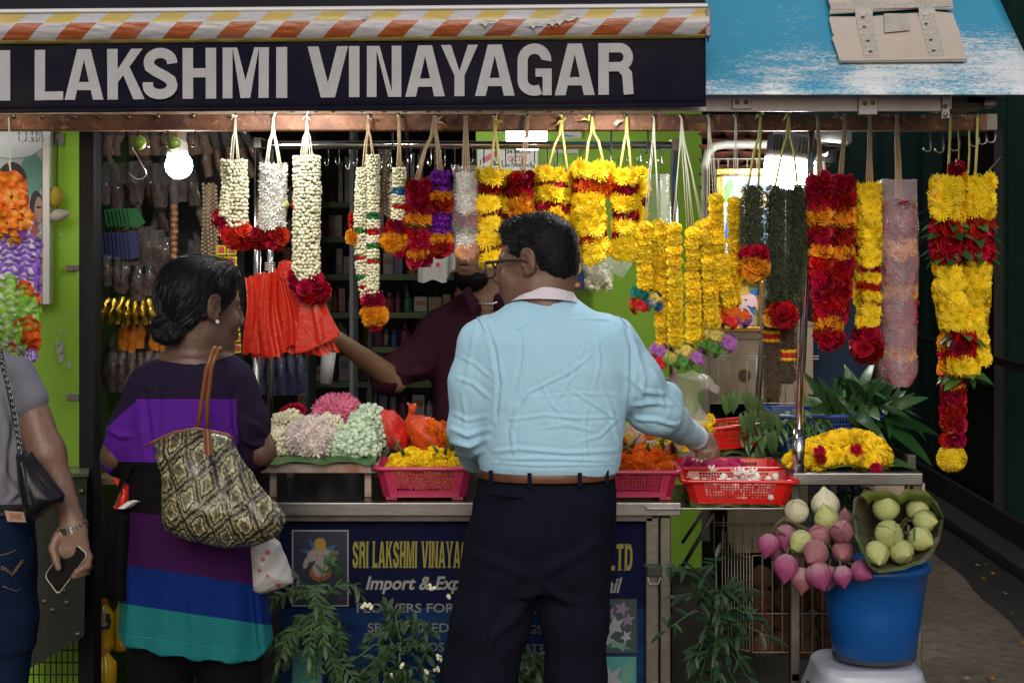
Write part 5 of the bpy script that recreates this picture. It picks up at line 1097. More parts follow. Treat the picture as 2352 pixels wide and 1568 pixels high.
# ---- dark grass garlands
def grassg(label, sts, strings, seed, tip, m, n, L, nm, grp, R=24, core=pgreen):
 g = garland(label, [], [], seed=seed) if False else thing('flower_garland' if tip else 'root_garland', P(sts[0][0][0], sts[0][-1][1], GD), label, GC, grp); r = random.Random(seed)
 for pts_ in sts:
  dd = GD + (.02 if pts_ is not sts[0] else 0); pts = [P(x, y, dd) for x, y in pts_]; b = MB(); k = 10; b.tube([path_pt(pts, i/k) for i in range(k+1)], [S(R,dd)*(.8 if 0 < i < k else .35) for i in range(k+1)], 9); b.build('core', core, g, smooth=True); bristles(g, pts, S(R, dd)*1.1, m, n, L, seed + len(g.children), nm)
 items = {}
 for (px, py, kind, n_, spread, s) in (tip or []):
  base = kind.split('_')[0]; c = P(px, py, GD); Rr = S(spread, GD)
  for k in range(n_):
   z = 1 - 2*(k+.5)/n_; a = k*2.4; q = math.sqrt(max(0,1-z*z)); dr = Vector((q*math.cos(a), -abs(q*math.sin(a)), z*.8)); items.setdefault(NM[base], []).append(flower(kind, c + dr*Rr, dr, s*r.uniform(.9,1.1), r))
 for nm_, it in items.items(): pieces(g, nm_, it)
 for s_ in strings: g_strings(g, *s_)
 return g
DG = 'dark green grass garlands'
g = grassg('single dark green grass garland ending in crimson and amber roses', [[(1728,426),(1728,500),(1728,568)]], [([(1718,426),(1742,424)], (1748,268), ystr, 1, .004, None, .35)], 30, [(1732,585,'rose_crimson',8,22,.034),(1732,615,'rose_amber',9,24,.038)], grm, 3400, .019, 'grass_blades', DG, 22); knot(g, 1748, 264, ystr, 1.6)
g = grassg('long double dark green grass garland with a rose tip in front of the big lamp', [[(1782,426),(1780,560),(1784,692)], [(1833,424),(1834,560),(1814,690)]], [([(1780,426),(1832,424)], (1812,268), ystr, 1, .004, None, .35)], 31, [(1796,722,'rose_crimson',9,26,.036),(1780,728,'rose_amber',3,12,.036),(1808,726,'rose_amber',3,12,.036)], grm, 4600, .019, 'grass_blades', DG, 20); knot(g, 1816, 258, ystr, 1.8)
VG = 'brown vetiver root garlands'
for (pts_, by, lab, sd_) in (([(1774,680),(1772,800),(1775,915)], 772, 'longer brown vetiver root garland with a yellow and red knotted ring', 40), ([(1812,700),(1810,790),(1808,880)], 815, 'shorter brown vetiver root garland tucked behind the longer one', 41)):
 g = thing('root_garland', P(*pts_[-1], 4.52), lab, GC, VG); pts = [P(x, y, 4.50) for x, y in pts_]; b = MB(); b.tube([path_pt(pts, i/8) for i in range(9)], S(14,4.5), 9); b.build('core', M_('brown_core', (.06,.04,.025), .9) if sd_ == 40 else MATS['brown_core'], g, smooth=True)
 bristles(g, pts, S(18,4.5)*1.08, vetm, 3600, .012, sd_, 'root_bristles')
 for dy, m in ((-9, 'yellow'), (0, 'red'), (9, 'yellow')):
  c = P(pts_[1][0], by + dy, 4.50);
  for k in range(8):
   a = k*.785; b = MB(); p = c + Vector((S(17,4.5)*math.cos(a), S(17,4.5)*math.sin(a), 0)); tdir = Vector((-math.sin(a), math.cos(a), 0)); b.tube([p - tdir*.011, p - tdir*.004, p + tdir*.004, p + tdir*.011], [.003,.0065,.0065,.003], 6); b.build('yarn_knot', M_('yarn_' + m, {'yellow':(.75,.38,.01),'red':(.5,.01,.008)}[m], .85) if 'yarn_' + m not in MATS else MATS['yarn_' + m], g, smooth=True)
# ---- rose, chrysanthemum and wrapped garlands on the right
B_ = [(.26,'rose_crimson'),(.38,'rose_amber'),(.41,'grass'),(.54,'rose_crimson'),(.64,'rose_amber')]
g = garland('double strand crimson rose garland with amber bands, right of the steel pole', [([(1880,408),(1881,500),(1884,600),(1896,735)], 24, B_ + [(1,'rose_red')]), ([(1936,414),(1936,500),(1936,600),(1918,735)], 24, B_ + [(1,'rose_crimson')], .004)], [([(1884,402)], (1878,268), raff, 3, .0028), ([(1930,408)], (1941,268), raff, 3, .0028)], seed=50, core=pred, tip=[(1906,742,'rose_amber',7,21,.036),(1905,772,'rose_crimson',10,24,.034)]); knot(g, 1928, 268, raff, 1.5)
g = garland('single lemon chrysanthemum garland with crimson rings and a dark rose tip', [([(1998,424),(1998,560),(1997,690),(1992,750)], 25, [(.46,'mum_yellow',.046),(.50,RD,.032,.85),(.56,'mum_yellow',.046),(.60,RD,.032,.85),(.68,'mum_yellow',.046),(.73,RD,.032,.85),(1,'mum_yellow',.046)]), ([(1978,440),(1974,560),(1974,700)], 13, [(.5,'mum_yellow',.040),(.6,RD),(1,'mum_yellow',.040)], .03)], [([(1997,424)], (1998,268), raff, 4, .0026)], seed=51, core=pyel, tip=[(1992,768,'rose_crimson',8,21,.034),(1990,800,'rose_crimson',14,30,.034)])
gb = garland('huge double yellow garland with leaf and rose layers at the beam’s right end', [
 ([(2176,410),(2175,500)], 38, [(1,Y,.060)]), ([(2244,408),(2243,500)], 38, [(1,Y,.060)], .004),
 ([(2178,502),(2178,596)], 36, [(.14,'leafring',1),(.36,'rose_crimson',.042),(.48,'leafring',1),(.72,'rose_crimson',.042),(.80,'leafring',1),(.92,'rose_crimson',.040),(1,'leafring',1)]), ([(2242,502),(2242,592)], 36, [(.14,'leafring',1),(.36,'rose_red',.042),(.48,'leafring',1),(.72,'rose_red',.042),(.80,'leafring',1),(.92,'rose_red',.040),(1,'leafring',1)], .004),
 ([(2180,606),(2182,670),(2196,750)], 36, [(1,'mum_yellow',.052)]), ([(2242,602),(2240,680),(2230,750),(2244,835)], 32, [(1,'mum_yellow',.052)], .006),
 ([(2210,765),(2212,822)], 27, [(.12,'leafring',1),(1,'rose_crimson',.036)], -.02), ([(2213,825),(2214,850)], 34, [(1,'mum_yellow',.052)], -.015), ([(2215,856),(2215,868)], 30, [(1,'leafring',2)], -.015),
 ([(2176,770),(2174,880)], 14, [(.3,'rose_amber'),(.5,'rose_red'),(.8,'rose_amber'),(1,'rose_red')], .02),
 ([(2190,872),(2190,900),(2189,960),(2188,1022)], 25, [(.07,'rose_crimson',.034),(.17,'rose_amber',.032),(1,'rose_crimson',.034)], .0)],
 [([(2178,400)], (2183,268), ystr, 1, .004, None, .35), ([(2240,400)], (2245,268), ystr, 1, .004, None, .35), ([(2200,398)], (2201,300), raff, 1, .002), ([(2224,392)], (2226,300), ystr, 1, .003, None, .35)], seed=52, core=pyel, tip=[(2186,1052,'mum_yellow',16,26,.052),(2196,388,'rose_crimson',3,10,.03)])
knot(gb, 2210, 266, ystr, 1.3)
wrapm = mat('clear_printed_wrap', (.9,.88,.92), .12, spec=.6, alpha=.14, bump=(26,.8,.012), coat=.5)
starm = M_('red_star_print', (.62,.03,.05), .5)
def wrap(parent, x0, x1, y0, y1, d, R, seed, stars=40, tag_=None):
 r = random.Random(seed); b = MB(); cx = (x0+x1)/2
 def fn(u, v):
  y = y0 + (y1-y0)*v; hw = (x1-x0)/2*(1 - .5*max(0, (v-.9)/.1)**2)*(1 + .05*math.sin(v*9+seed)); a = 2*math.pi*u; k = min(1, .25 + v*4) if v < .2 else 1; rr = 1 + .10*noise.noise((math.cos(a)*2, math.sin(a)*2 + seed, v*9))
  p = P(cx, y, d); p.x += S(hw, d)*math.cos(a)*rr; p.y += -R*k*math.sin(a)*rr; p.z += .004*noise.noise((u*9, v*30, 2)); return p
 b.sheet(fn, 32, 40); o = b.build('plastic_wrap', wrapm, parent, smooth=True)
 items = []
 st = MB()
 for k in range(4):
  a = k*math.pi/4; u = Vector((math.cos(a), math.sin(a), 0)); v_ = Vector((-math.sin(a), math.cos(a), 0))*.13; st.add([-u*.5 - v_*.3, -u*.5 + v_*.3, u*.5 + v_*.3, u*.5 - v_*.3], [(0,1,2,3)]); st.v[-4:] = [(q[0], q[1], .004*k) for q in st.v[-4:]]
 sm_e = st.mesh('printed_star', [starm])
 k = 0; ny = int((y1-y0)/22)
 for j in range(ny):
  for i in range(3):
   u = .10 + .36*(i + .5*(j % 2))/2.6 + r.uniform(-.01,.01); v = (j+.5)/ny
   if v > .95: continue
   p = Vector(fn(u, v)); q = Vector(fn(u+.01, v)); w_ = Vector(fn(u, v+.01)); n = (q-p).cross(w_-p).normalized(); n = -n if n.y > 0 else n
   items.append((sm_e, frame_to(n, r.uniform(0,3), p + n*.0015, .0085)))
 pieces(parent, 'printed_star', items)
g = garland('white flower garland inside clear wrap printed with tiny red stars', [([(1071,400),(1071,470),(1071,560),(1073,585)], 24, [(.40,'star_white',.026),(.50,'rose_crimson'),(.58,'grass'),(.84,'star_white',.026),(1,'rose_amber')])], [([(1071,400)], (1070,266), raff, 4, .0028)], seed=60, core=pwhite); wrap(g, 1038, 1106, 380, 598, GD, .042, 3)
g = garland('long garland wrapped in clear film with red star print, showing faint roses', [([(2064,470),(2066,560),(2068,700),(2066,870)], 33, [(.28,'rose_crimson'),(.40,'rose_amber'),(.55,'rose_crimson'),(.63,'rose_amber'),(.86,'rose_crimson'),(.92,'rose_amber'),(1,'rose_crimson')])], [([(2064,470)], (2060,266), raff, 4, .0028)], seed=61, core=pred)
wrapm2 = mat('pinkish_printed_wrap', (.62,.52,.56), .14, spec=.6, alpha=.30, bump=(30,.9,.012), coat=.6); sv = wrapm; wrapm = wrapm2; wrap(g, 2022, 2107, 412, 886, GD, .052, 5); wrapm = sv
# ---- plastic lei at the far left
lei = thing('plastic_lei', P(40, 835, 4.2), 'thick ruffled plastic lei in orange, purple and lime before the framed portrait', 'garland')
leim = {k: M_('lei_' + k, c, .45, thin=.25, var=.25) for k, c in dict(orange=(.9,.22,.02), gold=(.9,.42,.05), lilac=(.80,.76,.86), violet=(.30,.14,.62), lime=(.34,.72,.08), pale=(.80,.84,.68), flame=(.85,.12,.02)).items()}
def ruffle(m1, m2):
 b = MB(); n = 30
 for i in range(n):
  a = 2*math.pi*i/n; b.v += [(.16*math.cos(a), .16*math.sin(a), 0), (.4*math.cos(a), .4*math.sin(a), .06*math.sin(a*7)), (.54*math.cos(a)*(1+.05*math.sin(a*11)), .54*math.sin(a)*(1+.05*math.sin(a*11)), .13*math.sin(a*7+.5) - .06)]
 for i in range(n):
  j = (i+1) % n; b.f += [(i*3, i*3+1, j*3+1, j*3), (i*3+1, i*3+2, j*3+2, j*3+1)]; b.m += [0, 1]
 return b.mesh('ruffle', [m1, m2], True)
RU = {k: ruffle(leim[a], leim[c]) for k, (a, c) in dict(orange=('gold','orange'), violet=('lilac','violet'), lime=('pale','lime'), flame=('lime','flame'), red=('flame','orange')).items()}
r = random.Random(8)
for (xa, xb_, y0, y1, seq, dd) in ((22, 26, 425, 800, [(.30,'orange'),(.62,'violet'),(1,'lime')], 0), (62, 58, 560, 800, [(.45,'violet'),(.60,'flame'),(.75,'lime'),(.9,'flame'),(1,'red')], .01), (-14, -10, 430, 800, [(.3,'orange'),(.6,'violet'),(1,'lime')], .03)):
 n = int((y1-y0)/13)
 for i in range(n):
  t = (i+.5)/n; k = next(c for f_, c in seq if t <= f_); p = P(xa + (xb_-xa)*t + r.uniform(-3,3), y0 + (y1-y0)*t, 4.2 + dd)
  inst(RU[k], 'ruffle', frame_to(Vector((r.uniform(-.4,.4), r.uniform(-.3,.3) - .85, -.6)), r.uniform(0,6), p, S(62 if k == 'orange' else 50, 4.2)*1.25), lei)
for k in range(8): inst(RU['orange'], 'ruffle', frame_to(Vector((r.uniform(-1,1),-.9,r.uniform(-1,1))), 0, P(24 + r.uniform(-26,26), 500 + r.uniform(-60,50), 4.17), S(56,4.2)), lei)
for k in range(6): inst(RU['violet'], 'ruffle', frame_to(Vector((r.uniform(-1,1),-1,r.uniform(-1,1))), 0, P(66 + r.uniform(-8,8), 822 + r.uniform(-8,8), 4.19), S(24,4.2)), lei)
b = MB(); b.tube([P(20,270,4.44), P(22,340,4.3), P(24,430,4.2)], .002, 5); b.build('string', thread, lei)
# = lamps (all lit in the photograph)
glow = lambda n, s, c=(1,.98,.95): M_(n, (1,1,1), .5, emis=(c, s))
lb = thing('light_bulb', P(410, 300, 4.56), 'lit round led bulb with white housing hanging beside two limes', 'lamp')
b = MB(); b.lathe([(.0001,0),(S(20,4.56),0),(S(20,4.56),-S(24,4.56)),(S(22,4.56),-S(26,4.56)),(S(24,4.56),-S(44,4.56)),(S(25,4.56),-S(58,4.56))], P(408,302,4.56), 20); b.build('housing', white_pl, lb, smooth=True)
b = MB(); b.lathe([(S(31,4.56)*math.sin(a), -S(31,4.56)*math.cos(a)) for a in [.02 + i*.19 for i in range(13)]], P(411,380,4.56), 20); b.build('globe', glow('bulb_glow', 60), lb, smooth=True)
b = MB(); b.cbox(P(418,310,4.535), (.024,.004,.018)); b.build('switch_plate', white_pl, lb)
d2 = thing('ceiling_lamp', P(1402, 235, 4.85), 'round lit dome lamp hanging just under the sign lettering', 'lamp')
b = MB(); b.lathe([(S(50,4.25),.0),(S(50,4.25),.01),(.04,.05),(.04,.09),(.0001,.09)], P(1402,238,4.25), 24); b.build('housing', white_pl, d2, smooth=True)
b = MB(); b.lathe([(.0001,-S(16,4.25)),(S(25,4.25),-S(13,4.25)),(S(42,4.25),-S(6,4.25)),(S(49,4.25),0)], P(1402,238,4.25), 24); b.build('diffuser', glow('dome_glow', 60), d2, smooth=True)
d3 = thing('strip_lamp', P(665, 245, 4.75), 'long lit lamp glowing behind the lower edge of the sign on the left', 'lamp')
b = MB(); b.box(P(590,222,4.22), P(745,232,4.27)); b.build('housing', white_pl, d3); b = MB(); b.lathe([(.0001,-.10),(.012,-.10),(.014,0),(.012,.10),(.0001,.10)], P(668,243,4.24), 12, M=Matrix.Rotation(math.pi/2,4,'Y')); b.build('tube', glow('tube_glow', 75), d3, smooth=True)
d4 = thing('panel_lamp', P(1209, 340, 5.3), 'rectangular lit panel lamp with a round lit lamp below it, seen behind the steel rail', 'lamp')
b = MB(); b.box(P(1162,299,5.3), P(1256,325,5.36)); b.build('panel', glow('panel_glow', 34), d4, bevel=.004); b = MB(); b.lathe([(.0001,-S(10,5.3)),(S(26,5.3),-S(7,5.3)),(S(38,5.3),0),(.0001,.012)], P(1212,336,5.3), 18); b.build('diffuser', MATS['panel_glow'], d4, smooth=True)
b = MB(); b.box(P(1158,262,5.31), P(1262,298,5.37)); b.build('housing', iron, d4)
d5 = thing('large_lamp', P(1818, 430, 4.95), 'largest lit lamp, a white bulb with grey cooling fins behind the grass garlands', 'lamp')
c = P(1818, 352, 4.95); R5 = S(58, 4.95); T5 = Matrix.Rotation(math.radians(7), 4, 'Y')
b = MB(); b.lathe([(.0001,S(44,4.95)),(R5*.80,S(44,4.95)),(R5*.84,S(38,4.95)),(R5*.86,S(36,4.95)),(R5*.86,.0),(R5*.97,-.004),(R5*1.0,-S(14,4.95))], c, 32, M=T5); b.build('housing', white_pl, d5, smooth=True)
fin = M_('grey_fins', (.30,.31,.34), .35, .7)
for k in range(36):
 a = 2*math.pi*k/36; M = Matrix.Translation(c) @ T5 @ Matrix.Rotation(a, 4, 'Z') @ Matrix.Translation((R5*.92,0,S(18,4.95))); b = MB(); b.cbox((0,0,0), (R5*.16,.0022,S(36,4.95)), M); b.build('fin', fin, d5)
b = MB(); b.lathe([(.0001,-S(84,4.95)),(R5*.5,-S(80,4.95)),(R5*.86,-S(66,4.95)),(R5*1.02,-S(40,4.95)),(R5*1.0,-S(14,4.95)),(.0001,-S(13,4.95))], c, 32, M=T5); b.build('globe', glow('big_glow', 40), d5, smooth=True)
# = steel frame with rails and hooks
fr = thing('steel_rail_frame', P(1070, 990, 4.55), 'polished steel tube frame with two horizontal rails above the counter', 'frame')
def tubeo(name, pts, r, m, par, n=12): b = MB(); b.tube(pts, r, n); return b.build(name, m, par, smooth=True)
tubeo('rail', [P(598,331,4.60), P(1556,334,4.60)], S(8.5,4.6), chrome, fr); tubeo('rail', [P(600,336,4.78), P(1556,336,4.78)], S(7,4.78), chrome, fr)
tubeo('pole', [P(593,316,4.60), P(588,1000,4.60), P(588,1100,4.60)], S(9,4.6), chrome, fr); tubeo('pole', [P(622,340,4.85), P(619,1020,4.85)], S(8,4.85), chrome, fr)
tubeo('pole', [P(1549,340,4.72), P(1545,1040,4.72)], S(9,4.72), chrome, fr)
b = MB(); b.box(P(583,316,4.57), P(603,340,4.60) + Vector((0,.05,0))); b.build('corner_fitting', steel, fr); b = MB(); b.box(P(1543,320,4.57), P(1560,344,4.60) + Vector((0,.05,0))); b.build('corner_fitting', steel, fr)
def hookpts(x, y, L, w_, dpt):      # S hook
 pts = [P(x - w_, y + w_*.6, dpt), P(x - w_*.6, y - w_*.5, dpt), P(x, y - w_*.7, dpt), P(x + w_*.3, y, dpt), P(x + w_*.3, y + L, dpt)]
 for k in range(7): a = math.pi*k/6; pts.append(P(x + w_*.3 - w_*(1-math.cos(a))*.5, y + L + w_*.9*math.sin(a), dpt))
 return pts
hk = MB(); hk.tube([p - P(0,0,4.78) for p in [P(0,0,4.78)]]*2, .001) if False else None
for i, x in enumerate(list(range(752, 1530, 24))):
 if x in (0,): continue
 px = x + rnd.uniform(-5,5); y = 340 + rnd.uniform(-4,4); L = rnd.uniform(28,42); b = MB(); b.tube([P(px,y,4.78), P(px+.5,y+L,4.775)] + [P(px+.5-4*(1-math.cos(a)), y+L+7*math.sin(a), 4.775) for a in (.6,1.2,1.8,2.4,3.1)] + [P(px-8, y+L-9, 4.775)], .0016, 6)
 tag(b.build('hook', chrome, smooth=True), 'small steel hook hanging empty from the polished rail', 'hook', 'small hooks on the steel rail')
def shook(pts, r, m, label, grp=None): b = MB(); b.tube(pts, r, 7); o = b.build('hook', m, smooth=True); tag(o, label, 'hook', grp); return o
shook([P(342,338,4.47), P(330,330,4.46), P(318,326,4.46), P(306,334,4.46), P(304,342,4.46), P(312,352,4.46), P(334,392,4.46), P(336,402,4.46), P(328,411,4.46), P(314,412,4.46), P(300,402,4.46), P(296,396,4.46)], .0019, chrome, 'bright S shaped steel hook hanging under the left lime')
for (x, y0, y1, lab) in ((318,300,338,'dark hook pushed through the left lime'),(449,300,338,'empty dark hook under the beam right of the bulb'),(1404,300,346,'black hook hanging from the beam in front of the dome lamp side'),(902,300,338,'black hook hanging under the beam beside the thin cream garland'),(1488,300,352,'black hook left of the thin marigold strings')):
 b = MB(); b.tube([P(x,y0,4.47), P(x,y1-6,4.465), P(x-3,y1,4.46), P(x-8,y1-4,4.46)], .0028, 7); tag(b.build('hook', iron, smooth=True), lab, 'hook')
b = MB(); b.tube([P(390,300,4.47), P(376,305,4.465), P(368,318,4.46), P(370,332,4.46), P(382,336,4.46), P(392,330,4.46)], .003, 7); tag(b.build('hook', iron, smooth=True), 'curved dark hook carrying the right lime next to the bulb', 'hook')
limem = M_('lime_skin', (.16,.28,.02), .3, nz=(18,0,(.26,.36,.05)), bump=(160,.4,.001), coat=.3)
for (x, y, r_, lab) in ((319,328,17,'dull green lime speared on a hook left of the bulb'),(399,330,15.5,'glossy green lime on a hook touching the lit bulb')):
 b = MB(); R = S(r_, 4.44); b.lathe([(.0001,-R*.98),(R*.5,-R*.88),(R*.87,-R*.5),(R,0),(R*.87,R*.5),(R*.5,R*.88),(R*.12,R*1.0),(.0001,R*1.03)], P(x,y,4.445), 16, M=Matrix.Rotation(.5,4,'X')); tag(b.build('lime', limem, smooth=True), lab, 'lime')
for i, (x, y, w_) in enumerate(((2130,340,14),(2158,342,16),(2192,335,20),(2238,326,18),(2256,322,17),(2276,318,17))):
 b = MB(); b.tube([P(x+w_*.5,298,4.5), P(x+w_*.6,y-8,4.48)] + [P(x + w_*.6*math.cos(a), y + w_*.6*math.sin(a), 4.48) for a in (0,.6,1.2,1.8,2.4,3.0,3.5)], .0028, 6); tag(b.build('hook', M_('dull_steel_hook', (.25,.25,.25), .35, 1.) if i == 0 else MATS['dull_steel_hook'], smooth=True), 'big dull steel hook at the right end of the rusty beam', 'hook', 'big hooks at the right end of the beam')
for i, x in enumerate((44,60,74,84)):
 b = MB(); b.tube([P(x,303,4.6)] + [P(x + 8 + 9*math.cos(a), 318 + 8*math.sin(a), 4.6) for a in (3.1,2.5,1.8,1.1,.4,-.3)], .0018, 6); tag(b.build('hook', chrome, smooth=True), 'small curled steel hook above the framed portrait', 'hook', 'curled hooks above the portrait')
rp = thing('canopy_pole', P(1834, 1082, 4.42), 'slim steel pole standing in a thick steel socket at the corner of the right table', 'pole')
tubeo('pole', [P(1863,296,4.50), P(1862,420,4.49), P(1834,1000,4.44)], [S(8,4.5), S(8.5,4.5), S(9,4.45)], chrome, rp, 12); tubeo('socket', [P(1836,985,4.44), P(1832,1084,4.43)], S(15,4.43), chrome, rp, 16)
tubeo('rear_pole', [P(1762,640,4.9), P(1742,900,4.9), P(1730,1080,4.9)], S(7,4.9), steel_old, rp)
# = counter
ct = thing('sales_counter', P(1080, 1540, 4.36), 'long stainless steel stall counter with a blue shop banner on its front', 'counter')
ztop = P(0, 1154, 4.36).z
b = MB(); b.box((P(560,0,4.36).x, 4.36, ztop - S(31,4.36)), (P(1565,0,4.36).x, 4.385, ztop)); b.build('edge_strip', steel, ct, bevel=.003)
b = MB(); b.box((P(560,0,4.36).x, 4.386, ztop - .025), (P(1562,0,4.36).x, 5.0, ztop - .002)); b.build('top', M_('dark_wet_top', (.05,.05,.05), .22, .6, nz=(5,0,(.025,.022,.02)), bump=(20,.2)), ct)
b = MB(); b.box((P(560,0,4.38).x, 4.40, ztop - S(48,4.38)), (P(1500,0,4.38).x, 4.42, ztop - S(31,4.36))); b.build('under_rail', steel_old, ct)
b = MB(); b.box((P(640,0,4.42).x, 4.44, .02), (P(1482,0,4.42).x, 4.455, ztop - S(45,4.4))); bn = b.build('banner', None or mat('banner_print', (.002,.004,.035), .7, nz=(3,0,(.002,.003,.022)), spec=.12), ct)
b = MB(); b.box((P(560,0,4.5).x, 4.46, .0), (P(1500,0,4.5).x, 5.0, ztop - .06)); b.build('cabinet', M_('dark_cabinet', (.02,.02,.02), .7), ct)
for x0, x1 in ((1483,1513),(1516,1541)):
 b = MB(); b.box(P(x0,1187,4.40), Vector((P(x1,0,4.40).x, 4.44, 0))); b.build('leg', steel_old, ct, bevel=.003)
b = MB(); b.box(P(1486,1300,4.385), P(1520,1322,4.40)); b.build('latch', iron, ct, bevel=.003); b = MB(); b.tube([P(1488,1325,4.38), P(1492,1340,4.375), P(1512,1340,4.375), P(1516,1325,4.38)], .0025, 6); b.build('latch_ring', steel_old, ct)
BDp = 4.44
bn_y = M_('banner_yellow', (.20,.18,.015), .5); bn_w = M_('banner_white', (.22,.22,.23), .5); bn_k = M_('banner_outline', (.002,.003,.01), .5); bn_g = M_('banner_grey', (.15,.16,.18), .5)
b = MB(); b.sheet(lambda u, v: Vector((P(642,0,BDp).x*(1-u) + P(1480,0,BDp).x*u, BDp - .0015, P(0,1395,BDp).z*(1-v) + .03*v)), 40, 20)
def sea_mat():
 m, nt, bs = newmat('banner_sea'); co = coords(nt); x, y, z = sep(nt, co); c = mix(nt, ramp(nt, noiseN(nt, co, 9, 6, .7, (1,1,4)), [(.35,0.),(.7,1.)]), (.002,.010,.06), (.006,.045,.13)); nt.links.new(c, bs.inputs['Base Color']); bs.inputs['Roughness'].default_value = .7; bs.inputs['Specular IOR Level'].default_value = .12; return m
b.build('banner_sea', sea_mat(), bn)
def serif_text(txt, x0, x1, y0, y1, m, par, gap=.12, space=.42, d=BDp, slant=.10):
 ws = [];
 for ch in txt: ws.append(space if ch == ' ' else letter(ch)[0] + gap)
 tot = sum(ws); x = 0
 for ch, w_ in zip(txt, ws):
  if ch != ' ':
   wd, polys = letter(ch)
   for rep, (mm, gx, lift) in enumerate(((bn_k, .05, .004), (m, 0., .0052))):
    b = MB()
    pl = list(polys)
    serifs = {'I':[(.1,0),(.1,1)],'L':[(.1,0),(.1,1)],'T':[(.3,0)],'H':[(.1,0),(.1,1),(.54,0),(.54,1)],'A':[(.1,0),(.64,0)],'V':[(.1,1),(.64,1)],'K':[(.1,0),(.1,1),(.6,0),(.57,1)],'M':[(.09,0),(.77,0),(.09,1),(.77,1)],'N':[(.09,0),(.09,1),(.59,1)],'Y':[(.37,0),(.1,1),(.64,1)],'R':[(.1,0),(.1,1),(.58,0)],'P':[(.1,0),(.1,1)],'D':[(.1,0),(.1,1)],'E':[(.1,0),(.1,1)]}.get(ch, [])
    for sx, sy in serifs: pl.append(V2((sx-.17,sy-.035 if sy else sy),(sx+.17,sy-.035 if sy else sy),(sx+.17,sy if sy else .035),(sx-.17,sy if sy else .035)))
    for k, poly in enumerate(pl):
     cx_ = sum(q.x for q in poly)/len(poly); cy_ = sum(q.y for q in poly)/len(poly); pts = []
     for q in poly:
      qx = q.x + (gx*.9 if q.x > cx_ else -gx*.9); qy = q.y + (gx*.4 if q.y > cy_ else -gx*.4)
      u = x0 + (x1-x0)*(x + qx)/tot + slant*qy*(x1-x0)/tot*.5; v = y1 + (y0-y1)*qy; p = P(u, v, d); p.y -= lift + .0001*k; pts.append(p)
     b.add(pts, [tuple(range(len(pts)))])
    if rep == 0: b.build('letter_outline', mm, par)
    else: b.build('letter', mm, par)
  x += w_
serif_text('SRI LAKSHMI VINAYAGAR', 810, 1108, 1242, 1302, bn_y, bn); serif_text('PTE', 1326, 1386, 1245, 1306, bn_y, bn); serif_text('LTD', 1397, 1455, 1248, 1308, bn_y, bn)
def two(txt, x0, x1, y0, y1, m, shear=0., bold=.01):
 sign_text(txt, x0-1.5, x1+1.5, y0-1.5, y1+1.5, BDp, bn_k, bn, 'letter_outline', bold + .035, shear, proud=.004); sign_text(txt, x0, x1, y0, y1, BDp, m, bn, 'lettering', bold, shear, proud=.0052)
two('Import & Export', 838, 1106, 1322, 1362, bn_w, .25, .02); two('Wholesale & Retail', 1150, 1420, 1325, 1360, bn_w, .25, .02)
two('FLOWERS FOR ALL', 820, 1110, 1384, 1405, bn_g); two('OCCASIONS', 1130, 1240, 1388, 1408, bn_g); two('SPECIALISED IN', 845, 1075, 1429, 1450, bn_g); two('WEDDINGS', 1090, 1246, 1433, 1453, bn_g); two('GARLANDS', 868, 1020, 1474, 1494, bn_g); two('& PRAYER ITEMS', 1040, 1300, 1477, 1497, bn_g); two('2094', 1196, 1262, 1520, 1545, bn_g)
def pic(name, x0, y0, x1, y1, d, m, par, frame=None, t=3, proud=.003):
 b = MB(); b.box(P(x0,y0,d) - Vector((0,proud,0)), P(x1,y1,d) - Vector((0,.0005,0))); o = b.build(name, m, par)
 if frame:
  b = MB()
  for a in ((x0-t,y0-t,x1+t,y0),(x0-t,y1,x1+t,y1+t),(x0-t,y0,x0,y1),(x1,y0,x1+t,y1)): b.box(P(a[0],a[1],d) - Vector((0,proud+.002,0)), P(a[2],a[3],d) - Vector((0,.0005,0)))
  b.build('picture_border', frame, par)
 return o
def blobs(par, d, shapes, proud=.004):
 """flat printed shapes: (name, material, cx, cy, rx, ry, rotation[, spikes])"""
 for i, s_ in enumerate(shapes):
  nm, m, cx, cy, rx, ry, rot = s_[:7]; sp = s_[7] if len(s_) > 7 else 0; n = sp*2 if sp else 18; b = MB(); vs = []
  for k in range(n):
   a = 2*math.pi*k/n; q = (1 if k % 2 == 0 else .45) if sp else 1; x, y = rx*q*math.cos(a), ry*q*math.sin(a); vs.append(P(cx + x*math.cos(rot) - y*math.sin(rot), cy + x*math.sin(rot) + y*math.cos(rot), d) - Vector((0, proud + .0002*i, 0)))
  b.add(vs, [tuple(range(n))]); b.build(nm, m, par)
def flatm(n, c, r=.5): return MATS.get(n) or M_(n, c, r)
dp = pic('banner_picture', 674, 1219, 798, 1388, BDp, flatm('print_black_blue', (.004,.01,.03)), bn, flatm('print_frame_grey', (.25,.25,.27)))
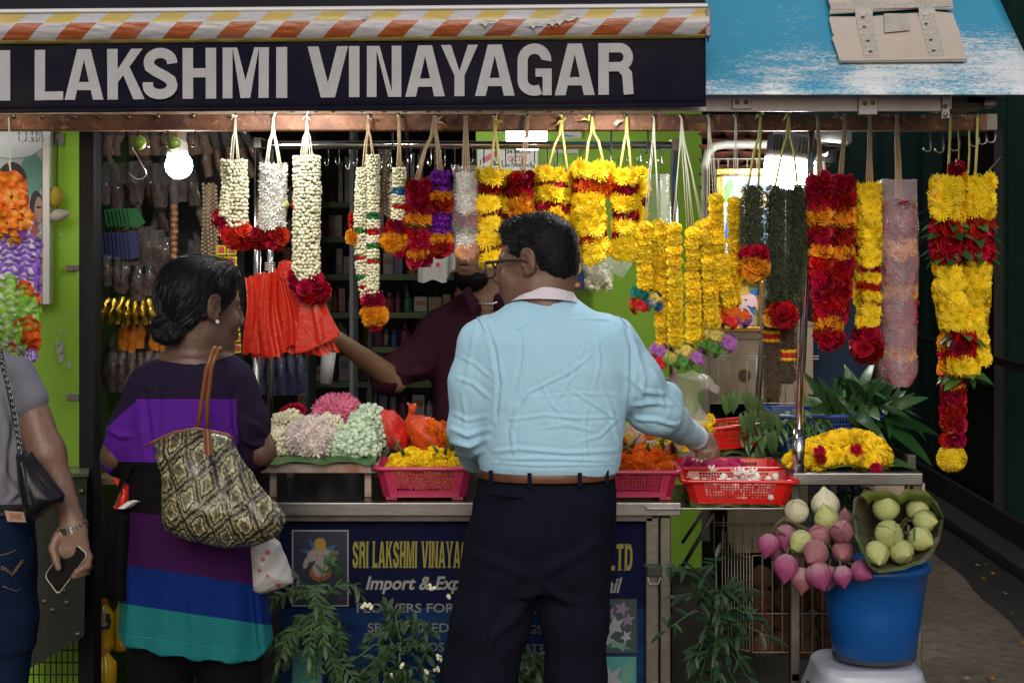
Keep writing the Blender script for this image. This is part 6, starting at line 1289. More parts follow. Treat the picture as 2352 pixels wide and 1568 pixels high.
def elephant(par, cx, cy, s, d, dim=1., proud=.005, skin=(.5,.42,.42), robe=(.4,.1,.03)):
 k = lambda c: tuple(v*dim for v in c); nm = 'f%d' % int(dim*100 + cx); g_ = lambda n, c: flatm('print_%s_%s' % (n, nm), k(c)); sk = g_('skin', skin); go = g_('gold', (.55,.36,.05)); rb = g_('robe', robe); bl = g_('halo', (.03,.14,.4)); pk_ = g_('pink', (.5,.1,.2)); dk = g_('dark', (.02,.02,.02))
 blobs(par, d, [('printed_halo', bl, cx, cy-5*s, 58*s, 50*s, .2, 8), ('printed_body', rb, cx, cy+45*s, 30*s, 24*s, 0), ('printed_body', sk, cx, cy+34*s, 20*s, 24*s, 0), ('printed_arm', sk, cx-38*s, cy+18*s, 7*s, 18*s, .3), ('printed_arm', sk, cx+38*s, cy+14*s, 7*s, 20*s, -.3), ('printed_flower', pk_, cx+42*s, cy-8*s, 12*s, 9*s, 0, 9), ('printed_ear', sk, cx-22*s, cy, 13*s, 16*s, .3), ('printed_ear', sk, cx+22*s, cy, 13*s, 16*s, -.3), ('printed_head', sk, cx, cy-2*s, 18*s, 20*s, 0), ('printed_crown', go, cx, cy-32*s, 16*s, 17*s, 0), ('printed_crown', go, cx, cy-18*s, 20*s, 5*s, 0), ('printed_trunk', sk, cx+2*s, cy+24*s, 6*s, 20*s, .1), ('printed_trunk', sk, cx-3*s, cy+42*s, 8*s, 5*s, .3), ('printed_eye', dk, cx-8*s, cy-2*s, 3*s, 1.8*s, 0), ('printed_eye', dk, cx+8*s, cy-2*s, 3*s, 1.8*s, 0)], proud)
elephant(bn, 736, 1275, .85, BDp, .5)
pic('banner_picture', 1378, 1375, 1461, 1496, BDp, flatm('print_dark_green', (.01,.03,.03)), bn, flatm('print_frame_dark', (.01,.01,.015)), 2)
orc = flatm('print_orchid', (.15,.10,.20)); orw = flatm('print_orchid_pale', (.22,.23,.27)); org_ = flatm('print_teal_leaf', (.08,.2,.17))
blobs(bn, BDp, [('printed_flower', org_, 1420, 1480, 36, 12, .3, 6), ('printed_flower', orc, 1398, 1410, 20, 24, .4, 5), ('printed_flower', orc, 1428, 1396, 20, 19, 0, 5), ('printed_flower', orw, 1412, 1436, 22, 30, .7, 5), ('printed_flower', orc, 1442, 1422, 16, 20, .9, 5), ('printed_flower', orw, 1394, 1466, 20, 16, .2, 5), ('printed_flower', orw, 1438, 1460, 14, 18, .5, 5)])
pic('banner_picture', 1378, 1506, 1461, 1600, BDp, flatm('print_teal', (.03,.2,.19)), bn, flatm('print_frame_dark', (.01,.01,.015)), 2)
blobs(bn, BDp, [('printed_flower', orw, 1402, 1560, 34, 40, .2, 6), ('printed_flower', org_, 1440, 1545, 14, 28, .2)])
pic('banner_picture', 672, 1490, 740, 1600, BDp, flatm('print_teal', (.03,.2,.19)), bn, flatm('print_frame_dark', (.01,.01,.015)), 2)
fs = thing('folding_shelf', P(1650, 1172, 4.36), 'thin folding steel shelf on crossed black struts under the red baskets', 'shelf')
b = MB(); zs = P(0,1171,4.34).z; b.box((P(1484,0,4.34).x, 4.34, zs), (P(1812,0,4.34).x, 4.72, zs + .006)); b.build('top', steel, fs, bevel=.002)
tubeo('strut', [P(1568,1300,4.5), P(1640,1178,4.4)], .006, iron, fs, 6); tubeo('strut', [P(1568,1245,4.5), P(1612,1180,4.4)], .005, iron, fs, 6)
rt = thing('side_table', P(1975, 1560, 4.4), 'higher stainless steel table carrying the coiled yellow garland at the right', 'table')
zt = P(0,1086,4.40).z
b = MB(); b.box((P(1820,0,4.40).x, 4.40, zt - S(29,4.4)), (P(2121,0,4.40).x, 5.02, zt)); b.build('top', steel, rt, bevel=.004)
b = MB(); b.box((P(1560,0,4.75).x, 4.74, zt - .03), (P(1818,0,4.75).x, 5.02, zt - .004)); b.build('rear_shelf', steel_old, rt)
for x, y in ((1828, 4.45), (2108, 4.42), (1984, 4.98), (2095, 4.98)):
 b = MB(); b.box((P(x-12,0,y).x, y, 0), (P(x+10,0,y).x, y + .035, zt - S(28,4.4))); b.build('leg', steel_old, rt, bevel=.003)
b = MB(); b.box((P(1818,0,4.46).x, 4.45, P(0,1560,4.46).z), (P(2110,0,4.46).x, 4.47, P(0,1545,4.46).z)); b.build('brace', steel_old, rt)
ty = thing('flower_tray', P(735, 1150, 4.5), 'low rust streaked white metal tray stand holding the small flower heaps', 'tray'); zy = P(0,1064,4.42).z
rw_ = M_('rusty_white_paint', (.42,.40,.38), .5, nz=(16,0,(.25,.09,.035)), bump=(60,.4))
b = MB(); x0 = P(598,0,4.42).x; x1 = P(868,0,4.42).x
b.box((x0, 4.42, zy - S(22,4.42)), (x1, 4.445, zy)); b.build('front_bar', rw_, ty, bevel=.002)
for xx in (x0, x1 - .022): b = MB(); b.box((xx, 4.447, zy - S(22,4.42)), (xx + .022, 4.83, zy)); b.build('side_bar', rw_, ty, bevel=.002)
b = MB(); b.box((x0 + .002, 4.43, zy + .001), (x1 - .002, 4.83, zy + .005)); b.build('sheet', M_('tray_sheet', (.06,.055,.05), .3, .7), ty)
b = MB(); b.box((x1 - .019, 4.4185, zy - .022), (x1 - .004, 4.4195, zy - .005)); b.build('tube_end', iron, ty)
for xx, yy in ((x0 + .02, 4.46), (x1 - .04, 4.46), (x0 + .02, 4.8), (x1 - .04, 4.8)): b = MB(); b.box((xx, yy, ztop - .001), (xx + .018, yy + .018, zy - S(22,4.42))); b.build('leg', rw_, ty)
bl_ = M_('banana_leaf', (.045,.13,.03), .35, nz=(6,0,(.03,.09,.022)), bump=(9,.3,.004), stretch=(1,14,14), coat=.2)
def bleaf(label, x0, x1, y0, y1, z, sag=.012, seed=1, cut=0):
 b = MB(); b.sheet(lambda u, v: Vector((x0 + (x1-x0)*u, y0 + (y1-y0)*v + .012*noise.noise((u*5, seed, 0))*(1-v), z + .004 + .010*abs(math.sin(u*8+seed))*(1-v)**3 - sag*max(0, .12-v)*8 + .003*noise.noise((u*7, v*4, seed)))), 40, 12); o = b.build('banana_leaf', bl_, smooth=True); tag(o, label, 'leaf'); return o
bleaf('banana leaf lining the tray under the small flower heaps', x0 - .0, x1 - .006, 4.395, 4.80, zy + .006, seed=2)
bleaf('banana leaf under the coiled yellow garland on the right table', P(1860,0,4.5).x, P(2100,0,4.45).x, 4.43, 4.8, zt + .002, seed=5, sag=.0)
bleaf('banana leaf strip on the rear shelf behind the red baskets', P(1640,0,4.8).x, P(1810,0,4.8).x, 4.76, 4.98, zt, seed=9)
bleaf('wet leaf flattened under the front red basket', P(1580,0,4.4).x, P(1805,0,4.4).x, 4.345, 4.6, zs + .007, seed=11)
# = baskets
def basket(label, c, w0, d0, h, m, rot=0., taper=.82, rows=6, cols=17, group=None, name='plastic_basket', hy=(.22,.86), hx=(.12,.88), tilt=0.):
 """slatted plastic basket: rim size w0 x d0, height h, c = centre of the base"""
 t = thing(name, c, label, 'basket', group); M = Matrix.Translation(c) @ Matrix.Rotation(rot, 4, 'Z') @ Matrix.Rotation(tilt, 4, 'Y'); b = MB(); th = .0028
 def corner(u, sgn):  # side walls
  pass
 def wall(A, B, A2, B2, rows, cols, hx_=hx):
  """A,B bottom corners, A2,B2 top corners"""
  nrm = (B - A).cross(A2 - A).normalized()*th
  def q(u, v): return (A.lerp(B, u)).lerp(A2.lerp(B2, u), v)
  def slab(u0, u1, v0, v1):
   p = [q(u0,v0), q(u1,v0), q(u1,v1), q(u0,v1)]; vs = [M @ x for x in p + [x - nrm for x in p]]; b.add(vs, [(0,1,2,3),(7,6,5,4),(0,4,5,1),(1,5,6,2),(2,6,7,3),(3,7,4,0)])
  slab(0,1,0,hy[0]); slab(0,1,hy[1],1); slab(0,hx_[0],hy[0],hy[1]); slab(hx_[1],1,hy[0],hy[1])
  cw = (hx_[1]-hx_[0])/cols; rh = (hy[1]-hy[0])/rows
  for i in range(1, cols): slab(hx_[0] + cw*(i-.17), hx_[0] + cw*(i+.17), hy[0], hy[1])
  for j in range(1, rows):
   for i in range(cols): slab(hx_[0] + cw*(i+(.17 if i else 0)), hx_[0] + cw*(i+(.83 if i < cols-1 else 1)), hy[0] + rh*(j-.17), hy[0] + rh*(j+.17))
 def ringpts(w_, dd, z, n=6, rc=.022):
  out = []
  for sx, sy, a0 in ((1,1,0),(-1,1,90),(-1,-1,180),(1,-1,270)):
   for k in range(n): a = math.radians(a0 + 90*k/(n-1)); out.append(Vector((sx*(w_/2-rc) + rc*math.cos(a), sy*(dd/2-rc) + rc*math.sin(a), z)))
  return out
 wb, db = w0*taper, d0*taper; W = w0*.97; D = d0*.97; rc = .02
 cs = lambda w_, dd, z: [Vector((-w_/2+rc,-dd/2,z)), Vector((w_/2-rc,-dd/2,z)), Vector((w_/2,-dd/2+rc,z)), Vector((w_/2,dd/2-rc,z)), Vector((w_/2-rc,dd/2,z)), Vector((-w_/2+rc,dd/2,z)), Vector((-w_/2,dd/2-rc,z)), Vector((-w_/2,-dd/2+rc,z))]
 bo = cs(wb, db, .004); to = cs(W, D, h)
 for i in range(8):
  A, B, A2, B2 = bo[i], bo[(i+1) % 8], to[i], to[(i+1) % 8]
  if i % 2 == 0: wall(A, B, A2, B2, rows, cols if i in (0, 4) else max(5, int(cols*d0/w0)))
  else:
   nrm = (B-A).cross(A2-A).normalized()*th; vs = [M @ x for x in [A,B,B2,A2] + [x - nrm for x in [A,B,B2,A2]]]; b.add(vs, [(0,1,2,3),(7,6,5,4)])
 b.add([M @ p for p in bo], [tuple(range(7,-1,-1))]); b.add([M @ (p + Vector((0,0,.003))) for p in bo], [tuple(range(8))])
 b.build('basket_wall', m, t)
 rim = MB(); rings = [ringpts(W, D, h), ringpts(w0 + .006, d0 + .006, h + .002), ringpts(w0 + .012, d0 + .012, h - .002), ringpts(w0 + .011, d0 + .011, h - .009), ringpts(w0 + .007, d0 + .007, h - .009), ringpts(W, D, h - .004)]; n = len(rings[0])
 for rg in rings: rim.v += [tuple(M @ p) for p in rg]
 rim.f = [(i*n+j, i*n+(j+1) % n, ((i+1) % 6)*n+(j+1) % n, ((i+1) % 6)*n+j) for i in range(6) for j in range(n)]; rim.m = [0]*len(rim.f); rim.build('rim', m, t, smooth=True)
 for sx in (-1, 1):
  for sy in (-1, 1): f_ = MB(); f_.cbox((sx*wb*.4, sy*db*.4, .0), (.03,.012,.008), M); f_.build('foot', m, t)
 return t, M
pinkp = M_('pink_plastic', (.46,.022,.085), .35, coat=.25); redp = M_('red_plastic', (.58,.010,.006), .28, coat=.35); bluep = M_('blue_plastic', (.008,.045,.30), .38, coat=.2)
def pz(y, d): return P(0, y, d).z
def at(px, d, z): return Vector((P(px,0,d).x, d, z))
pb1, M1 = basket('deep pink basket full of yellow marigold heads left of the man', at(978, 4.475, ztop + .004), S(228,4.40), .185, pz(1072,4.39) - ztop - .004, pinkp, .0, .83, 6, 18)
pb2, M2 = basket('deep pink basket full of orange marigold heads right of the man', at(1455, 4.475, ztop + .004), S(205,4.40), .185, pz(1080,4.39) - ztop - .004, pinkp, .0, .83, 6, 16)
rb1, M3 = basket('front red basket with white flowers inside, at the man’s hand', at(1692, 4.44, zs + .01), S(262,4.38), .20, pz(1098,4.36) - zs - .012, redp, math.radians(-2.5), .84, 6, 24)
rb2, M4 = basket('middle red basket with magenta rose petals', at(1672, 4.62, pz(1125,4.6)), S(240,4.6), .17, .075, redp, math.radians(-1), .84, 4, 22)
b = MB(); b.box((P(1560,0,4.62).x, 4.55, zs + .008), (P(1800,0,4.62).x, 4.72, pz(1125,4.6) - .005)); tag(b.build('wooden_block', cardm), 'brown box propping up the middle red basket', 'box')
rb3, M5 = basket('rear red basket tilted behind the others', at(1690, 4.85, zt + .012), S(215,4.8), .16, .075, redp, math.radians(5), .84, 3, 16, tilt=math.radians(-5))
bb, M6 = basket('long blue basket crammed with mango and neem leaves', at(1888, 4.86, zt + .004), S(245,4.85), .24, .115, bluep, 0., .84, 6, 22)
r = random.Random(77)
def fill(parent, M, w_, dd, z0, z1, kind, s, n, dome=.0, seed=1, name='marigold_head', label=None, cat='flower', grp=None):
 r = random.Random(seed)
 for i in range(n):
  t = i/n; z = z0 + (z1 - z0)*t; k = .80 + .12*(z/.1)
  x = r.uniform(-.5,.5)*w_*.88; y = r.uniform(-.5,.5)*dd*.85
  if r.random() < .35: y = -dd*.42
  zz = z + dome*(1 - (2*x/w_)**2)*(1 - .4*(2*y/dd)**2)
  me, Mx = flower(kind, M @ Vector((x*k/.88 if z < .06 else x, y*k/.9 if z < .06 else y, zz)), Vector((r.gauss(0,.5), r.gauss(0,.5) - .3, 1)), s*r.uniform(.85,1.15), r)
  o = inst(me, name, Mx); tag(o, label, cat, grp)
fill(pb1, M1, S(186,4.4), .135, .012, .085, 'pom_yellow', .045, 95, .035, 3, 'marigold_head', 'loose yellow marigold head in the left pink basket', 'flower', 'yellow marigold heads in the pink basket')
fill(pb2, M2, S(166,4.4), .135, .012, .085, 'pom_burnt', .043, 95, .040, 4, 'marigold_head', 'loose burnt orange marigold head in the right pink basket', 'flower', 'orange marigold heads in the pink basket')
def stalks(M, n, w_, dd, z, seed, grp, lab):
 r = random.Random(seed)
 for i in range(n):
  p = M @ Vector((r.uniform(-.45,.45)*w_, r.uniform(-.5,.2)*dd, z + r.uniform(0,.02))); q = p + Vector((r.uniform(-.03,.03), r.uniform(-.03,.01), r.uniform(.015,.05))); b = MB(); b.tube([q, q.lerp(p,.5) + Vector((0,0,.004)), p], [.001,.0022,.0055], 6); tag(b.build('stalk', stemm, smooth=True), lab, 'stalk', grp)
stalks(M1, 9, S(200,4.4), .16, .115, 1, 'stalks among the yellow marigolds', 'green flower stalk poking out of the yellow marigolds'); stalks(M2, 12, S(180,4.4), .16, .12, 2, 'stalks among the orange marigolds', 'green flower stalk poking out of the orange marigolds')
for k in range(110):
 me, Mx = flower('bud_white' if k % 3 else 'star_white', M3 @ Vector((r.uniform(-.42,.42)*S(250,4.4), r.uniform(-.48,.4)*.17, .012 + .042*k/110)), rnd3(r) + Vector((0,-.3,.6)), .022 if k % 3 == 0 else .028, r); tag(inst(me, 'loose_flower', Mx), 'loose white tuberose bud in the front red basket', 'flower', 'white buds in the front red basket')
for x, y in ((1634,1082),(1690,1088),(1702,1086),(1730,1088),(1712,1090)):
 me, Mx = flower('star_white', P(x, y, 4.40), Vector((.2,-.6,1)), .034, r); tag(inst(me, 'open_flower', Mx), 'open white flower lying near the rim of the front red basket', 'flower', 'open white flowers in the front red basket')
for k in range(40):
 me, Mx = flower('rose_magenta', M4 @ Vector((r.uniform(-.45,.12)*S(230,4.6), r.uniform(-.4,.35)*.15, .02 + .05*k/40)), Vector((r.gauss(0,.6), -.4, .8)), .04, r); tag(inst(me, 'rose_head', Mx), 'magenta rose petals in the middle red basket', 'flower', 'magenta roses in the middle red basket')
def heap(name, label, cx, cy, d, rx, ry, rz, kinds, s, n, seed, core, squash=1.):
 t = thing(name, P(cx, cy + ry, d), label, 'flower heap'); c = P(cx, cy, d); X, Z = S(rx, d), S(ry, d); r = random.Random(seed); items = {}
 b = MB(); b.lathe([(.0001,-Z*.95),(X*.75,-Z*.8),(X*.84,0),(X*.6,Z*.62),(.0001,Z*.84)], c, 14, sy=rz/X); b.build('core', core, t, smooth=True)
 for i in range(n):
  z = -.55 + 1.55*(i+.5)/n; a = i*2.39996; q = math.sqrt(max(0, 1-min(1,abs(z))**2)); dv = Vector((q*math.cos(a), q*math.sin(a), z)); bump = 1 + .24*noise.noise(dv*2.1 + Vector((seed,0,0)))
  p = c + Vector((dv.x*X, dv.y*rz, dv.z*Z))*bump*.95; k = r.choice(kinds) if not isinstance(kinds, dict) else None
  items.setdefault(NM[k.split('_')[0]], []).append(flower(k, p, dv + rnd3(r)*.7, s*r.uniform(.7,1.25), r))
 for nm, it in items.items(): pieces(t, nm, it)
 return t
wc, pc, gc2 = flatm('heap_cream', (.35,.33,.2)), flatm('heap_pink', (.35,.1,.15)), flatm('heap_mint', (.25,.33,.22))
heap('flower_heap', 'heap of cream jasmine buds at the back left of the tray', 663, 992, 4.68, 44, 44, .075, ['bud_ivory'], .016, 420, 1, wc)
heap('flower_heap', 'low heap of cream jasmine buds spilling over the front left corner of the tray', 636, 1022, 4.55, 38, 34, .07, ['bud_ivory'], .016, 380, 2, wc)
heap('flower_heap', 'pinkish white tuberose heap in the middle of the tray', 715, 1010, 4.53, 58, 46, .085, ['star_blush'], .030, 520, 3, flatm('heap_blush', (.5,.42,.4)))
heap('flower_heap', 'hot pink blossom heap at the back of the tray', 775, 948, 4.74, 46, 32, .07, ['star_pink'], .038, 300, 4, pc)
heap('flower_heap', 'mint green dyed jasmine heap at the front right of the tray', 812, 1022, 4.52, 52, 40, .08, ['star_mint','star_mint','bud_mint'], .019, 640, 5, gc2)
heap('flower_heap', 'taller pale green dyed jasmine heap at the right end of the tray', 848, 988, 4.64, 46, 50, .075, ['bud_mint','star_mint','star_mint'], .019, 620, 6, gc2)
heap('flower_heap', 'small cream jasmine patch between the pink and mint heaps', 757, 975, 4.60, 26, 20, .03, ['bud_ivory'], .016, 110, 7, wc)
for x, y, m_ in ((678,945,'rose_crimson'),(668,948,'rose_crimson')):
 me, Mx = flower(m_, P(x, y, 4.74), Vector((0,-.5,1)), .045, r); tag(inst(me, 'rose_head', Mx), 'single crimson rose behind the cream jasmine heap', 'flower', 'crimson roses behind the cream heap')
cg = thing('coiled_garland', P(1950, 1080, 4.55), 'yellow marigold garland coiled in a mound on the right table with a few crimson roses', 'garland'); its = {}; r = random.Random(31)
for pts_, Rr in (([(1850,1052,4.50),(1880,1030,4.62),(1920,1010,4.66),(1965,1008,4.64),(2005,1020,4.60),(2030,1048,4.55),(2015,1064,4.48),(1975,1060,4.46)],24), ([(1858,1070,4.46),(1900,1050,4.48),(1935,1040,4.52),(1962,1052,4.47),(1990,1040,4.50)],22), ([(1862,1032,4.66),(1900,1020,4.70),(1960,1014,4.72)],24), ([(1812,1060,4.44),(1828,1046,4.5),(1858,1070,4.44)],14)):
 pts = [P(*q) for q in pts_]; n = len(pts)*2
 for q in range(n): cover(its, r, path_pt(pts, q/n), path_pt(pts, (q+1)/n), S(Rr,4.55), 'mum_yellow' if q % 2 else 'pom_yellow', .040)
 b = MB(); b.tube(pts, S(Rr,4.55)*.7, 8); b.build('core', pyel, cg, smooth=True)
for x, y, d in ((1882,1036,4.44),(1884,1054,4.43),(1966,1032,4.45),(2010,1076,4.42)): its.setdefault('rose', []).append(flower('rose_crimson', P(x,y,d), Vector((0,-1,.4)), .025, r))
for nm, it in its.items(): pieces(cg, nm, it)
# = woman at the left edge
LD = 3.72; lw = thing('person', P(-90, 520 + ZC*F/LD, LD), 'woman cut off by the left edge in grey top and jeans holding a black phone', 'person')
HL = Matrix.Translation(P(-95, 640, LD + .02)) @ Matrix.Rotation(math.radians(-15), 4, 'Z')
f = Field((-1.60, 3.45, .78), (-.90, 4.02, 1.62), .0042); head(f, HL, .95)
f.cone(local(HL,0,-.03,-.05), P(-92,780,LD), .05,.055,.03); f.loft([P(0,y,LD).z for y in (1160,1000,860,800)], [(P(cx,0,LD).x, LD, S(hw,LD), dp) for cx,hw,dp in ((-85,120,.09),(-85,120,.095),(-90,130,.09),(-92,80,.06))], .03, 2.2)
f.cone(PX(48,880,LD), PX(108,1040,LD-.02), .042,.040,.02); f.cone(PX(108,1040,LD-.02), PX(166,1195,LD-.04), .040,.0255,.02, sy=.9); f.cone(PX(166,1195,LD-.04), PX(166,1222,LD-.045), .025,.027,.01)
hd2 = LD - .05
f.cone(PX(166,1222,hd2), PX(158,1262,hd2-.004), .030,.030,.012, sy=.6); f.cone(PX(172,1220,hd2), PX(186,1268,hd2), .028,.022,.012, sy=.6)
for c_ in ([(134,1228,hd2-.012),(121,1258,hd2-.022),(129,1285,hd2-.030),(135,1304,hd2-.034)], [(188,1250,hd2+.002),(203,1278,hd2-.002),(200,1298,hd2-.022),(186,1306,hd2-.034)], [(188,1262,hd2+.006),(202,1300,hd2),(190,1314,hd2-.022),(176,1312,hd2-.034)], [(180,1270,hd2+.01),(196,1318,hd2+.004),(184,1326,hd2-.018),(170,1322,hd2-.032)], [(170,1272,hd2+.014),(182,1322,hd2+.010),(172,1330,hd2-.010),(164,1330,hd2-.026)]):
 f.chain([PX(*q) for q in c_], [.0115,.0100,.0090,.0078], .004)
f.clip_below(.80); bodyL = f.build('body', [skin3], lw, disp=lambda V, N: .0006*npn(V, 240, 3))
f = Field((-1.45, 3.5, 1.36), (-1.05, 3.95, 1.66), .006); hel((0,-.02,.036), (.084,.104,.094), .01, MM=HL); hel((0,-.08,-.05), (.07,.04,.09), .02, MM=HL); hel((0,.15,-.01), (.13,.085,.105), .01, 'sub', MM=HL); f.build('hair', hairm, lw)
greyk = M_('grey_knit', (.19,.19,.23), .9, nz=(60,0,(.16,.16,.19)), bump=(200,.4,.001), spec=.15)
f = Field((-1.62, 3.45, .90), (-.92, 4.0, 1.38), .0042)
f.loft([P(0,y,LD).z for y in (1172,1150,1080,1000,900,850,815,795)], [(P(cx,0,LD).x, LD, S(hw,LD), dp) for cx,hw,dp in ((-62,142,.105),(-62,143,.11),(-66,138,.112),(-72,136,.114),(-80,140,.112),(-84,138,.10),(-90,110,.082),(-92,66,.066))], .02, 2.2)
f.cone(PX(30,872,LD), PX(60,918,LD-.01), .054,.050,.03)
f.build('top', greyk, lw, disp=lambda V, N: creases(V, [(((40,960),(20,1040),(30,1120)), -.005, 9), (((0,900),(20,1000),(10,1100)), .004, 8), (((20,1100),(40,1130),(20,1150)), .005, 6), (((0,1080),(30,1100),(60,1110)), .004, 6)], LD) + .003*npn(V, 28, 6))
b = MB(); b.tube([P(-200,1166,LD-.09), P(-60,1168,LD-.125), P(40,1166,LD-.105), P(80,1160,LD-.02)], S(8,LD), 10); b.build('waistband_shadow', M_('hem_shade_black', (.008,.008,.009), .9), lw, smooth=True)  # dark tube standing in for the shade under the hem of the top
denim = M_('dark_denim', (.004,.011,.032), .9, spec=.10, nz=(260,0,(.008,.018,.048)), bump=(400,.3,.001))
f = Field((-1.62, 3.48, .02), (-.96, 4.0, .95), .0055)
f.loft([P(0,y,LD).z for y in (1480,1400,1300,1220,1172)], [(P(cx,0,LD).x, LD+.0, S(hw,LD), dp) for cx,hw,dp in ((-62,134,.09),(-60,138,.115),(-58,138,.128),(-60,136,.120),(-62,138,.105))], .02, 2.3)
for x0_, x1_ in ((-130,-140),(0,-12)): f.cone(PX(x0_,1420,LD), PX(x1_,1700,LD), .082,.058,.03); f.cone(PX(x1_,1700,LD), PX(x1_,2060,LD), .058,.046,.03)
def pocketd(V, N): return creases(V, [(((0,1272),(30,1262),(72,1236)), .0028, 1.5), (((74,1240),(72,1330),(40,1362),(10,1352),(-5,1340)), .0026, 1.5), (((-10,1215),(30,1208),(70,1200)), .0022, 1.4)], LD+.02) + .002*npn(V, 40, 4)
jn = f.build('jeans', denim, lw, disp=pocketd)
def surf_line(pts, off, r_, m, nm, par, base):     # stitching slightly proud of the cloth
 bb = base; b = MB(); P3 = []
 for x, y in pts:
  o_ = P(x, y, 3.2); d_ = (o_ - cam.location).normalized(); ok, loc, nr, ix = bb.ray_cast(cam.location - bb.location, d_)
  P3.append((loc + bb.location if ok else P(x, y, LD-.1)) - d_*off)
 b.tube(P3, r_, 5); return b.build(nm, m, par, smooth=True)
stm = M_('ochre_stitching', (.30,.20,.08), .8); bpy.context.view_layer.update()
for dy in (0, 5): surf_line([(2,1300+dy),(14,1304+dy),(28,1316+dy),(38,1303+dy),(50,1286+dy),(70,1284+dy)], .001, .0007, stm, 'stitching', jn, jn)
for q_ in ([(1131,786),(1165,765),(1198,751),(1240,738),(1284,732),(1340,731),(1400,735),(1438,745)], [(1096,728),(1112,758),(1131,786),(1140,830),(1145,890),(1143,950)], [(1420,722),(1440,750),(1452,800),(1452,850),(1446,900)]): surf_line(q_, .0002, .0011, shirtm, 'seam', shirt, shirt)
surf_line([(1257,1096),(1254,1180),(1246,1270),(1238,1330)], .0002, .0010, trm, 'seam', tr, tr)
surf_line([(1,1275),(30,1266),(71,1240)], .001, .0006, stm, 'stitching', jn, jn); surf_line([(70,1330),(38,1357),(6,1345)], .001, .0006, stm, 'stitching', jn, jn)
b = MB(); p_ = [P(10,1172,LD-.128), P(54,1176,LD-.118), P(60,1199,LD-.118), P(17,1197,LD-.130)]; b.prism(p_, Vector((0,.004,0))); pt_ = b.build('leather_patch', M_('tan_leather_patch', (.36,.25,.17), .7, nz=(80,0,(.3,.2,.13))), lw)
b = MB()
for k, (x, y, w_, h) in enumerate(((20,1178,12,2),(36,1179,14,2),(24,1184,22,2.4),(22,1190,7,2),(34,1190,8,2),(46,1190,6,2))): b.add([P(x,y,LD-.1325), P(x+w_,y,LD-.1295), P(x+w_,y+h,LD-.1295), P(x,y+h,LD-.1325)], [(0,1,2,3)])
b.build('patch_print', M_('red_patch_print', (.35,.05,.03), .7), pt_)['kind'] = 'stuff'
b = MB(); wc_ = P(167,1211,LD-.042); axw = Vector((.25,.05,-.97)).normalized()
links = []
for k in range(26):
 a = 2*math.pi*k/26; u = axw.orthogonal().normalized(); v_ = axw.cross(u); p = wc_ + (u*math.cos(a) + v_*math.sin(a))*.0325
 for j in (-1,0,1): m_ = MB();
 M = Matrix.Translation(p) @ Matrix((u*math.cos(a)+v_*math.sin(a), -u*math.sin(a)+v_*math.cos(a), axw)).transposed().to_4x4(); b.cbox((0,0,0), (.003,.0058,.0050), M); b.cbox((0,0,.0055), (.003,.0058,.0045), M); b.cbox((0,0,-.0055), (.003,.0058,.0045), M)
b.build('watch_bracelet', M_('steel_watch', (.6,.58,.55), .22, 1.), lw)['kind'] = 'stuff'
b = MB(); b.lathe([(.0001,-.003),(.013,-.003),(.014,0),(.012,.004),(.0001,.0045)], P(188,1202,LD-.038), 14, M=Matrix.Rotation(math.pi/2,4,'Y')); b.build('watch_case', MATS['steel_watch'], lw, smooth=True)
ph = thing('mobile_phone', P(150,1300,hd2-.018), 'black mobile phone in a clear case held by the woman at the left edge', 'phone')
cq = [P(101,1322,hd2-.020), P(133,1366,hd2-.026), P(203,1272,hd2-.020), P(161,1236,hd2-.014)]
def rq(q, inset, rr=.16):
 c = sum(q, Vector())/4; q = [c + (p-c)*(1-inset) for p in q]; out = []
 for i in range(4):
  p, a, bq = q[i], q[i-1], q[(i+1) % 4]
  for t in (0,.3,.7,1): A = p + (a-p).normalized()*.011*(1-t); B = p + (bq-p).normalized()*.011*t; out.append(A + (B - p) if t in (0,1) else p + ((a-p).normalized()*(1-t)**2 + (bq-p).normalized()*t**2)*.011)
 return out
nph = (cq[1]-cq[0]).cross(cq[3]-cq[0]).normalized(); nph = nph if nph.y > 0 else -nph
b = MB(); b.prism(rq(cq, 0), nph*.009); b.build('case', M_('clear_case_edge', (.45,.43,.4), .2, trans=.2, coat=.4), ph); b = MB(); b.prism([p - nph*.0006 for p in rq(cq, .05)], nph*.004); b.build('screen', M_('dark_glass', (.002,.002,.003), .35, spec=.12), ph)
hb = thing('handbag', P(95,1200,LD-.13), 'black leather flap handbag on a chain strap at the left woman’s hip', 'handbag'); blk = M_('black_leather_bag', (.006,.006,.008), .36, spec=.35, nz=(40,0,(.009,.009,.012)), bump=(60,.3,.002), coat=.1)
f = Field((-1.24, 3.46, .86), (-.98, 3.68, 1.14), .003)
f.puffy([(P(x,0,3.58).x, P(0,y,3.58).z) for x, y in ((36,1040),(70,1032),(112,1088),(150,1138),(146,1152),(76,1200),(58,1182),(42,1110))], 3.58, .050, .012); f.build('bag', blk, hb, disp=lambda V, N: .0012*npn(V, 50, 3) + creases(V, [(((62,1045),(100,1110),(140,1150)), -.003, 2.5), (((52,1080),(62,1140),(74,1185)), .003, 3)], 3.60))
b = MB()
for k in range(34):
 t = k/33; p = P(-6 + 50*t + 8*math.sin(t*3), 800 + 236*t, LD - .125 - .03*t); a = k*1.57
 b.tube([p + Vector((.0045*math.cos(q)*(1 if k % 2 else .4), .0045*math.cos(q)*(.4 if k % 2 else 1), .0075*math.sin(q))) for q in [i*math.pi/4 for i in range(9)]], .0014, 5, caps=False)
b.build('chain_strap', M_('dark_chain', (.25,.25,.26), .25, 1.), hb, smooth=True)['kind'] = 'stuff'
b = MB(); b.sheet(lambda u, v: P(0 + 46*v + 10*(u-.5), 800 + 225*v, LD - .122 - .03*v - .003*math.sin(u*3.1)), 3, 16); b.build('leather_strap', blk, hb, smooth=True)
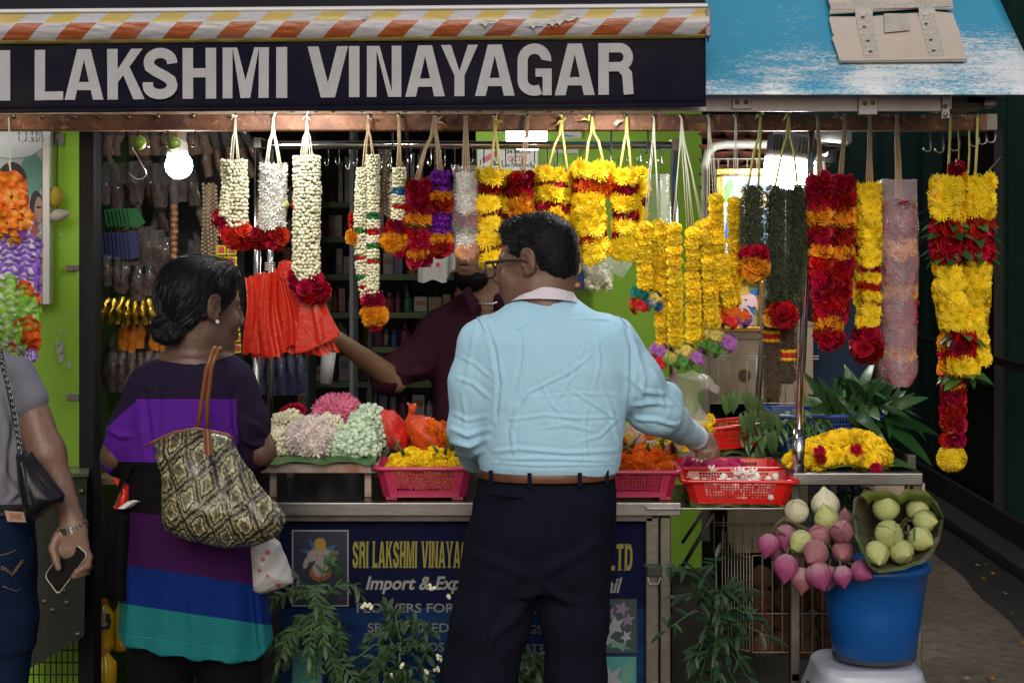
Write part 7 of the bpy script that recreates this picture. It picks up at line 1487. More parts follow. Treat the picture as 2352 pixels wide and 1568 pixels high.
# = bags of the woman in the tunic
def snake():
 m, nt, bs = newmat('snakeskin'); co = coords(nt); mp = nt.nodes.new('ShaderNodeMapping'); nt.links.new(co, mp.inputs[0]); mp.inputs['Rotation'].default_value = (0, -.30, 0); mp.inputs['Scale'].default_value = (1, .12, .66)
 x, y, z = sep(nt, mp.outputs[0]); per = .066
 nz = E(noiseN(nt, mp.outputs[0], 20, 3, .6)); nz2 = E(noiseN(nt, mp.outputs[0], 45, 2, .6)); X = x + (nz - .5)*.030; Z = z + (nz2 - .5)*.018
 def tri(s, off): return E.op('ABSOLUTE', ((s/per + off).frac() - .5))
 def cell(ox, oz):      # distance to lozenge centre
  return tri(X, ox) + tri(Z, oz)
 d = E.op('MINIMUM', cell(0, 0), cell(.5, .5))
 vo = nt.nodes.new('ShaderNodeTexVoronoi'); nt.links.new(mp.outputs[0], vo.inputs['Vector']); vo.inputs['Scale'].default_value = 170; vo.inputs['Randomness'].default_value = .5
 sc = ramp(nt, vo.outputs['Distance'], [(.0, 1.), (.40, .9), (.62, .10)])
 base = ramp(nt, d.k, [(.0, (.17,.12,.075)), (.13, (.15,.11,.065)), (.20, (.46,.44,.22)), (.265, (.50,.49,.25)), (.280, (.006,.006,.012)), (.325, (.008,.007,.012)), (.345, (.34,.31,.17)), (.43, (.26,.22,.13)), (.47, (.03,.022,.02))])
 c = mix(nt, .75, base, sc, 'MULTIPLY'); nt.links.new(c, bs.inputs['Base Color']); bs.inputs['Roughness'].default_value = .42; bs.inputs['Coat Weight'].default_value = .15
 bp = nt.nodes.new('ShaderNodeBump'); bp.inputs['Distance'].default_value = .0012; bp.inputs['Strength'].default_value = .6; nt.links.new(sc, bp.inputs['Height']); nt.links.new(bp.outputs[0], bs.inputs['Normal']); return m
tan = M_('tan_leather', (.24,.085,.035), .42, nz=(60,0,(.19,.065,.026)), bump=(120,.25,.001), coat=.15)
BG = 3.70; sb = thing('tote_bag', P(510, 1258, BG), 'big slouchy snakeskin print shoulder bag with tan leather handles', 'handbag')
f = Field((P(330,0,BG).x-.02, 3.52, P(0,1275,BG).z), (P(675,0,BG).x+.02, 3.90, P(0,965,BG).z), .0038)
f.puffy([(P(x,0,BG).x, P(0,y,BG).z) for x, y in ((345,1022),(372,1000),(430,984),(480,984),(532,1000),(556,1046),(592,1102),(655,1178),(658,1196),(640,1228),(590,1250),(520,1258),(440,1240),(380,1218),(369,1190),(366,1080))], BG, .085, .035, tilt=.03)
BC = [(((346,1024),(372,1050),(384,1092)), -.008, 5), (((372,1200),(440,1226),(520,1238),(640,1222)), .0022, 2.0), (((545,1020),(570,1090),(620,1150)), -.010, 9), (((400,1010),(410,1060),(395,1110)), .005, 9), (((470,1010),(480,1080),(470,1150)), .006, 14), (((520,1120),(570,1160),(600,1210)), -.005, 10), (((420,1160),(480,1180),(540,1170)), .005, 12), (((380,1100),(400,1150),(385,1200)), .005, 8), (((500,1040),(530,1080),(540,1130)), -.005, 8)]
bgo = f.build('bag', snake(), sb, disp=lambda V, N: creases(V, BC, BG+.02) + .004*npn(V, 24, 9))
for pts_, w_ in (([(452,995,-.075),(462,930,-.09),(474,850,-.13),(488,806,-.135),(494,798,-.06),(496,800,.03)], .0055), ([(476,1000,-.075),(476,920,-.10),(486,840,-.13),(500,803,-.13),(506,800,-.05),(506,806,.03)], .0055)):
 prism_tube('handle', [P(x, y, BG + .06 + dd + (.12 if dd > -.05 else .04)) for x, y, dd in pts_] , w_, tan, sb, 8)
b = MB(); b.sheet(lambda u, v: P(466 + 20*u + 3*v, 985 + 56*v + (5*math.sin(u*3.14) if v > .85 else 0), BG - .088 - .012*math.sin(u*3.14) - .006*v), 6, 10); b.build('handle_tab', tan, sb, smooth=True)
prism_tube('zip_edge', [P(336,1024,BG-.02), P(352,1014,BG-.035), P(400,992,BG-.045), P(450,983,BG-.045), P(520,996,BG-.04), P(536,1008,BG-.03)], .0032, tan, sb, 6)
sew = M_('pale_stitch', (.45,.33,.22), .8); b = MB()
for k in range(7):
 for sx in (468, 485): b.cbox(P(sx + k*.3, 992 + k*7, BG - .101), (.0008,.001,.004))
b.build('tab_stitches', sew, sb)['kind'] = 'stuff'
bt = thing('cloth_bag', P(262,1375,3.86), 'black cloth carrier bag hanging at the tunic woman’s left side', 'bag'); bkc = M_('black_nonwoven_cloth', (.004,.004,.005), .9, spec=.1, bump=(300,.3,.001))
f = Field((P(215,0,3.9).x, 3.74, P(0,1390,3.9).z), (P(325,0,3.9).x, 4.0, P(0,1150,3.9).z), .005)
f.puffy([(P(x,0,3.88).x, P(0,y,3.88).z) for x, y in ((236,1168),(262,1160),(310,1172),(306,1270),(300,1382),(262,1378),(230,1372),(228,1280))], 3.88, .05, .02); f.build('bag', bkc, bt, disp=lambda V, N: creases(V, [(((250,1170),(246,1260),(240,1360)), .005, 6), (((275,1180),(268,1270),(266,1370)), -.006, 6)], 3.9))
b = MB(); b.sheet(lambda u, v: P(253 + 12*u + 42*v, 1152 - 90*v, 3.84), 2, 6); b.build('strap', bkc, bt)
def crumple_bag(name, label, cat, poly, d, h0, tau, m, seed=1, amp=.006, freq=60, hh=.0045, lines=(), **kw):
 xs = [P(x,0,d).x for x, y in poly]; zs_ = [P(0,y,d).z for x, y in poly]; f = Field((min(xs)-.02, d-h0-.03, min(zs_)-.02), (max(xs)+.02, d+h0+.03, max(zs_)+.02), hh); f.puffy(list(zip(xs, zs_)), d, h0, tau)
 o = f.build(name, m, None, disp=lambda V, N: amp*np.abs(npn(V, freq, seed)) + amp*.5*npn(V, freq*2.4, seed+4) + creases(V, lines, d+.05)); tag(o, label, cat); return o
redbag = M_('red_thin_plastic', (.72,.035,.014), .28, coat=.3, thin=.2, bump=(40,.6,.006)); whitebag = M_('white_thin_plastic', (.62,.61,.60), .3, coat=.3, thin=.25, bump=(40,.6,.006)); orbag = mat('orange_clear_plastic', (.85,.10,.02), .2, coat=.5, alpha=.62, bump=(50,.9,.008)); redbag2 = mat('red_clear_plastic', (.75,.025,.012), .2, coat=.5, alpha=.72, bump=(50,.9,.008)); clearbag = mat('clear_plastic_bag', (.8,.8,.74), .14, coat=.6, alpha=.30, bump=(40,1.,.012))
crumple_bag('plastic_bag', 'knotted bright red plastic bag sticking out of the black cloth bag', 'bag', [(256,1172),(276,1130),(262,1104),(256,1096),(270,1098),(284,1108),(300,1112),(308,1170)], 3.88, .03, .012, redbag, 2)
b = MB(); b.sheet(lambda u, v: P(283 + 24*v, 1166 - 16*v, 3.84) + Vector((.0,-.0,0)) + Vector((.016*(1-.55*u)*math.cos(u*11), .016*(1-.55*u)*math.sin(u*11), .0)), 30, 3); tag(b.build('rolled_paper', M_('white_paper', (.65,.65,.68), .6), smooth=True), 'white rolled paper beside the red bag in the black cloth bag', 'paper')
wb_ = crumple_bag('plastic_bag', 'white carrier bag with small red flower prints below the snakeskin bag', 'bag', [(560,1240),(622,1230),(645,1245),(666,1300),(678,1338),(650,1350),(600,1366),(570,1360)], 3.92, .06, .03, whitebag, 4, .005, 40); dcb = M_('red_flower_print', (.5,.08,.09), .6)
bpy.context.view_layer.update()
for (x, y, r_) in ((615,1268,8),(604,1284,7),(614,1322,5),(639,1344,7),(596,1310,5)):
 vs = []; n = 12
 for k in range(n):
  q = r_*(1 if k % 2 else .62); o_ = P(x + q*math.cos(k*6.283/n), y + q*math.sin(k*6.283/n), 3.5); d_ = (o_ - cam.location).normalized(); ok, loc, nr, ix = wb_.ray_cast(cam.location - wb_.location, d_); vs.append((loc + wb_.location if ok else P(x,y,3.86)) - d_*.002)
 b = MB(); b.add(vs, [tuple(range(n))]); b.build('printed_flower', dcb, wb_)
rb = thing('bag_bunch', P(660,820,4.42), 'thick bunch of red plastic carrier bags hanging on the steel frame', 'bag bunch')
r = random.Random(4)
for k in range(10):
 t = k/9; x0 = 562 + 142*t; w_ = 34 + 14*r.random(); top = 640 - 20*math.sin(t*3.1) + r.uniform(-6,6); bot = 812 + 12*math.sin(t*9) - 10*t; d = 4.50 + .02*math.sin(k*2.1) - .01*t
 b = MB(); b.sheet(lambda u, v: P(x0 + (w_ + 10*v)*u*(1 if k < 3 else .45 + .55*v) + (0 if k < 3 else (640 - x0)*.55*(1-v)**1.5) + 16*t*v + 5*math.sin(v*5 + k), top + (bot-top)*v + 3*math.sin(u*12 + k), d - .014*math.sin(u*3.14 + .5*math.sin(v*4)) + .005*math.sin(u*14 + k)), 9, 14); b.build('folded_bag', redbag, rb, smooth=True)
b = MB(); b.sheet(lambda u, v: P(640 + 60*v + (80+40*(1-v))*u*(.55+.45*v), 600 + 60*u*(1-v) + 205*v*(1 - .22*u), 4.44 + .02*math.sin(u*4+v*3) + .004*math.sin(u*15 + v*4)), 14, 18); b.build('front_bag', redbag, rb, smooth=True)
b = MB(); b.prism([P(x, y, 4.425) for x, y in ((696,640),(732,650),(757,720),(781,764),(776,775),(705,808),(676,812),(684,720))], Vector((0,.012,0))); b.build('pulled_bag', redbag, rb, bevel=.004)
b = MB(); b.prism([P(x, y, 4.455) for x, y in ((636,612),(648,596),(672,600),(690,640),(665,650),(640,640))], Vector((0,.02,0))); b.build('bag_handles', redbag, rb, bevel=.006)
b = MB()
for k in range(4): b.lathe([(.0001,-.0015),(S(12,4.85),-.0015),(S(12,4.85),.0015),(.0001,.0015)], P(620,604+k*5,4.85), 12)
b.build('rubber_band', M_('pale_rubber_band', (.6,.5,.45), .6), rb)
bw = thing('bag_bunch', P(1010,655,4.95), 'bunch of white carrier bags with a small red logo hanging behind the crimson garland', 'bag bunch')
for k in range(6):
 b = MB(); b.sheet(lambda u, v: P(960 + k*7 + (66 - k*3)*u, 580 + 66*v + 4*math.sin(u*9 + k) - 6*k*v, 4.95 + .012*k + .01*math.sin(u*7 + k)), 10, 8); b.build('folded_bag', whitebag, bw, smooth=True)
blobs(bw, 4.94, [('printed_logo', starm, 1006, 608, 4, 6, .3)], .003)
crumple_bag('plastic_bag', 'knotted red plastic bag left of the orange one on the counter', 'bag', [(872,950),(884,938),(905,940),(925,960),(942,990),(944,1020),(925,1040),(900,1030),(880,1000)], 4.62, .07, .03, redbag2, 7, .008, 60)
crumple_bag('plastic_bag', 'translucent orange plastic bag full of marigolds tied at the top', 'bag', [(930,966),(938,950),(932,922),(960,928),(948,952),(990,958),(1014,975),(1030,1010),(1030,1040),(950,1045),(940,1000)], 4.60, .085, .035, orbag, 9, .008, 55)
r = random.Random(5)
for k in range(44): me, Mx = flower('pom_orange', P(r.uniform(945,1025), r.uniform(975,1040), 4.61 + r.uniform(-.05,.05)), rnd3(r), .042, r); tag(inst(me, 'marigold_head', Mx), 'orange marigold head inside the translucent orange bag', 'flower', 'orange marigolds inside the bag')
crumple_bag('plastic_bag', 'clear bag with yellow petals standing behind the man’s right hand', 'bag', [(1525,868),(1560,860),(1590,850),(1625,862),(1656,893),(1650,905),(1620,890),(1600,900),(1606,940),(1636,980),(1640,1040),(1600,1062),(1560,1060),(1548,1000),(1545,930)], 4.72, .06, .03, clearbag, 12, .010, 45)
for k in range(60): me, Mx = flower(r.choice(['pom_yellow','mum_pale_yellow','mum_yellow']), P(r.uniform(1560,1632), 955 + 90*r.random()**.7, 4.72 + r.uniform(-.035,.035)), rnd3(r), .036, r); tag(inst(me, 'petal_cluster', Mx), 'yellow blossom inside the clear bag behind the man’s right hand', 'flower', 'yellow blossoms inside the clear bag')
crumple_bag('plastic_bag', 'clear bag of pale yellow flowers beside the man’s hip behind the orange marigolds', 'bag', [(1424,985),(1450,960),(1500,985),(1550,1000),(1545,1040),(1430,1040)], 4.74, .05, .03, clearbag, 14, .008, 50)
for k in range(40): me, Mx = flower(r.choice(['pom_yellow','mum_pale_yellow','pom_orange']), P(r.uniform(1428,1545), r.uniform(985,1040), 4.74 + r.uniform(-.03,.03)), rnd3(r), .040, r); tag(inst(me, 'petal_cluster', Mx), 'yellow blossom inside the clear bag beside the man’s hip', 'flower', 'yellow blossoms in the bag by the hip')
crumple_bag('plastic_bag', 'clear bag of white jasmine hanging against the green wall beside the man’s head', 'bag', [(1318,530),(1340,528),(1380,560),(1400,545),(1408,600),(1404,650),(1380,668),(1352,655),(1335,610)], 5.1, .05, .03, clearbag, 16, .006, 45)
for k in range(90): me, Mx = flower('star_ivory' if k % 2 else 'bud_ivory', P(r.uniform(1350,1402), 612 + 50*r.random(), 5.1 + r.uniform(-.03,.03)), rnd3(r), .024, r); tag(inst(me, 'loose_flower', Mx), 'white blossom inside the hanging clear bag', 'flower', 'white blossoms in the hanging bag')
crumple_bag('plastic_bag', 'smaller clear bag with dull green buds right of the jasmine bag', 'bag', [(1404,560),(1450,560),(1452,610),(1430,640),(1406,625)], 5.12, .035, .02, clearbag, 18, .006, 50)
b = MB(); b.sheet(lambda u, v: P(1478 + 60*u, 400 + 115*v, 5.0 + .02*math.sin(u*8)), 10, 8); tag(b.build('plastic_sheet', clearbag, smooth=True), 'clear film hanging behind the threads of the marigold strings', 'plastic film')
for x, y, w_ in ((668,950,36),(735,945,26),(870,955,24)): crumple_bag('plastic_bag', {668:'clear bag behind the cream heap',735:'clear bag behind the pink heap',870:'clear bag behind the mint heap'}[x] + ' on the tray', 'bag', [(x-w_/2,y-12),(x,y-20),(x+w_/2,y-14),(x+w_*.6,y+30),(x-w_*.5,y+30)], 4.82, .03, .015, clearbag, 20, .006, 60)
# = bucket, stool, lotus buds
stl = thing('plastic_stool', P(1988,1700,4.2), 'pale grey plastic stool carrying the blue bucket', 'stool'); stm_ = M_('pale_grey_plastic', (.42,.44,.52), .35, nz=(8,0,(.34,.36,.43)), bump=(30,.15))
SX = P(1988,0,4.25).x; SZ = P(0,1518,4.25).z
f = Field((SX-.20, 4.06, SZ-.16), (SX+.20, 4.46, SZ+.03), .0045)
f.loft([SZ-.02, SZ-.005, SZ+.006], [(SX,4.25,.135,.13),(SX,4.25,.132,.127),(SX,4.25,.118,.113)], .006, 5)
f.loft([SZ-.16, SZ-.07, SZ-.008], [(SX,4.25,.175,.17),(SX,4.25,.158,.153),(SX,4.25,.134,.129)], .008, 4)
f.loft([SZ-.17, SZ-.07, SZ-.025], [(SX,4.25,.163,.158),(SX,4.25,.146,.141),(SX,4.25,.10,.10)], .004, 4, 'sub')
for q in (0, 1):
 for zz in np.linspace(0, .14, 6):
  w_ = .085 - .0; a = SX if q == 0 else SX-.3; f.cone((SX if q == 0 else SX-.3, 4.0 if q == 0 else 4.25, SZ-.095-zz), (SX if q == 0 else SX+.3, 4.5 if q == 0 else 4.25, SZ-.095-zz), .03+zz*.25, .03+zz*.25, .003, 'sub') if False else None
for sx in (-1,1):
 f.cone((SX+sx*.10, 4.0, SZ-.03), (SX+sx*.115, 4.0, SZ-.2), .006, .006, .006, 'sub'); f.cone((SX+sx*.10, 4.085, SZ-.02), (SX+sx*.125, 4.07, SZ-.16), .010, .012, .006, 'sub')
X = f.lo[0] + f.h*np.arange(f.n[0]); Z = f.lo[2] + f.h*np.arange(f.n[2]); Yv = f.lo[1] + f.h*np.arange(f.n[1])
A1 = np.hypot((X[:,None]-SX)/.085, (Z[None,:]-(SZ-.16))/.105) - 1; A2 = np.hypot((Yv[:,None]-4.25)/.085, (Z[None,:]-(SZ-.16))/.105) - 1
f.F = np.maximum(f.F, -(A1*.085)[:,None,:].astype(np.float32)); f.F = np.maximum(f.F, -(A2*.085)[None,:,:].astype(np.float32)); f.build('seat', stm_, stl)
for sx in (-1,1):
 for sy in (-1,1): b = MB(); b.tube([(SX+sx*.155, 4.25+sy*.148, SZ-.15), (SX+sx*.175, 4.25+sy*.168, 0)], [.016,.014], 8); b.build('leg', stm_, stl, smooth=True)
bkx, bkd = P(2008,0,4.23).x, 4.23; bz0 = P(0,1507,4.23).z; bz1 = P(0,1290,4.23).z
bu = thing('bucket', (bkx, bkd, bz0), 'tall bright blue plastic bucket full of lotus buds standing on the grey stool', 'bucket'); blu = M_('bright_blue_plastic', (.003,.080,.32), .40, nz=(5,0,(.003,.068,.27)), bump=(12,.15), coat=.15)
r0, r1 = S(94,bkd), S(122,bkd)
b = MB(); b.lathe([(.0001,.0),(r0*.94,0),(r0,.006),(r0+(r1-r0)*.5,(bz1-bz0)*.5),(r1,bz1-bz0-.02),(r1+.005,bz1-bz0-.018),(r1+.006,bz1-bz0),(r1-.002,bz1-bz0),(r1-.004,bz1-bz0-.02),(r0-.003,.01),(.0001,.008)], (bkx,bkd,bz0), 40, sy=.9); b.build('bucket', blu, bu, smooth=True)
b = MB(); b.lathe([(r0+.0008,.001),(r0+.0015,.006),(r0+.0022,.013)], (bkx,bkd,bz0), 40, sy=.9); b.build('dirt_band', M_('scuff_dirt', (.03,.04,.06), .9), bu)
def lotus_mat(n, c1, c2):
 m, nt, bs = newmat(n); co = coords(nt); x, y, z = sep(nt, co); oi = nt.nodes.new('ShaderNodeObjectInfo'); rr = E(oi.outputs['Random'])
 an = E.op('ARCTAN2', y, x); ln = E.op('SINE', an*34 + z*9); c = mix(nt, E.op('MINIMUM', E.op('MAXIMUM', z*2.2 - .35 + rr*.5, 0.), 1.), c2, c1); c = mix(nt, E.op('MULTIPLY', ln + 1., .10), c, tuple(v*.5 for v in c1))
 br_ = ramp(nt, noiseN(nt, co, 2.6, 5, .65), [(.60,0.),(.70,1.)]); c = mix(nt, br_, c, (.12,.085,.075)); nt.links.new(c, bs.inputs['Base Color']); bs.inputs['Roughness'].default_value = .5
 bp = nt.nodes.new('ShaderNodeBump'); bp.inputs['Distance'].default_value = .02; bp.inputs['Strength'].default_value = .25; nt.links.new(ln.k, bp.inputs['Height']); nt.links.new(bp.outputs[0], bs.inputs['Normal']); return m
lp = lotus_mat('lotus_pink', (.31,.055,.16), (.44,.25,.29)); lgn = lotus_mat('lotus_green', (.42,.46,.17), (.55,.58,.30)); lwh = lotus_mat('lotus_white', (.60,.58,.40), (.66,.66,.52)); ldu = lotus_mat('lotus_dusty', (.30,.11,.13), (.42,.26,.22))
def lotus_tpl(m, seed):
 r = random.Random(seed); b = MB(); prof = [(.0001,-.02),(.22,.0),(.40,.16),(.49,.40),(.48,.62),(.36,.84),(.17,1.0),(.05,1.12),(.0001,1.16)]; b.lathe([(q*.93,z) for q,z in prof], n=16)
 for k in range(5):
  a0 = k*1.257 + r.random()*.4; w_ = 1.5; H = r.uniform(.9,1.02)
  def fn(u, v):
   z = v*1.16*H; q = np.interp(z/H, [p[1] for p in prof[1:]], [p[0] for p in prof[1:]])*1.0 + .018 + .02*(k % 2); a = a0 + (u-.5)*w_*(math.sin(math.pi*min(1,v*.92+.08))**.6); return (q*math.cos(a), q*math.sin(a), z + .01)
  b.sheet(fn, 6, 8)
 return b.mesh('lotus_bud', [m], True)
LP = {n: [lotus_tpl(m, i) for i in range(2)] for n, m in (('p',lp),('g',lgn),('w',lwh),('d',ldu))}
words = {'p':'pink','g':'pale green','w':'creamy white','d':'dusty dull pink'}
LO = [(1765,1249,24,'p',(-.35,-.4,-1),4.16,'farthest left of the pink buds'),(1806,1232,27,'p',(-.15,-.7,-1),4.22,'second from the left in the top pink row'),(1840,1243,26,'g',(-1,-.7,-.9),4.16,'half hidden between pink buds left of the bucket'),(1885,1230,26,'d',(-1,-.3,.15),4.18,'lying sideways above the bucket rim'),(1935,1222,26,'d',(-.2,-1,.25),4.12,'left of the leaf wrapped bunch, upper one of two'),(1936,1266,25,'d',(-.3,-1,-.35),4.12,'left of the leaf wrapped bunch, lower one of two'),(1938,1196,22,'d',(.1,-.1,1),4.26,'pointing up beside the leaf wrap'),
      (1830,1174,27,'w',(-.25,-.5,.5),4.22,'leftmost of the three upright pale buds'),(1896,1160,31,'w',(-.1,0,1),4.26,'biggest and highest of the upright pale buds'),(1899,1192,27,'g',(-.25,-.2,1),4.20,'in front of the big white bud'),(1874,1268,28,'d',(-.8,-.9,-.6),4.08,'in the middle of the pink bunch'),(1805,1300,28,'p',(-.2,-.5,-1),4.10,'low on the left, hanging over the wire cage'),(1838,1284,24,'d',(0,-.1,-.4),4.22,'dim one behind the middle of the bunch'),(1842,1328,26,'d',(-.1,-.3,-1),4.10,'lowest hanging bud of the bunch'),
      (1880,1318,28,'p',(.3,-.5,-1),4.06,'brightest striped one over the bucket rim'),(1904,1322,24,'d',(-.1,-.2,-1),4.14,'squeezed behind the bright striped bud'),(1934,1320,22,'p',(.1,-.4,-1),4.06,'hanging over the bucket front, left one'),(1977,1310,24,'p',(.7,-.8,-.4),4.08,'with a dark torn tip just under the leaf wrap'),(1786,1262,22,'d',(-.3,0,-1),4.26,'dim one behind the leftmost pink buds'),
      (2035,1167,29,'g',(-.05,-.55,1),4.12,'top one inside the leaf wrap'),(2041,1227,31,'g',(.1,-1,.35),4.06,'large central one inside the leaf wrap'),(2107,1170,26,'g',(.8,-.5,.8),4.14,'upper right one inside the leaf wrap'),(2122,1196,25,'g',(1,-.9,.1),4.10,'right edge one inside the leaf wrap'),(2113,1236,27,'g',(.9,-.9,-.3),4.07,'lower right one inside the leaf wrap'),(2013,1268,27,'g',(.0,-.9,-.7),4.05,'lower left one inside the leaf wrap'),(2070,1266,27,'g',(.2,-.9,-.1),4.05,'bottom middle one inside the leaf wrap')]
r = random.Random(12); root = Vector((bkx - .03, bkd, bz1 - .12))
for x, y, R, k, td, d, wh in LO:
 t = thing('lotus_bud', P(x, y, d), words[k] + ' lotus bud, ' + wh, 'lotus bud', 'lotus buds in the blue bucket'); s = S(R*2, d)/.98; td = Vector(td).normalized(); base = P(x, y, d) - td*s*.45
 inst(r.choice(LP[k]), 'bud', frame_to(td, r.uniform(0,6), base, s), t)
 tgt = root if x < 1990 else root + Vector((.07,0,.03)); m1 = base.lerp(tgt, .5) - td*.03 + Vector((0,.02,.01)); b = MB(); b.tube([base + td*.004, base - td*.02, m1, tgt], [.0035,.0035,.004,.0045], 7); b.build('stem', M_('lotus_stem', (.09,.075,.035), .7) if 'lotus_stem' not in MATS else MATS['lotus_stem'], t, smooth=True)
 b = MB(); b.lathe([(.0001,1.07),(.03,1.08),(.035,1.13),(.0001,1.2)], n=6); inst(b.mesh('dried_tip', [flatm('dried_tip', (.08,.06,.04))], True), 'dried_tip', frame_to(td, 0, base, s), t)
t = thing('bent_stem', P(1790,1250,4.18), 'brown bent lotus stem arching over the pink buds left of the bucket', 'stem'); tubeo('stem', [P(1775,1235,4.17), P(1782,1205,4.16), P(1800,1190,4.16), P(1830,1204,4.17), P(1880,1226,4.2), P(1910,1262,4.24)], .004, MATS['lotus_stem'], t, 7)
wr = thing('lotus_leaf_wrap', P(2060,1310,4.15), 'large folded lotus leaf wrapped like a cone round the pale green buds', 'leaf wrap')
lw_o = M_('lotus_leaf_outer', (.035,.085,.035), .5, nz=(9,0,(.06,.10,.03)), bump=(14,.4,.004)); lw_i = M_('lotus_leaf_inner', (.085,.11,.04), .7, nz=(9,0,(.11,.085,.05)), bump=(18,.5,.005))
OUT = [(1957,1185),(1960,1150),(1985,1128),(2030,1124),(2062,1136),(2080,1124),(2125,1124),(2150,1150),(2168,1185),(2158,1230),(2140,1268),(2110,1292),(2060,1306),(2010,1312),(1992,1298),(1975,1262),(1962,1225)]
def cone(u, v, inner):
 n = len(OUT); x = u*n; i = int(x) % n; a, bq = OUT[i], OUT[(i+1) % n]; px_, py_ = a[0] + (bq[0]-a[0])*(x-int(x)), a[1] + (bq[1]-a[1])*(x-int(x)); c = (2055, 1245); s = 1 - .62*v + (.015 if not inner and v < .1 else 0)
 return P(c[0] + (px_-c[0])*s, c[1] + (py_-c[1])*s, (4.02 if py_ > 1230 else 4.10) + .17*v**.8 + (.003 if not inner else 0) - (.02 if py_ < 1140 else 0)) + Vector((0, .006*noise.noise((u*9, v*5, 1)), .006*noise.noise((u*22, v*3, 4))))
b = MB(); b.sheet(lambda u, v: cone(u, v, True), 85, 10); o = b.build('inner_leaf', lw_i, wr, smooth=True); sd = o.modifiers.new('t','SOLIDIFY'); sd.thickness = .0015
b = MB(); b.sheet(lambda u, v: (lambda p, q: p + (q - p)*v + Vector((0, -.016*math.sin(v*3.14), 0)))(cone(.38 + .62*u, .0, True), cone(.38 + .62*u, .16, True) + Vector((0,-.02,-.004))), 50, 5); b.build('rolled_edge', lw_o, wr, smooth=True)
b = MB(); b.sheet(lambda u, v: (lambda p, q: p + (q - p)*v + Vector((0, -.010*math.sin(v*3.14), 0)))(cone(.10 + .35*u, .0, True), cone(.10 + .35*u, .26, True) + Vector((0,-.03,0))), 40, 5); b.build('folded_flap', M_('bright_lotus_leaf', (.13,.18,.02), .55, nz=(12,0,(.09,.10,.02)), bump=(14,.4,.004)), wr, smooth=True)
b = MB(); b.add([P(2096,1215,4.03), P(2104,1213,4.03), P(2102,1244,4.03), P(2098,1243,4.03)], [(0,1,2,3)]); b.build('leaf_sliver', leafb, wr)
# = leaves and plants
mango = [t_leaf(M_('mango_leaf', (.028,.095,.022), .38, var=.6, thin=.15, coat=.08), i, w=.36, nseg=7, curl=.2+.6*i, fold=.12) for i in range(2)]; neem = [t_leaf(M_('neem_leaf', (.055,.13,.035), .42, var=.5, thin=.15, coat=.1), i, w=.34, nseg=5, curl=.35, fold=.15) for i in range(2)]
darkl = [t_leaf(M_('shrub_leaf', (.013,.042,.010), .5, var=.6, thin=.15), 3, w=.46, nseg=4, curl=.3)]; curry = [t_leaf(M_('curry_leaf', (.022,.065,.013), .5, var=.6, thin=.15), 3, w=.34, nseg=4, curl=.2)]; serr = [t_leaf(M_('neem_shrub_leaf', (.011,.040,.017), .5, var=.5, thin=.15), 3, w=.30, nseg=4, curl=.2)]
def leaf_at(me, p, d, up, s):
 d = Vector(d).normalized(); x = d.cross(up); x = x.normalized() if x.length > 1e-4 else Vector((1,0,0)); z = x.cross(d)
 return (me, Matrix.Translation(p) @ Matrix((x, d, z)).transposed().to_4x4() @ Matrix.Scale(s, 4))
mg = thing('leaf_bunch', P(1950,1000,4.86), 'bunch of long glossy mango leaves in the right half of the blue basket', 'leaves'); its = []
for k in range(105):
 x = 1900 + 145*r.random(); a = (x-1970)/80; y = 968 - 62*r.random()*(1 - abs(a)*.5); its.append(leaf_at(r.choice(mango), P(x, y, 4.84 + r.uniform(-.10,.08)), (a*.8 + r.gauss(0,.6), r.gauss(-.3,.6), .55 + r.gauss(0,.6)), Vector((r.gauss(0,.7),-1,.6+r.gauss(0,.4))), r.uniform(.065,.125)))
for dx, dy, dz, s in ((1.2,-.2,-.1,.2),(1.3,-.3,-.75,.22),(.9,0,.5,.18),(.2,-1,-.7,.15),(-.2,-1,-.9,.15),(.1,-.8,-.95,.13)): its.append(leaf_at(mango[0], P(1975 if dx < .5 else 2005, 960, 4.76), (dx,dy,dz), Vector((0,-.5,1)), s))
pieces(mg, 'leaf', its)
nm_ = thing('leaf_bunch', P(1800,1000,4.86), 'tangled bunch of feathery neem twigs in the left half of the blue basket', 'leaves'); its = []; tw = MB()
for k in range(46):
 p0 = P(1775 + 115*r.random(), 975, 4.84 + r.uniform(-.08,.08)); a = r.gauss(-.25,.8); d0 = Vector((a*1.1, -.35 + r.gauss(0,.3), .75 - .25*abs(a))).normalized(); L = r.uniform(.09,.21); pts = [p0 + d0*L*t + Vector((0,0,-L*.75*t*t)) for t in (0,.25,.5,.75,1)]; tw.tube(pts, .0013, 5)
 for j in range(9):
  t = .2 + .8*j/8; p = path_pt(pts, t); dd = (pts[min(4,int(t*4)+1)] - pts[int(min(3,t*4))]).normalized(); sd_ = dd.cross(Vector((0,-.4,1))).normalized()*(1 if j % 2 else -1); its.append(leaf_at(r.choice(neem), p, sd_*.8 + dd*.6 + Vector((0,0,-.25)), Vector((r.gauss(0,.4),-.6,1)), r.uniform(.028,.05)))
for (x0_, y0_, x1_, y1_) in ((1770,930,1660,905),(1800,960,1700,950),(1790,990,1730,1040)):
 pts = [P(x0_ + (x1_-x0_)*t, y0_ + (y1_-y0_)*t - 18*math.sin(t*3.1), 4.72) for t in (0,.25,.5,.75,1)]; tw.tube(pts, .0013, 5)
 for j in range(8): t = .2 + .8*j/7; its.append(leaf_at(neem[j % 2], path_pt(pts, t), (r.uniform(-.3,.3), -.2, -1), Vector((0,-1,.2)), .065))
o = tw.build('twigs', stemm, nm_, smooth=True); o['kind'] = 'stuff'; pieces(nm_, 'leaf', its)
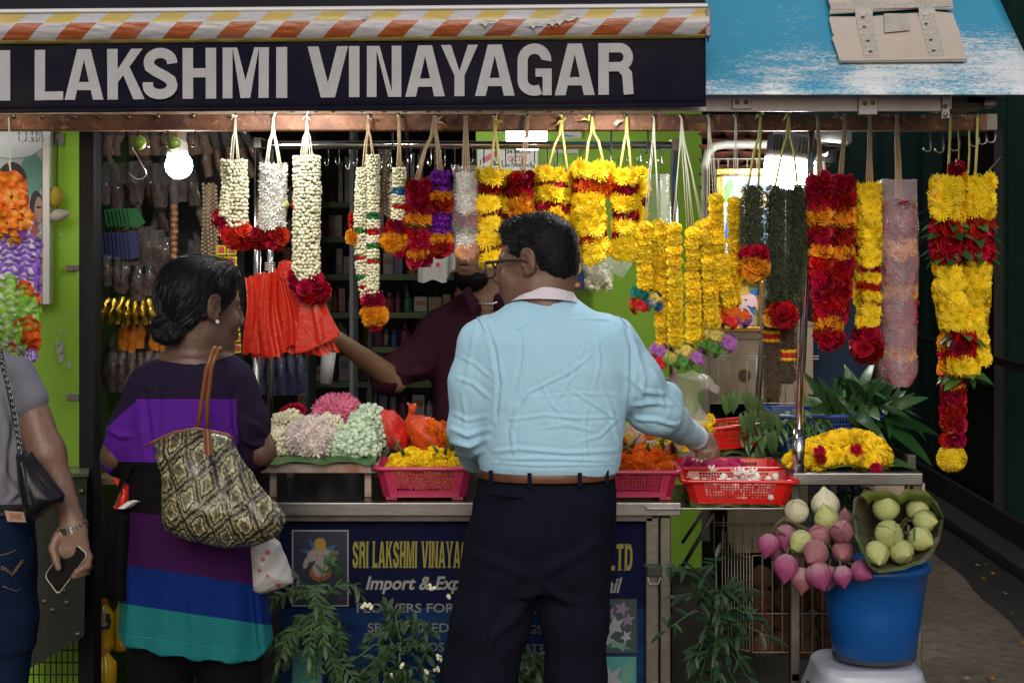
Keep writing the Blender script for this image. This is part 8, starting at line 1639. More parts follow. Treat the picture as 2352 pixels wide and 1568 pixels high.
def shrub(name, label, cat, cx, cy, d, n, hx, hy, leafs, sz, seed, pinnate=True, leaves=9, tri=False, stemx=None):
 t = thing(name, at(cx, d, 0), label, cat); r = random.Random(seed); its = []; st = MB(); base = Vector((P(stemx or cx,0,d).x, d+.02, 0)); main = [base, P(cx, cy + hy*.5, d), P(cx + 6, cy - hy*.5, d)]; st.tube(main, [.007,.005,.0025], 6)
 for k in range(n):
  q = k/n; src = path_pt(main, .5 + .5*q); a = k*2.4 + r.uniform(-.4,.4); L = S(hx, d)*r.uniform(.6,1.1); tip_ = P(cx + hx*math.cos(a)*r.uniform(.3,1.15), cy + hy*(.9 - 1.75*q) + r.uniform(-45,45), d) + Vector((0, math.sin(a)*.12 - .05, 0)); mid = src.lerp(tip_, .5) + Vector((0,0,.03)); pts = [src, mid, tip_, tip_ + (tip_-mid)*.35 + Vector((0,0,-.03 if pinnate else .0))]; st.tube(pts, [.0022,.0018,.0012,.0008], 5)
  for j in range(leaves*2):
   u = .25 + .75*(j//2)/leaves; p = path_pt(pts, u); dd = (path_pt(pts, min(1,u+.1)) - path_pt(pts, u-.05)).normalized(); sd_ = dd.cross(Vector((0,-.5,1))).normalized()*(1 if j % 2 else -1)
   v = (sd_*.9 + dd*.7 if pinnate else rnd3(r) + dd*.4 + Vector((0,-.2,.2))) + rnd3(r)*.35 + Vector((0,0,-.2)); its.append(leaf_at(leafs[j % len(leafs)], p, v, Vector((r.gauss(0,.2),-.7,1)), sz*r.uniform(.7,1.2)*(1.1 - .4*u)))
  its.append(leaf_at(leafs[0], pts[-1], pts[-1]-pts[-2], Vector((0,-.6,1)), sz))
 o = st.build('twigs', stemm, t, smooth=True); o['kind'] = 'stuff'; pieces(t, 'leaf', its)
 return t
shrub('curry_leaf_plant', 'curry leaf plant with feathery fronds in front of the left of the banner', 'plant', 722, 1430, 4.24, 22, 105, 140, curry, .040, 1)
js = shrub('jasmine_shrub', 'dark jasmine shrub with white buds in front of the middle of the banner', 'plant', 915, 1510, 4.26, 24, 100, 110, darkl, .040, 2, False, 5)
r = random.Random(66); its = []
for x, y in [(992,1352),(1040-12,1372),(838,1392),(848,1398),(960,1440),(1008,1516),(1004,1540),(1060,1510),(1068,1560),(980,1550),(920,1530),(900,1560)]:
 for k in range(4): its.append((TPL['bud_ivory'][k % 2], frame_to(rnd3(r) + Vector((0,-.2,1)), 0, P(x + r.uniform(-5,5), y + r.uniform(-7,5), 4.18), .013)))
pieces(js, 'flower_bud', its)
shrub('jasmine_shrub', 'low jasmine shrub seen between and beside the man’s legs', 'plant', 1205, 1555, 4.27, 18, 80, 90, darkl, .042, 5, False, 5)
shrub('neem_shrub', 'dark toothed leaf shrub growing beside the wire cage', 'plant', 1640, 1440, 4.28, 34, 95, 150, serr, .052, 3, False, 4)
shrub('neem_shrub', 'sprigs of toothed leaves under the right table behind the buds', 'plant', 1925, 1150, 4.75, 10, 85, 34, serr, .05, 7, True, 5, stemx=1925)
# = wire cage with coconuts
cg_ = thing('wire_cage', P(1800,1500,4.5), 'white wire cage filled with brown coconuts beside the blue bucket', 'cage'); wm = M_('rusty_white_wire', (.38,.36,.34), .5, nz=(30,0,(.2,.12,.08)))
def wires(par, segs, r_, m):
 for a, bq in segs: b = MB(); b.tube([a, bq], r_, 6); b.build('wire', m, par, smooth=True)
D1 = 4.55; wires(cg_, [(P(1826 - 34 + 22*k - 0,1190,D1) if False else P(1728 + 23*k, 1275, D1), P(1728 + 23*k, 1495, D1)) for k in range(9)] + [(P(1728,y,D1), P(1912,y,D1)) for y in (1275,1408,1497)], .0018, wm)
wires(cg_, [(P(1722 - 7*k, 1262 - 5*k, D1 + .045*k), P(1722 - 7*k, 1495 - 3*k, D1 + .045*k)) for k in range(10)] + [(P(1722,y,D1), P(1655,y-14,D1+.42)) for y in (1280,1408,1495)], .0018, wm)
wires(cg_, [(P(1640 + 22*k, 1185, 5.0), P(1640 + 22*k, 1262, 5.0)) for k in range(9)] + [(P(1640,y,5.0), P(1830,y,5.0)) for y in (1200,1206)], .0018, wm)
coc = M_('coconut_husk', (.16,.075,.035), .95, nz=(24,0,(.09,.04,.02)), bump=(40,1.,.01), stretch=(1,1,5)); r = random.Random(3)
for k in range(16):
 x, y = 1755 + 46*(k % 4) + r.uniform(-6,6), 1478 - 50*(k//4) + r.uniform(-5,5); c = P(x, y, 4.66 + r.uniform(-.03,.04)); t = thing('coconut', c, 'brown fibrous coconut inside the wire cage', 'coconut', 'coconuts in the wire cage'); b = MB(); R = S(26,4.65)
 b.sheet(lambda u, v: c + Vector((math.cos(u*6.2832)*math.sin(v*3.1416), math.sin(u*6.2832)*math.sin(v*3.1416), 1.12*math.cos(v*3.1416)))*R*(1 + .07*noise.noise((math.cos(u*6.28)*3, math.sin(u*6.28)*3 + k, v*5))), 14, 9); b.build('shell', coc, t, smooth=True)
 b = MB()
 for j in range(60): p = c + rnd3(r)*R*.98; dd = (rnd3(r) + Vector((0,-.3,-.6))).normalized()*r.uniform(.01,.03); sd_ = rnd3(r)*.0005; b.add([p-sd_, p+sd_, p+dd], [(0,1,2)])
 b.build('fibres', flatm('coconut_fibre', (.25,.13,.07)), t)['kind'] = 'stuff'
b = MB(); b.box(P(1690,1110,5.1), P(1830,1240,5.3)); tag(b.build('carton', cardm), 'cardboard box behind the wire cage under the table', 'box'); b = MB(); b.box(P(2010,1110,5.3), P(2090,1180,5.5)); tag(b.build('carton', cardm), 'pale box seen under the right table above the leaf wrap', 'box')
# = white rack with pots, frames and cartons
rk = thing('wire_rack', P(1740,1100,5.3), 'white tubular wire rack loaded with cartons and framed pictures in the background', 'rack'); RD_ = 5.3
tubeo('frame_tube', [P(1621,1240,RD_), P(1621,380,RD_), P(1626,352,RD_), P(1642,336,RD_), P(1668,332,RD_), P(1860,332,RD_), P(1884,350,RD_), P(1888,400,RD_), P(1888,800,RD_)], S(10,RD_), whitep, rk, 10)
wires(rk, [(P(1628 + 22*k, y0, RD_), P(1628 + 22*k, y1, RD_)) for y0, y1 in ((365,640),(818,926),(1008,1110)) for k in range(11)] + [(P(1622,y,RD_), P(1880,y,RD_)) for y in (365,436,818,824,926,1008)], .0022, whitep)
r = random.Random(9); ter = M_('terracotta', (.24,.075,.045), .85, nz=(20,0,(.17,.05,.03)), var=.3)
for j in range(9):
 for k in range(5):
  x = 1652 + 56*k + 28*(j % 2) - 20; y = 318 + 15*j; b = MB(); b.lathe([(.0001,0),(.024,0),(.040,.014),(.042,.020),(.038,.020),(.02,.006),(.0001,.005)], P(x,y,5.45 + r.uniform(-.02,.02)), 14, M=Matrix.Rotation(r.uniform(-.12,.12),4,'Y')); tag(b.build('clay_lamp', ter, smooth=True), 'small terracotta clay lamp stacked on top of the white rack', 'clay lamp', 'stacked terracotta lamps')
for (x0_, y0_, x1_, y1_, d, lab) in ((1628,770,1756,925,5.4,'brown carton with a round hole on the white rack'),(1790,740,1868,940,5.45,'open brown carton at the right end of the white rack'),(1640,1040,1800,1140,5.4,'lower brown carton on the white rack behind the red baskets')):
 t = thing('carton', P((x0_+x1_)/2, y1_, d), lab, 'box'); b = MB(); b.box(P(x0_,y0_,d), P(x1_,y1_,d) + Vector((0,.2,0))); b.build('carton_side', cardm, t, bevel=.002)
 b = MB(); b.cbox(P((x0_+x1_)/2, y0_+4, d-.003), (S(x1_-x0_,d), .002, .012)); b.build('flap', flatm('card_edge', (.3,.22,.15)), t)
 if x0_ == 1628: blobs(t, d, [('round_hole', flatm('card_hole', (.1,.06,.035)), 1710, 862, 15, 15, 0)], .002)
def framed(label, x0, y0, x1, y1, d, bg, wfr=16):
 t = thing('picture_frame', P((x0+x1)/2, y1, d), label, 'picture'); b = MB(); b.box(P(x0+wfr-2,y0+wfr-2,d), P(x1-wfr+2,y1-wfr+2,d) + Vector((0,.01,0))); b.build('print', bg, t)
 for A in ((x0,y0,x1,y0+wfr),(x0,y1-wfr,x1,y1),(x0,y0+wfr,x0+wfr,y1-wfr),(x1-wfr,y0+wfr,x1,y1-wfr)): b = MB(); b.box(P(A[0],A[1],d-.02), P(A[2],A[3],d) + Vector((0,.012,0))); b.build('frame_side', goldm, t, bevel=.004)
 bd_ = []; sph = MB(); sph.lathe([(.0001,-.003),(.003,0),(.0001,.003)], n=6); sm2 = sph.mesh('bead', [goldm], True)
 for x in np.arange(x0+wfr*.7, x1-wfr*.6, 6): bd_ += [(sm2, Matrix.Translation(P(x, y0+wfr*.72, d-.022))), (sm2, Matrix.Translation(P(x, y1-wfr*.72, d-.022)))]
 for y in np.arange(y0+wfr, y1-wfr, 6): bd_ += [(sm2, Matrix.Translation(P(x0+wfr*.72, y, d-.022)))]
 pieces(t, 'bead', bd_); return t
t = framed('gilt framed bright print behind the yellow marigold strings and grass garlands', 1644, 386, 1790, 620, 5.22, flatm('print_sky', (.35,.5,.75)), 18); blobs(t, 5.22, [('printed_leaf', flatm('print_leaf', (.15,.4,.1)), 1672, 440, 8, 30, .3), ('printed_shape', flatm('print_sun', (.85,.75,.45)), 1725, 460, 40, 34, 0), ('printed_shape', flatm('print_deepblue', (.06,.1,.4)), 1690, 520, 22, 44, .2)], .004)
t = framed('gilt framed elephant headed figure print behind the orange tassel', 1640, 632, 1756, 762, 5.18, flatm('print_green_orange', (.35,.45,.15)), 12); elephant(t, 1705, 690, .95, 5.18, 1., .004, (.7,.5,.48), (.6,.35,.4)); sign_text('\u0b95\u0ba3\u0baa\u0ba4\u0bbf', 1698, 1742, 742, 750, 5.18, starm, t, 'lettering', .0, proud=.006)
t = framed('small gilt framed blue print behind the rear red basket', 1646, 966, 1752, 1050, 5.0, flatm('print_bright_blue', (.02,.25,.6)), 14); blobs(t, 5.0, [('printed_shape', flatm('print_leafgreen', (.1,.35,.15)), 1690, 1010, 20, 18, 0), ('printed_shape', goldm, 1690, 1012, 12, 13, 0), ('printed_shape', goldm, 1722, 1005, 6, 12, 0)], .004)
dm = thing('security_camera', P(1905,330,5.0), 'black dome security camera with white base right of the large lamp', 'security camera'); b = MB(); b.lathe([(.0001,.03),(S(42,5),.03),(S(44,5),.0),(S(36,5),-.012),(.0001,-.012)], P(1912,322,5.0), 24, M=Matrix.Rotation(.12,4,'Y')); b.build('base', white_pl, dm, smooth=True)
b = MB(); b.lathe([(.0001,-S(40,5)),(S(20,5),-S(34,5)),(S(32,5),-S(16,5)),(S(34,5),0)], P(1910,336,5.0), 20); b.build('dome', M_('black_gloss', (.006,.006,.007), .06), dm, smooth=True)
b = MB(); b.tube([P(1880,390,5.05), P(1884,470,5.05)], .012, 8); b.tube([P(1905,400,5.1), P(1905,480,5.1)], .022, 8); b.build('bracket', iron, dm)
dp_ = thing('person', at(1915, 7.4, 0), 'distant person in dark navy clothes standing in the alley behind the rose garlands', 'person'); x_ = P(1915,0,7.4).x
f = Field((x_-.34, 7.1, .3), (x_+.34, 7.8, 1.80), .012); HD = Matrix.Translation((x_, 7.4, 1.60)) @ Matrix.Rotation(.5, 4, 'Z'); head(f, HD, 1., ears=True); f.cone((x_,7.4,1.35),(x_,7.4,1.55),.07,.055,.03); f.cone((x_,7.4,1.2),(x_,7.4,1.4),.12,.1,.04); f.cone((x_-.2,7.4,1.15),(x_-.22,7.36,.85),.04,.035,.02); f.cone((x_+.2,7.4,1.15),(x_+.22,7.36,.85),.04,.035,.02); f.build('body', skin2, dp_)
f = Field((x_-.34, 7.15, .75), (x_+.34, 7.7, 1.5), .012); f.loft([.82,1.0,1.25,1.4,1.46], [(x_,7.4,.18,.12),(x_,7.4,.17,.12),(x_,7.4,.21,.12),(x_,7.4,.17,.10),(x_,7.4,.08,.08)], .02, 2.2)
for s in (-1,1): f.cone((x_+s*.17,7.4,1.36),(x_+s*.22,7.38,1.05),.065,.055,.03)
f.build('shirt', flatm('dim_navy', (.012,.03,.075), .8), dp_)
f = Field((x_-.3, 7.15, .0), (x_+.3, 7.7, .95), .014); [f.cone((x_+s*.09,7.4,.85),(x_+s*.11,7.4,.05),.105,.07,.03) for s in (-1,1)]; f.build('trousers', flatm('dim_black', (.008,.009,.014), .8), dp_)
f = Field((x_-.15,7.2,1.5),(x_+.15,7.6,1.8),.012); hel((0,-.02,.04),(.085,.105,.094),.01,MM=HD); hel((0,.15,0),(.13,.085,.1),.01,'sub',MM=HD); f.build('hair', hairm, dp_)
# = signs on the green wall
cs = thing('cctv_sign', P(1200,395,5.85), 'white warning sign with a pink camera and the words 24 hour cctv in operation', 'sign'); wsg = flatm('sign_white', (.62,.62,.55)); b = MB(); b.box(P(1096,343,5.85), P(1236,392,5.85) + Vector((0,.006,0))); b.build('board', wsg, cs, bevel=.002)
dk = flatm('sign_black', (.02,.02,.02)); pkk = flatm('sign_pink', (.55,.12,.2)); sign_text('24 HOUR', 1163, 1220, 344, 353, 5.85, dk, cs, 'lettering', .03); sign_text('CCTV', 1167, 1208, 358, 372, 5.85, pkk, cs, 'lettering', .03); sign_text('IN OPERATION', 1161, 1226, 376, 384, 5.85, dk, cs, 'lettering', .03)
b = MB(); b.prism([P(x,y,5.846) for x,y in ((1106,364),(1140,346),(1146,354),(1112,376))], Vector((0,.003,0))); b.build('camera_symbol', pkk, cs); b = MB(); b.tube([P(1132,366,5.846),P(1138,378,5.846),P(1150,378,5.846)], .003, 5); b.build('bracket_symbol', dk, cs)
po = thing('poster', P(1330,660,5.9), 'blue bordered poster with lotus flowers behind the man’s neck', 'poster'); b = MB(); b.box(P(1290,540,5.9), P(1342,665,5.9) + Vector((0,.005,0))); b.build('sheet', flatm('poster_blue', (.02,.03,.18)), po)
blobs(po, 5.9, [('printed_shape', flatm('poster_sea', (.02,.15,.5)), 1318, 575, 16, 28, 0), ('printed_shape', flatm('poster_yellow', (.6,.55,.1)), 1316, 615, 20, 18, .2), ('printed_flower', flatm('poster_pink', (.6,.1,.3)), 1314, 632, 16, 8, 0, 9), ('printed_flower', flatm('poster_orange', (.75,.15,.04)), 1326, 654, 12, 10, 0, 8), ('printed_shape', flatm('poster_yellow', (.6,.55,.1)), 1326, 654, 4, 3.5, 0)], .003)
for x0_, y0_, x1_, y1_, lab in ((1290,303,1336,318,'white sticker high on the green wall behind the rail'),(1266,340,1330,352,'pale paper strip on the green wall beside the cctv sign')): b = MB(); b.box(P(x0_,y0_,5.95), P(x1_,y1_,5.95) + Vector((0,.004,0))); tag(b.build('sticker', wsg), lab, 'sticker')
sign_text('Men', 1297, 1318, 309, 315, 5.945, flatm('sign_blue', (.05,.3,.6)), bpy.data.objects['sticker'], 'lettering', .03)
b = MB(); b.box(P(1544,1345,4.75), Vector((P(1650,0,4.75).x, 5.0, 0))); tag(b.build('shade_box', flatm('shade_box_black', (.012,.011,.010), .8)), 'added dark box standing in for shade beside the counter leg', 'shade_box')  # added black box that makes the deep shade beside the counter leg
for i, x in enumerate(range(1270, 1470, 22)):
 me, Mx = flower(r.choice(['rose_pink','rose_crimson','star_white','rose_coral']), P(x, 258 + r.uniform(-6,8), 5.6), Vector((0,-1,.2)), .06, r); tag(inst(me, 'paper_flower', Mx), 'artificial flower in clear wrap on the top shelf behind the rusty rail', 'flower', 'artificial flowers on the top shelf')
# = portrait and pendant on the left wall
pf = thing('framed_portrait', P(50,700,4.7), 'aluminium framed bridal portrait poster on the lime green wall behind the lei', 'picture'); b = MB(); b.box(P(-120,290,4.70), P(96,682,4.70) + Vector((0,.02,0))); b.build('print', flatm('portrait_back', (.42,.52,.52)), pf)
for A in ((96,290,115,700),(-120,682,96,700)): b = MB(); b.box(P(A[0],A[1],4.685), P(A[2],A[3],4.685) + Vector((0,.035,0))); b.build('frame_side', M_('ribbed_aluminium', (.52,.52,.55), .35, .8), pf, bevel=.003)
g_ = flatm; blobs(pf, 4.70, [('printed_shape', g_('portrait_green', (.12,.32,.27)), 74, 400, 26, 50, 0), ('printed_shape', g_('portrait_pale', (.6,.65,.68)), 30, 330, 70, 34, 0), ('printed_hair', g_('portrait_hair', (.012,.01,.012)), 28, 422, 36, 50, 0), ('printed_face', g_('portrait_face', (.42,.24,.16)), 16, 440, 30, 46, 0), ('printed_hair', g_('portrait_hair', (.012,.01,.012)), 84, 478, 16, 40, 0), ('printed_face', g_('portrait_face2', (.40,.25,.19)), 90, 482, 10, 30, 0), ('printed_jewel', goldm, 31, 402, 7, 10, 0), ('printed_jewel', goldm, 24, 384, 2, 14, -.3), ('printed_eye', g_('portrait_hair', (0,0,0)), 46, 438, 11, 4, -.2), ('printed_eye', g_('portrait_hair', (0,0,0)), 90, 476, 7, 2.5, 0), ('printed_flowers', g_('portrait_floral', (.5,.42,.4)), 76, 555, 20, 70, .1, 20), ('printed_flowers', g_('portrait_red', (.35,.06,.06)), 78, 545, 13, 60, .1, 16), ('printed_arm', g_('portrait_face', (0,0,0)), 84, 630, 18, 44, .2)], .003)
pd = thing('hanging_charm', P(137,508,4.7), 'yellow dried lemon and white shell charm hanging on a dark string on the green wall', 'charm'); tubeo('string', [P(132,318,4.70), P(131,400,4.70), P(131,500,4.70)], .0022, flatm('dark_cord', (.05,.05,.05)), pd, 6)
b = MB(); b.box(P(117,306,4.735), P(149,334,4.745)); b.build('plate', steel_old, pd); b = MB(); R = S(16,4.7); b.lathe([(.0001,-R*1.5),(R*.5,-R*1.45),(R*.9,-R*.9),(R,0),(R*.9,R*.9),(R*.5,R*1.4),(.0001,R*1.5)], P(130,452,4.7), 9); b.build('dried_lemon', M_('dry_yellow', (.52,.45,.03), .6, nz=(20,0,(.35,.27,.02))), pd, smooth=True)
b = MB(); b.lathe([(.0001,-.036),(.010,-.028),(.020,-.010),(.017,.006),(.008,.022),(.0001,.038)], P(138,494,4.69), 12, M=Matrix.Rotation(math.radians(78),4,'Y')); b.build('shell', M_('shell_white', (.55,.5,.43), .5, bump=(40,.4)), pd, smooth=True)
sbx = thing('steel_cabinet', P(130,1560,4.5), 'worn steel panelled cabinet with a pale green top and bolts at the lower left', 'cabinet'); b = MB(); b.prism([P(30,1085,4.62), P(200,1094,4.32), P(193,1460,4.32), P(50,1545,4.55)], Vector((-.02,.03,0))); b.build('side_panel', M_('scuffed_panel', (.04,.033,.033), .6, .1, nz=(5,0,(.065,.055,.055)), bump=(60,.3), stretch=(1,1,.4)), sbx)
b = MB(); b.prism([P(20,1078,4.7), P(205,1080,4.66), P(203,1095,4.30), P(30,1100,4.55)], Vector((0,0,.012))); b.build('top', M_('pale_green_glass', (.14,.17,.09), .25), sbx, bevel=.002)
for x, y in ((188,1128),(148,1355),(104,1380),(180,1455),(155,1383),(123,1400),(90,1424),(55,1510)): inst(SCR, 'bolt', Matrix.Translation(P(x, y, 4.33 + (190-x)*.0017) - Vector((0,.006,0))) @ RXm @ Matrix.Scale(1.1, 4), sbx)
wires(sbx, [(P(64 + 13*k, 1470, 4.6), P(64 + 13*k, 1600, 4.6)) for k in range(10)] + [(P(56,y,4.6), P(184,y,4.6)) for y in (1492,1520,1548)], .002, iron)
# = shop interior
shel = M_('dark_shelf', (.022,.024,.022), .6); edge = M_('green_shelf_edge', (.03,.06,.012), .5); r = random.Random(101)
sh = thing('goods_shelves', P(860,1100,6.4), 'dark shelving with green edges packed with goods behind the shopkeeper', 'shelf')
for x, d in ((700,6.0),(803,6.15),(845,6.3),(930,6.5),(1000,6.7),(1092,6.85)): b = MB(); b.box(at(x,d,0), at(x+8,d,2.35) + Vector((0,.25,0))); b.build('upright', shel if x != 803 else flatm('pale_upright', (.16,.16,.17)), sh)
LV = [(465,), (545,), (632,), (720,), (800,), (880,), (965,), (1050,)]
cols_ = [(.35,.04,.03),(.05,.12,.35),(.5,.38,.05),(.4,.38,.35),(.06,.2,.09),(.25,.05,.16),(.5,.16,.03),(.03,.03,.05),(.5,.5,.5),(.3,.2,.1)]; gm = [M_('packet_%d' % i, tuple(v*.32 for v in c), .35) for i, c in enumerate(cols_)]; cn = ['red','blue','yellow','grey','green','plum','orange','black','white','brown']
for (y,) in LV:
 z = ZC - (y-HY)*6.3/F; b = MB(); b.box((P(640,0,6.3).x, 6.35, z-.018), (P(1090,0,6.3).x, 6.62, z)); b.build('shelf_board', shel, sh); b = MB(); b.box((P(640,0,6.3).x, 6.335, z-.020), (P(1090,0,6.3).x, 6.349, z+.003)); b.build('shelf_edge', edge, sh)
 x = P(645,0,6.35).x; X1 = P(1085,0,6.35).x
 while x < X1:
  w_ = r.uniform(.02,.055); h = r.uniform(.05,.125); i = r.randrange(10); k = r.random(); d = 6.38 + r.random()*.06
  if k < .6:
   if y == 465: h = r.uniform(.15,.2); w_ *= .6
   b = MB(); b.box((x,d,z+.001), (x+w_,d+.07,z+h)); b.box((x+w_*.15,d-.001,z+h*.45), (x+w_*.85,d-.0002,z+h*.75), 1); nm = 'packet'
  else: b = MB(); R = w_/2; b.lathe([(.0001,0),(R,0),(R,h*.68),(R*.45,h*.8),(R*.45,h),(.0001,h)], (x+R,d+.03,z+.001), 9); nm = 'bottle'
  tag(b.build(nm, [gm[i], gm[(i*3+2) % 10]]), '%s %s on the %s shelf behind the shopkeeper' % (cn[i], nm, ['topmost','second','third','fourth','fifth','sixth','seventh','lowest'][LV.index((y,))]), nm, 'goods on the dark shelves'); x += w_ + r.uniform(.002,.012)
b = MB(); b.lathe([(.0001,0),(.022,0),(.026,.11),(.0001,.11)], P(748,880,5.6), 14, M=Matrix.Rotation(.1,4,'Y')); t = b.build('paper_cup_stack', flatm('pale_cup', (.5,.5,.5)), smooth=True); tag(t, 'tall white tube of cups with blue print behind the counter', 'cups')
pg = thing('peg_grid', P(390,900,5.55), 'black wire grid at the left of the shop carrying rows of hanging packets', 'grid'); wires(pg, [(P(222 + 26*k,300,5.6), P(222 + 26*k,1100,5.6)) for k in range(14)] + [(P(215,y,5.6), P(575,y,5.6)) for y in range(330,1100,60)], .002, iron)
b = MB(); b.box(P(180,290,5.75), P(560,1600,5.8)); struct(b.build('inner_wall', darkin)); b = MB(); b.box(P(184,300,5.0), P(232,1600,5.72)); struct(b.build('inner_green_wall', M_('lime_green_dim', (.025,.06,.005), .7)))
film = mat('hazy_film', (.20,.18,.18), .15, coat=1., alpha=.26, bump=(55,1.,.02)); brn = M_('maroon_contents', (.05,.014,.010), .6, bump=(60,.8,.006), var=.5, coat=.3); tanc = M_('brown_paper_goods', (.19,.095,.045), .5, bump=(40,.8,.006), var=.4, coat=.3)
def hangbag(x, y, w_, h, d, ang, cont, fillf=.5, lab=None, grp=None, flm_=None):
 t = thing('packet', P(x,y,d), lab, 'packet', grp); c = P(x,y,d); W, H = S(w_,d), S(h,d); rr = r.random()*9; R_ = Matrix.Rotation(ang, 4, 'Y')
 def fn(u, v, inner=0):
  a = u*6.2832; ww = W/2*(.5 + .5*v**.6)*(1 - (.25*(v-.85)/.15 if v > .85 else 0)); th = .004 + .016*math.sin(min(1,v*1.05)*3.0)**2*(1.1 if inner else 1)
  q = Vector((ww*math.cos(a), th*math.sin(a), -H*v)) * (1 if not inner else 1); q += Vector((1,.6,.3))*.009*noise.noise((u*5, v*7, rr));
  if inner: q.x *= .9; q.y *= .8
  return c + R_ @ q
 b = MB(); b.sheet(lambda u, v: fn(u, v), 12, 9); b.build('film', flm_ or film, t, smooth=True); b = MB(); b.sheet(lambda u, v: fn(u, 1 - fillf + (fillf - .02)*v, 1), 12, 6); b.build('contents', cont, t, smooth=True); return t
for k in range(9): hangbag(248 + 27*k, 296, 34, 62, 5.10 + .02*(k % 3), r.uniform(-.25,.25), tanc, .75, 'tan paper packet hanging in the top row left of the bulb', 'tan packets in the top row')
for k in range(11): hangbag(245 + 19*k, 372 + r.uniform(-4,4), 34, 98 + r.uniform(-8,10), 5.12 + .03*(k % 3), r.uniform(-.15,.15), brn, .5, 'hazy plastic packet with reddish contents in the second row', 'hazy packets in the second row')
for k in range(5): hangbag(468 + 22*k, 298, 26, 110 + 10*(k % 2), 5.15, -.10 - .10*k, tanc, .6, 'long tan cone packet right of the bulb', 'cone packets right of the bulb')
for k in range(46): hangbag(226 + 240*r.random(), 300 + 560*r.random(), r.uniform(16,34), r.uniform(50,105), 5.22 + .2*r.random(), r.uniform(-.35,.35), r.choice([brn, tanc, brn, flatm('dull_cream_goods', (.22,.18,.13)), flatm('rust_goods', (.16,.045,.02))]), r.uniform(.4,.85), 'dim packet in the crowded back layer of the wire grid', 'dim packets in the back layer')
gc_ = M_('green_card', (.004,.10,.03), .4)
for k in range(7): b = MB(); b.prism([P(x + 9*k, y, 5.12 - .012*k) for x, y in ((238,482),(262,478),(280,512),(262,524),(246,520))], Vector((0,.003,0))); tag(b.build('green_card', gc_), 'bright green folded card in a row left of the shop', 'card', 'green cards on the grid')
for k in range(8): b = MB(); b.prism([P(x + 9*k, y, 5.12 - .01*k) for x, y in ((230,536),(252,533),(258,590),(236,596))], Vector((0,.003,0))); tag(b.build('blue_packet', flatm('navy_packet', (.01,.02,.09))), 'dark blue flat packet below the green cards', 'packet', 'blue flat packets')
for x, y, w_, h in ((300,530,46,80),(335,520,56,90),(362,530,50,85),(385,545,40,90),(246,585,28,72),(268,590,28,80),(292,600,30,75),(318,610,34,80),(345,600,32,80)): hangbag(x, y, w_, h, 5.08, r.uniform(-.2,.2), brn, .6, 'shiny clear bag of dark maroon powder in the middle rows', 'maroon powder bags')
gfo = M_('gold_foil', (.6,.42,.06), .2, .9, bump=(60,.8,.005)); rfo = M_('red_yellow_pouch', (.42,.03,.015), .25, nz=(9,0,(.6,.35,.03)), coat=.5)
for k in range(7): hangbag(250 + 15*k, 682 + 3*(k % 2), 17, 62, 5.10, .35 - .1*k, gfo, .97, 'gold foil sachet hanging below the maroon bags', 'gold sachets', gfo)
for k in range(8): hangbag(282 + 16*k, 700 + 6*(k % 3), 24, 100, 5.16, r.uniform(-.2,.2), rfo, .97, 'red and yellow pouch behind the tunic woman’s head', 'red and yellow pouches', rfo)
for k in range(9): hangbag(262 + 20*k, 808, 28, 92, 5.05, r.uniform(-.1,.1), brn, .7, 'slim dark packet in the row above the woman’s shoulder', 'slim dark packets')
for k in range(5): hangbag(600 + 22*k, 812, 30, 95, 5.5, r.uniform(-.1,.1), flatm('blue_pouch', (.012,.02,.13)), .9, 'dark blue pouch hanging under the red carrier bags', 'dark blue pouches')
bead_m = M_('wooden_bead', (.27,.19,.12), .6, var=.3); bm2 = MB(); bm2.lathe([(.0001,-.5),(.35,-.35),(.5,0),(.35,.35),(.0001,.5)], n=8); BE = bm2.mesh('bead', [bead_m], True)
def beads(x0, x1, y0, y1, d, s, lab, m=None, cols=6):
 t = thing('bead_strands', P((x0+x1)/2, y1, d), lab, 'beads'); it = []; n = int(S(y1-y0,d)/s)
 for c_ in range(cols):
  for j in range(n): it.append((m or BE, frame_to((0,0,1), r.random()*6, P(x0 + (x1-x0)*(c_+.5)/cols + 2*math.sin(j*.3+c_), y0 + (y1-y0)*(j + .5*(c_ % 2))/n, d + .01*math.sin(c_*2)), s)))
 pieces(t, 'bead', it); return t
beads(464, 500, 424, 602, 4.98, .0125, 'thick bundle of tan wooden bead strands beside the jasmine garlands')
beads(868, 898, 345, 500, 5.2, .012, 'bundle of brown wooden beads hanging behind the thin cream garland', None, 5); beads(996, 1012, 340, 420, 5.2, .012, 'small bead bundle behind the purple garland', None, 3)
om = MB(); om.lathe([(.0001,-.5),(.5,-.3),(.55,.1),(.3,.4),(.0001,.5)], n=9); OB = om.mesh('orange_ball', [M_('orange_sweet', (.45,.15,.03), .3, var=.3, coat=.5)], True)
t = thing('ball_tube', P(400,610,5.0), 'long clear tube of orange brown balls hanging below the bulb', 'packet'); pieces(t, 'ball', [(OB, Matrix.Translation(P(400 + r.uniform(-2,2), 476 + 14*k, 5.0)) @ Matrix.Scale(.021, 4)) for k in range(10)])
b = MB(); b.tube([P(401,320,5.0), P(400,400,5.0), P(400,612,5.0)], S(10,5.0), 10); b.build('film', film, t, smooth=True)
t = thing('sachet_strip', P(522,800,4.9), 'hanging strip of gold edged red sachets behind the tunic woman’s face', 'sachets')
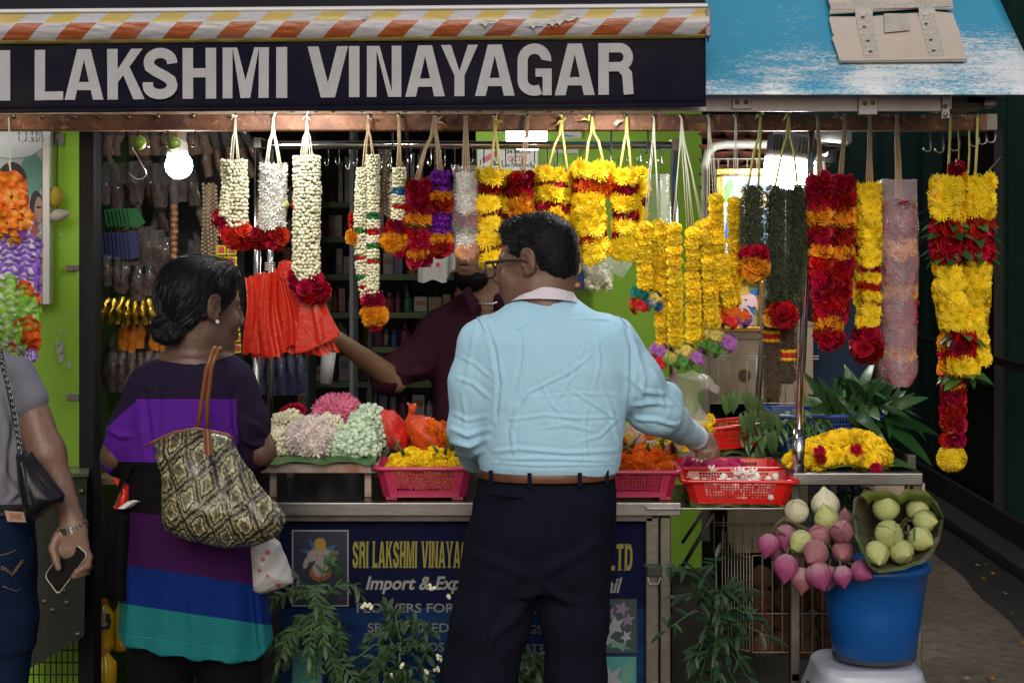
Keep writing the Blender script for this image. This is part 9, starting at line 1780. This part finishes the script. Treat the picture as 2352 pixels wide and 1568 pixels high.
for j in range(10):
 for i in range(2): b = MB(); b.cbox(P(508 + 24*i + j*1.2, 574 + 25*j, 4.9 + .004*math.sin(j*3+i)), (S(22,4.9),.003,S(22,4.9))); fo = b.build('sachet', M_('gold_green_foil', (.45,.42,.03), .2, .8, bump=(60,.8,.004)) if 'gold_green_foil' not in MATS else MATS['gold_green_foil'], t); b = MB(); b.cbox(P(508 + 24*i + j*1.2, 574 + 25*j, 4.896), (S(12,4.9),.002,S(14,4.9))); b.build('label', flatm('sachet_red', (.35,.02,.03)), fo)
for y, lab in ((1108,'upper pine shelf beside the black door post'),(1328,'lower pine shelf beside the black door post')): b = MB(); b.box(P(217,y-10,4.75), P(300,y+4,4.75) + Vector((0,.4,0))); tag(b.build('wooden_shelf', M_('pine_shelf', (.24,.14,.075), .7, nz=(12,0,(.17,.09,.05)), stretch=(1,1,9))), lab, 'shelf')
oil = M_('golden_oil', (.62,.36,.01), .12, coat=.6); lblk = flatm('label_black', (.015,.02,.012)); capm = flatm('orange_cap', (.6,.2,.02))
def jug(x, y, w_, h, d, lab, lamp=False, cap=capm):
 t = thing('oil_bottle', P(x,y,d), lab, 'bottle'); c = P(x,y,d); R, H = S(w_/2,d), S(h,d); b = MB(); b.lathe([(.0001,0),(R,0),(R*1.02,H*.12),(R*.95,H*.3),(R*1.02,H*.34),(R,H*.7),(R*.5,H*.84),(R*.4,H*.9),(.0001,H*.9)], c, 16, sy=.7); b.build('body', oil, t, smooth=True); b = MB(); b.lathe([(R*.44,H*.9),(R*.44,H),(.0001,H)], c, 12); b.build('cap', cap, t)
 if lamp:
  b = MB(); b.prism([c + Vector((R*.95*a, -R*.74, H*z)) for a, z in ((-.8,.42),(.8,.42),(1,.56),(.8,.72),(-.8,.72),(-1,.56))], Vector((0,.002,0))); lb_ = b.build('label', lblk, t); yy = y - h*.57; blobs(lb_, d - R*.75, [('printed_lamp', flatm('lamp_grey', (.35,.36,.33)), x, yy+10, 11, 6, 0), ('printed_lamp', flatm('lamp_grey', (0,0,0)), x, yy-6, 8, 15, 0), ('printed_flame', flatm('lamp_flame', (.7,.25,.03)), x, yy-2, 3.5, 9, 0), ('printed_lamp', goldm, x, yy+3, 10, 2, 0)], .003)
 return t
jug(240,1600,56,115,4.78,'golden oil jug at the bottom beside the door post, lowest of its stack'); jug(236,1490,52,120,4.80,'golden oil jug with a black label showing a lit brass lamp',True); jug(278,1492,34,120,4.86,'second golden oil jug half hidden behind the black cloth bag'); jug(226,1098,16,78,4.85,'clear bottle with a red cap on the upper pine shelf',False,flatm('red_cap',(.5,.01,.01))); jug(248,1098,20,88,4.9,'amber bottle on the upper pine shelf')
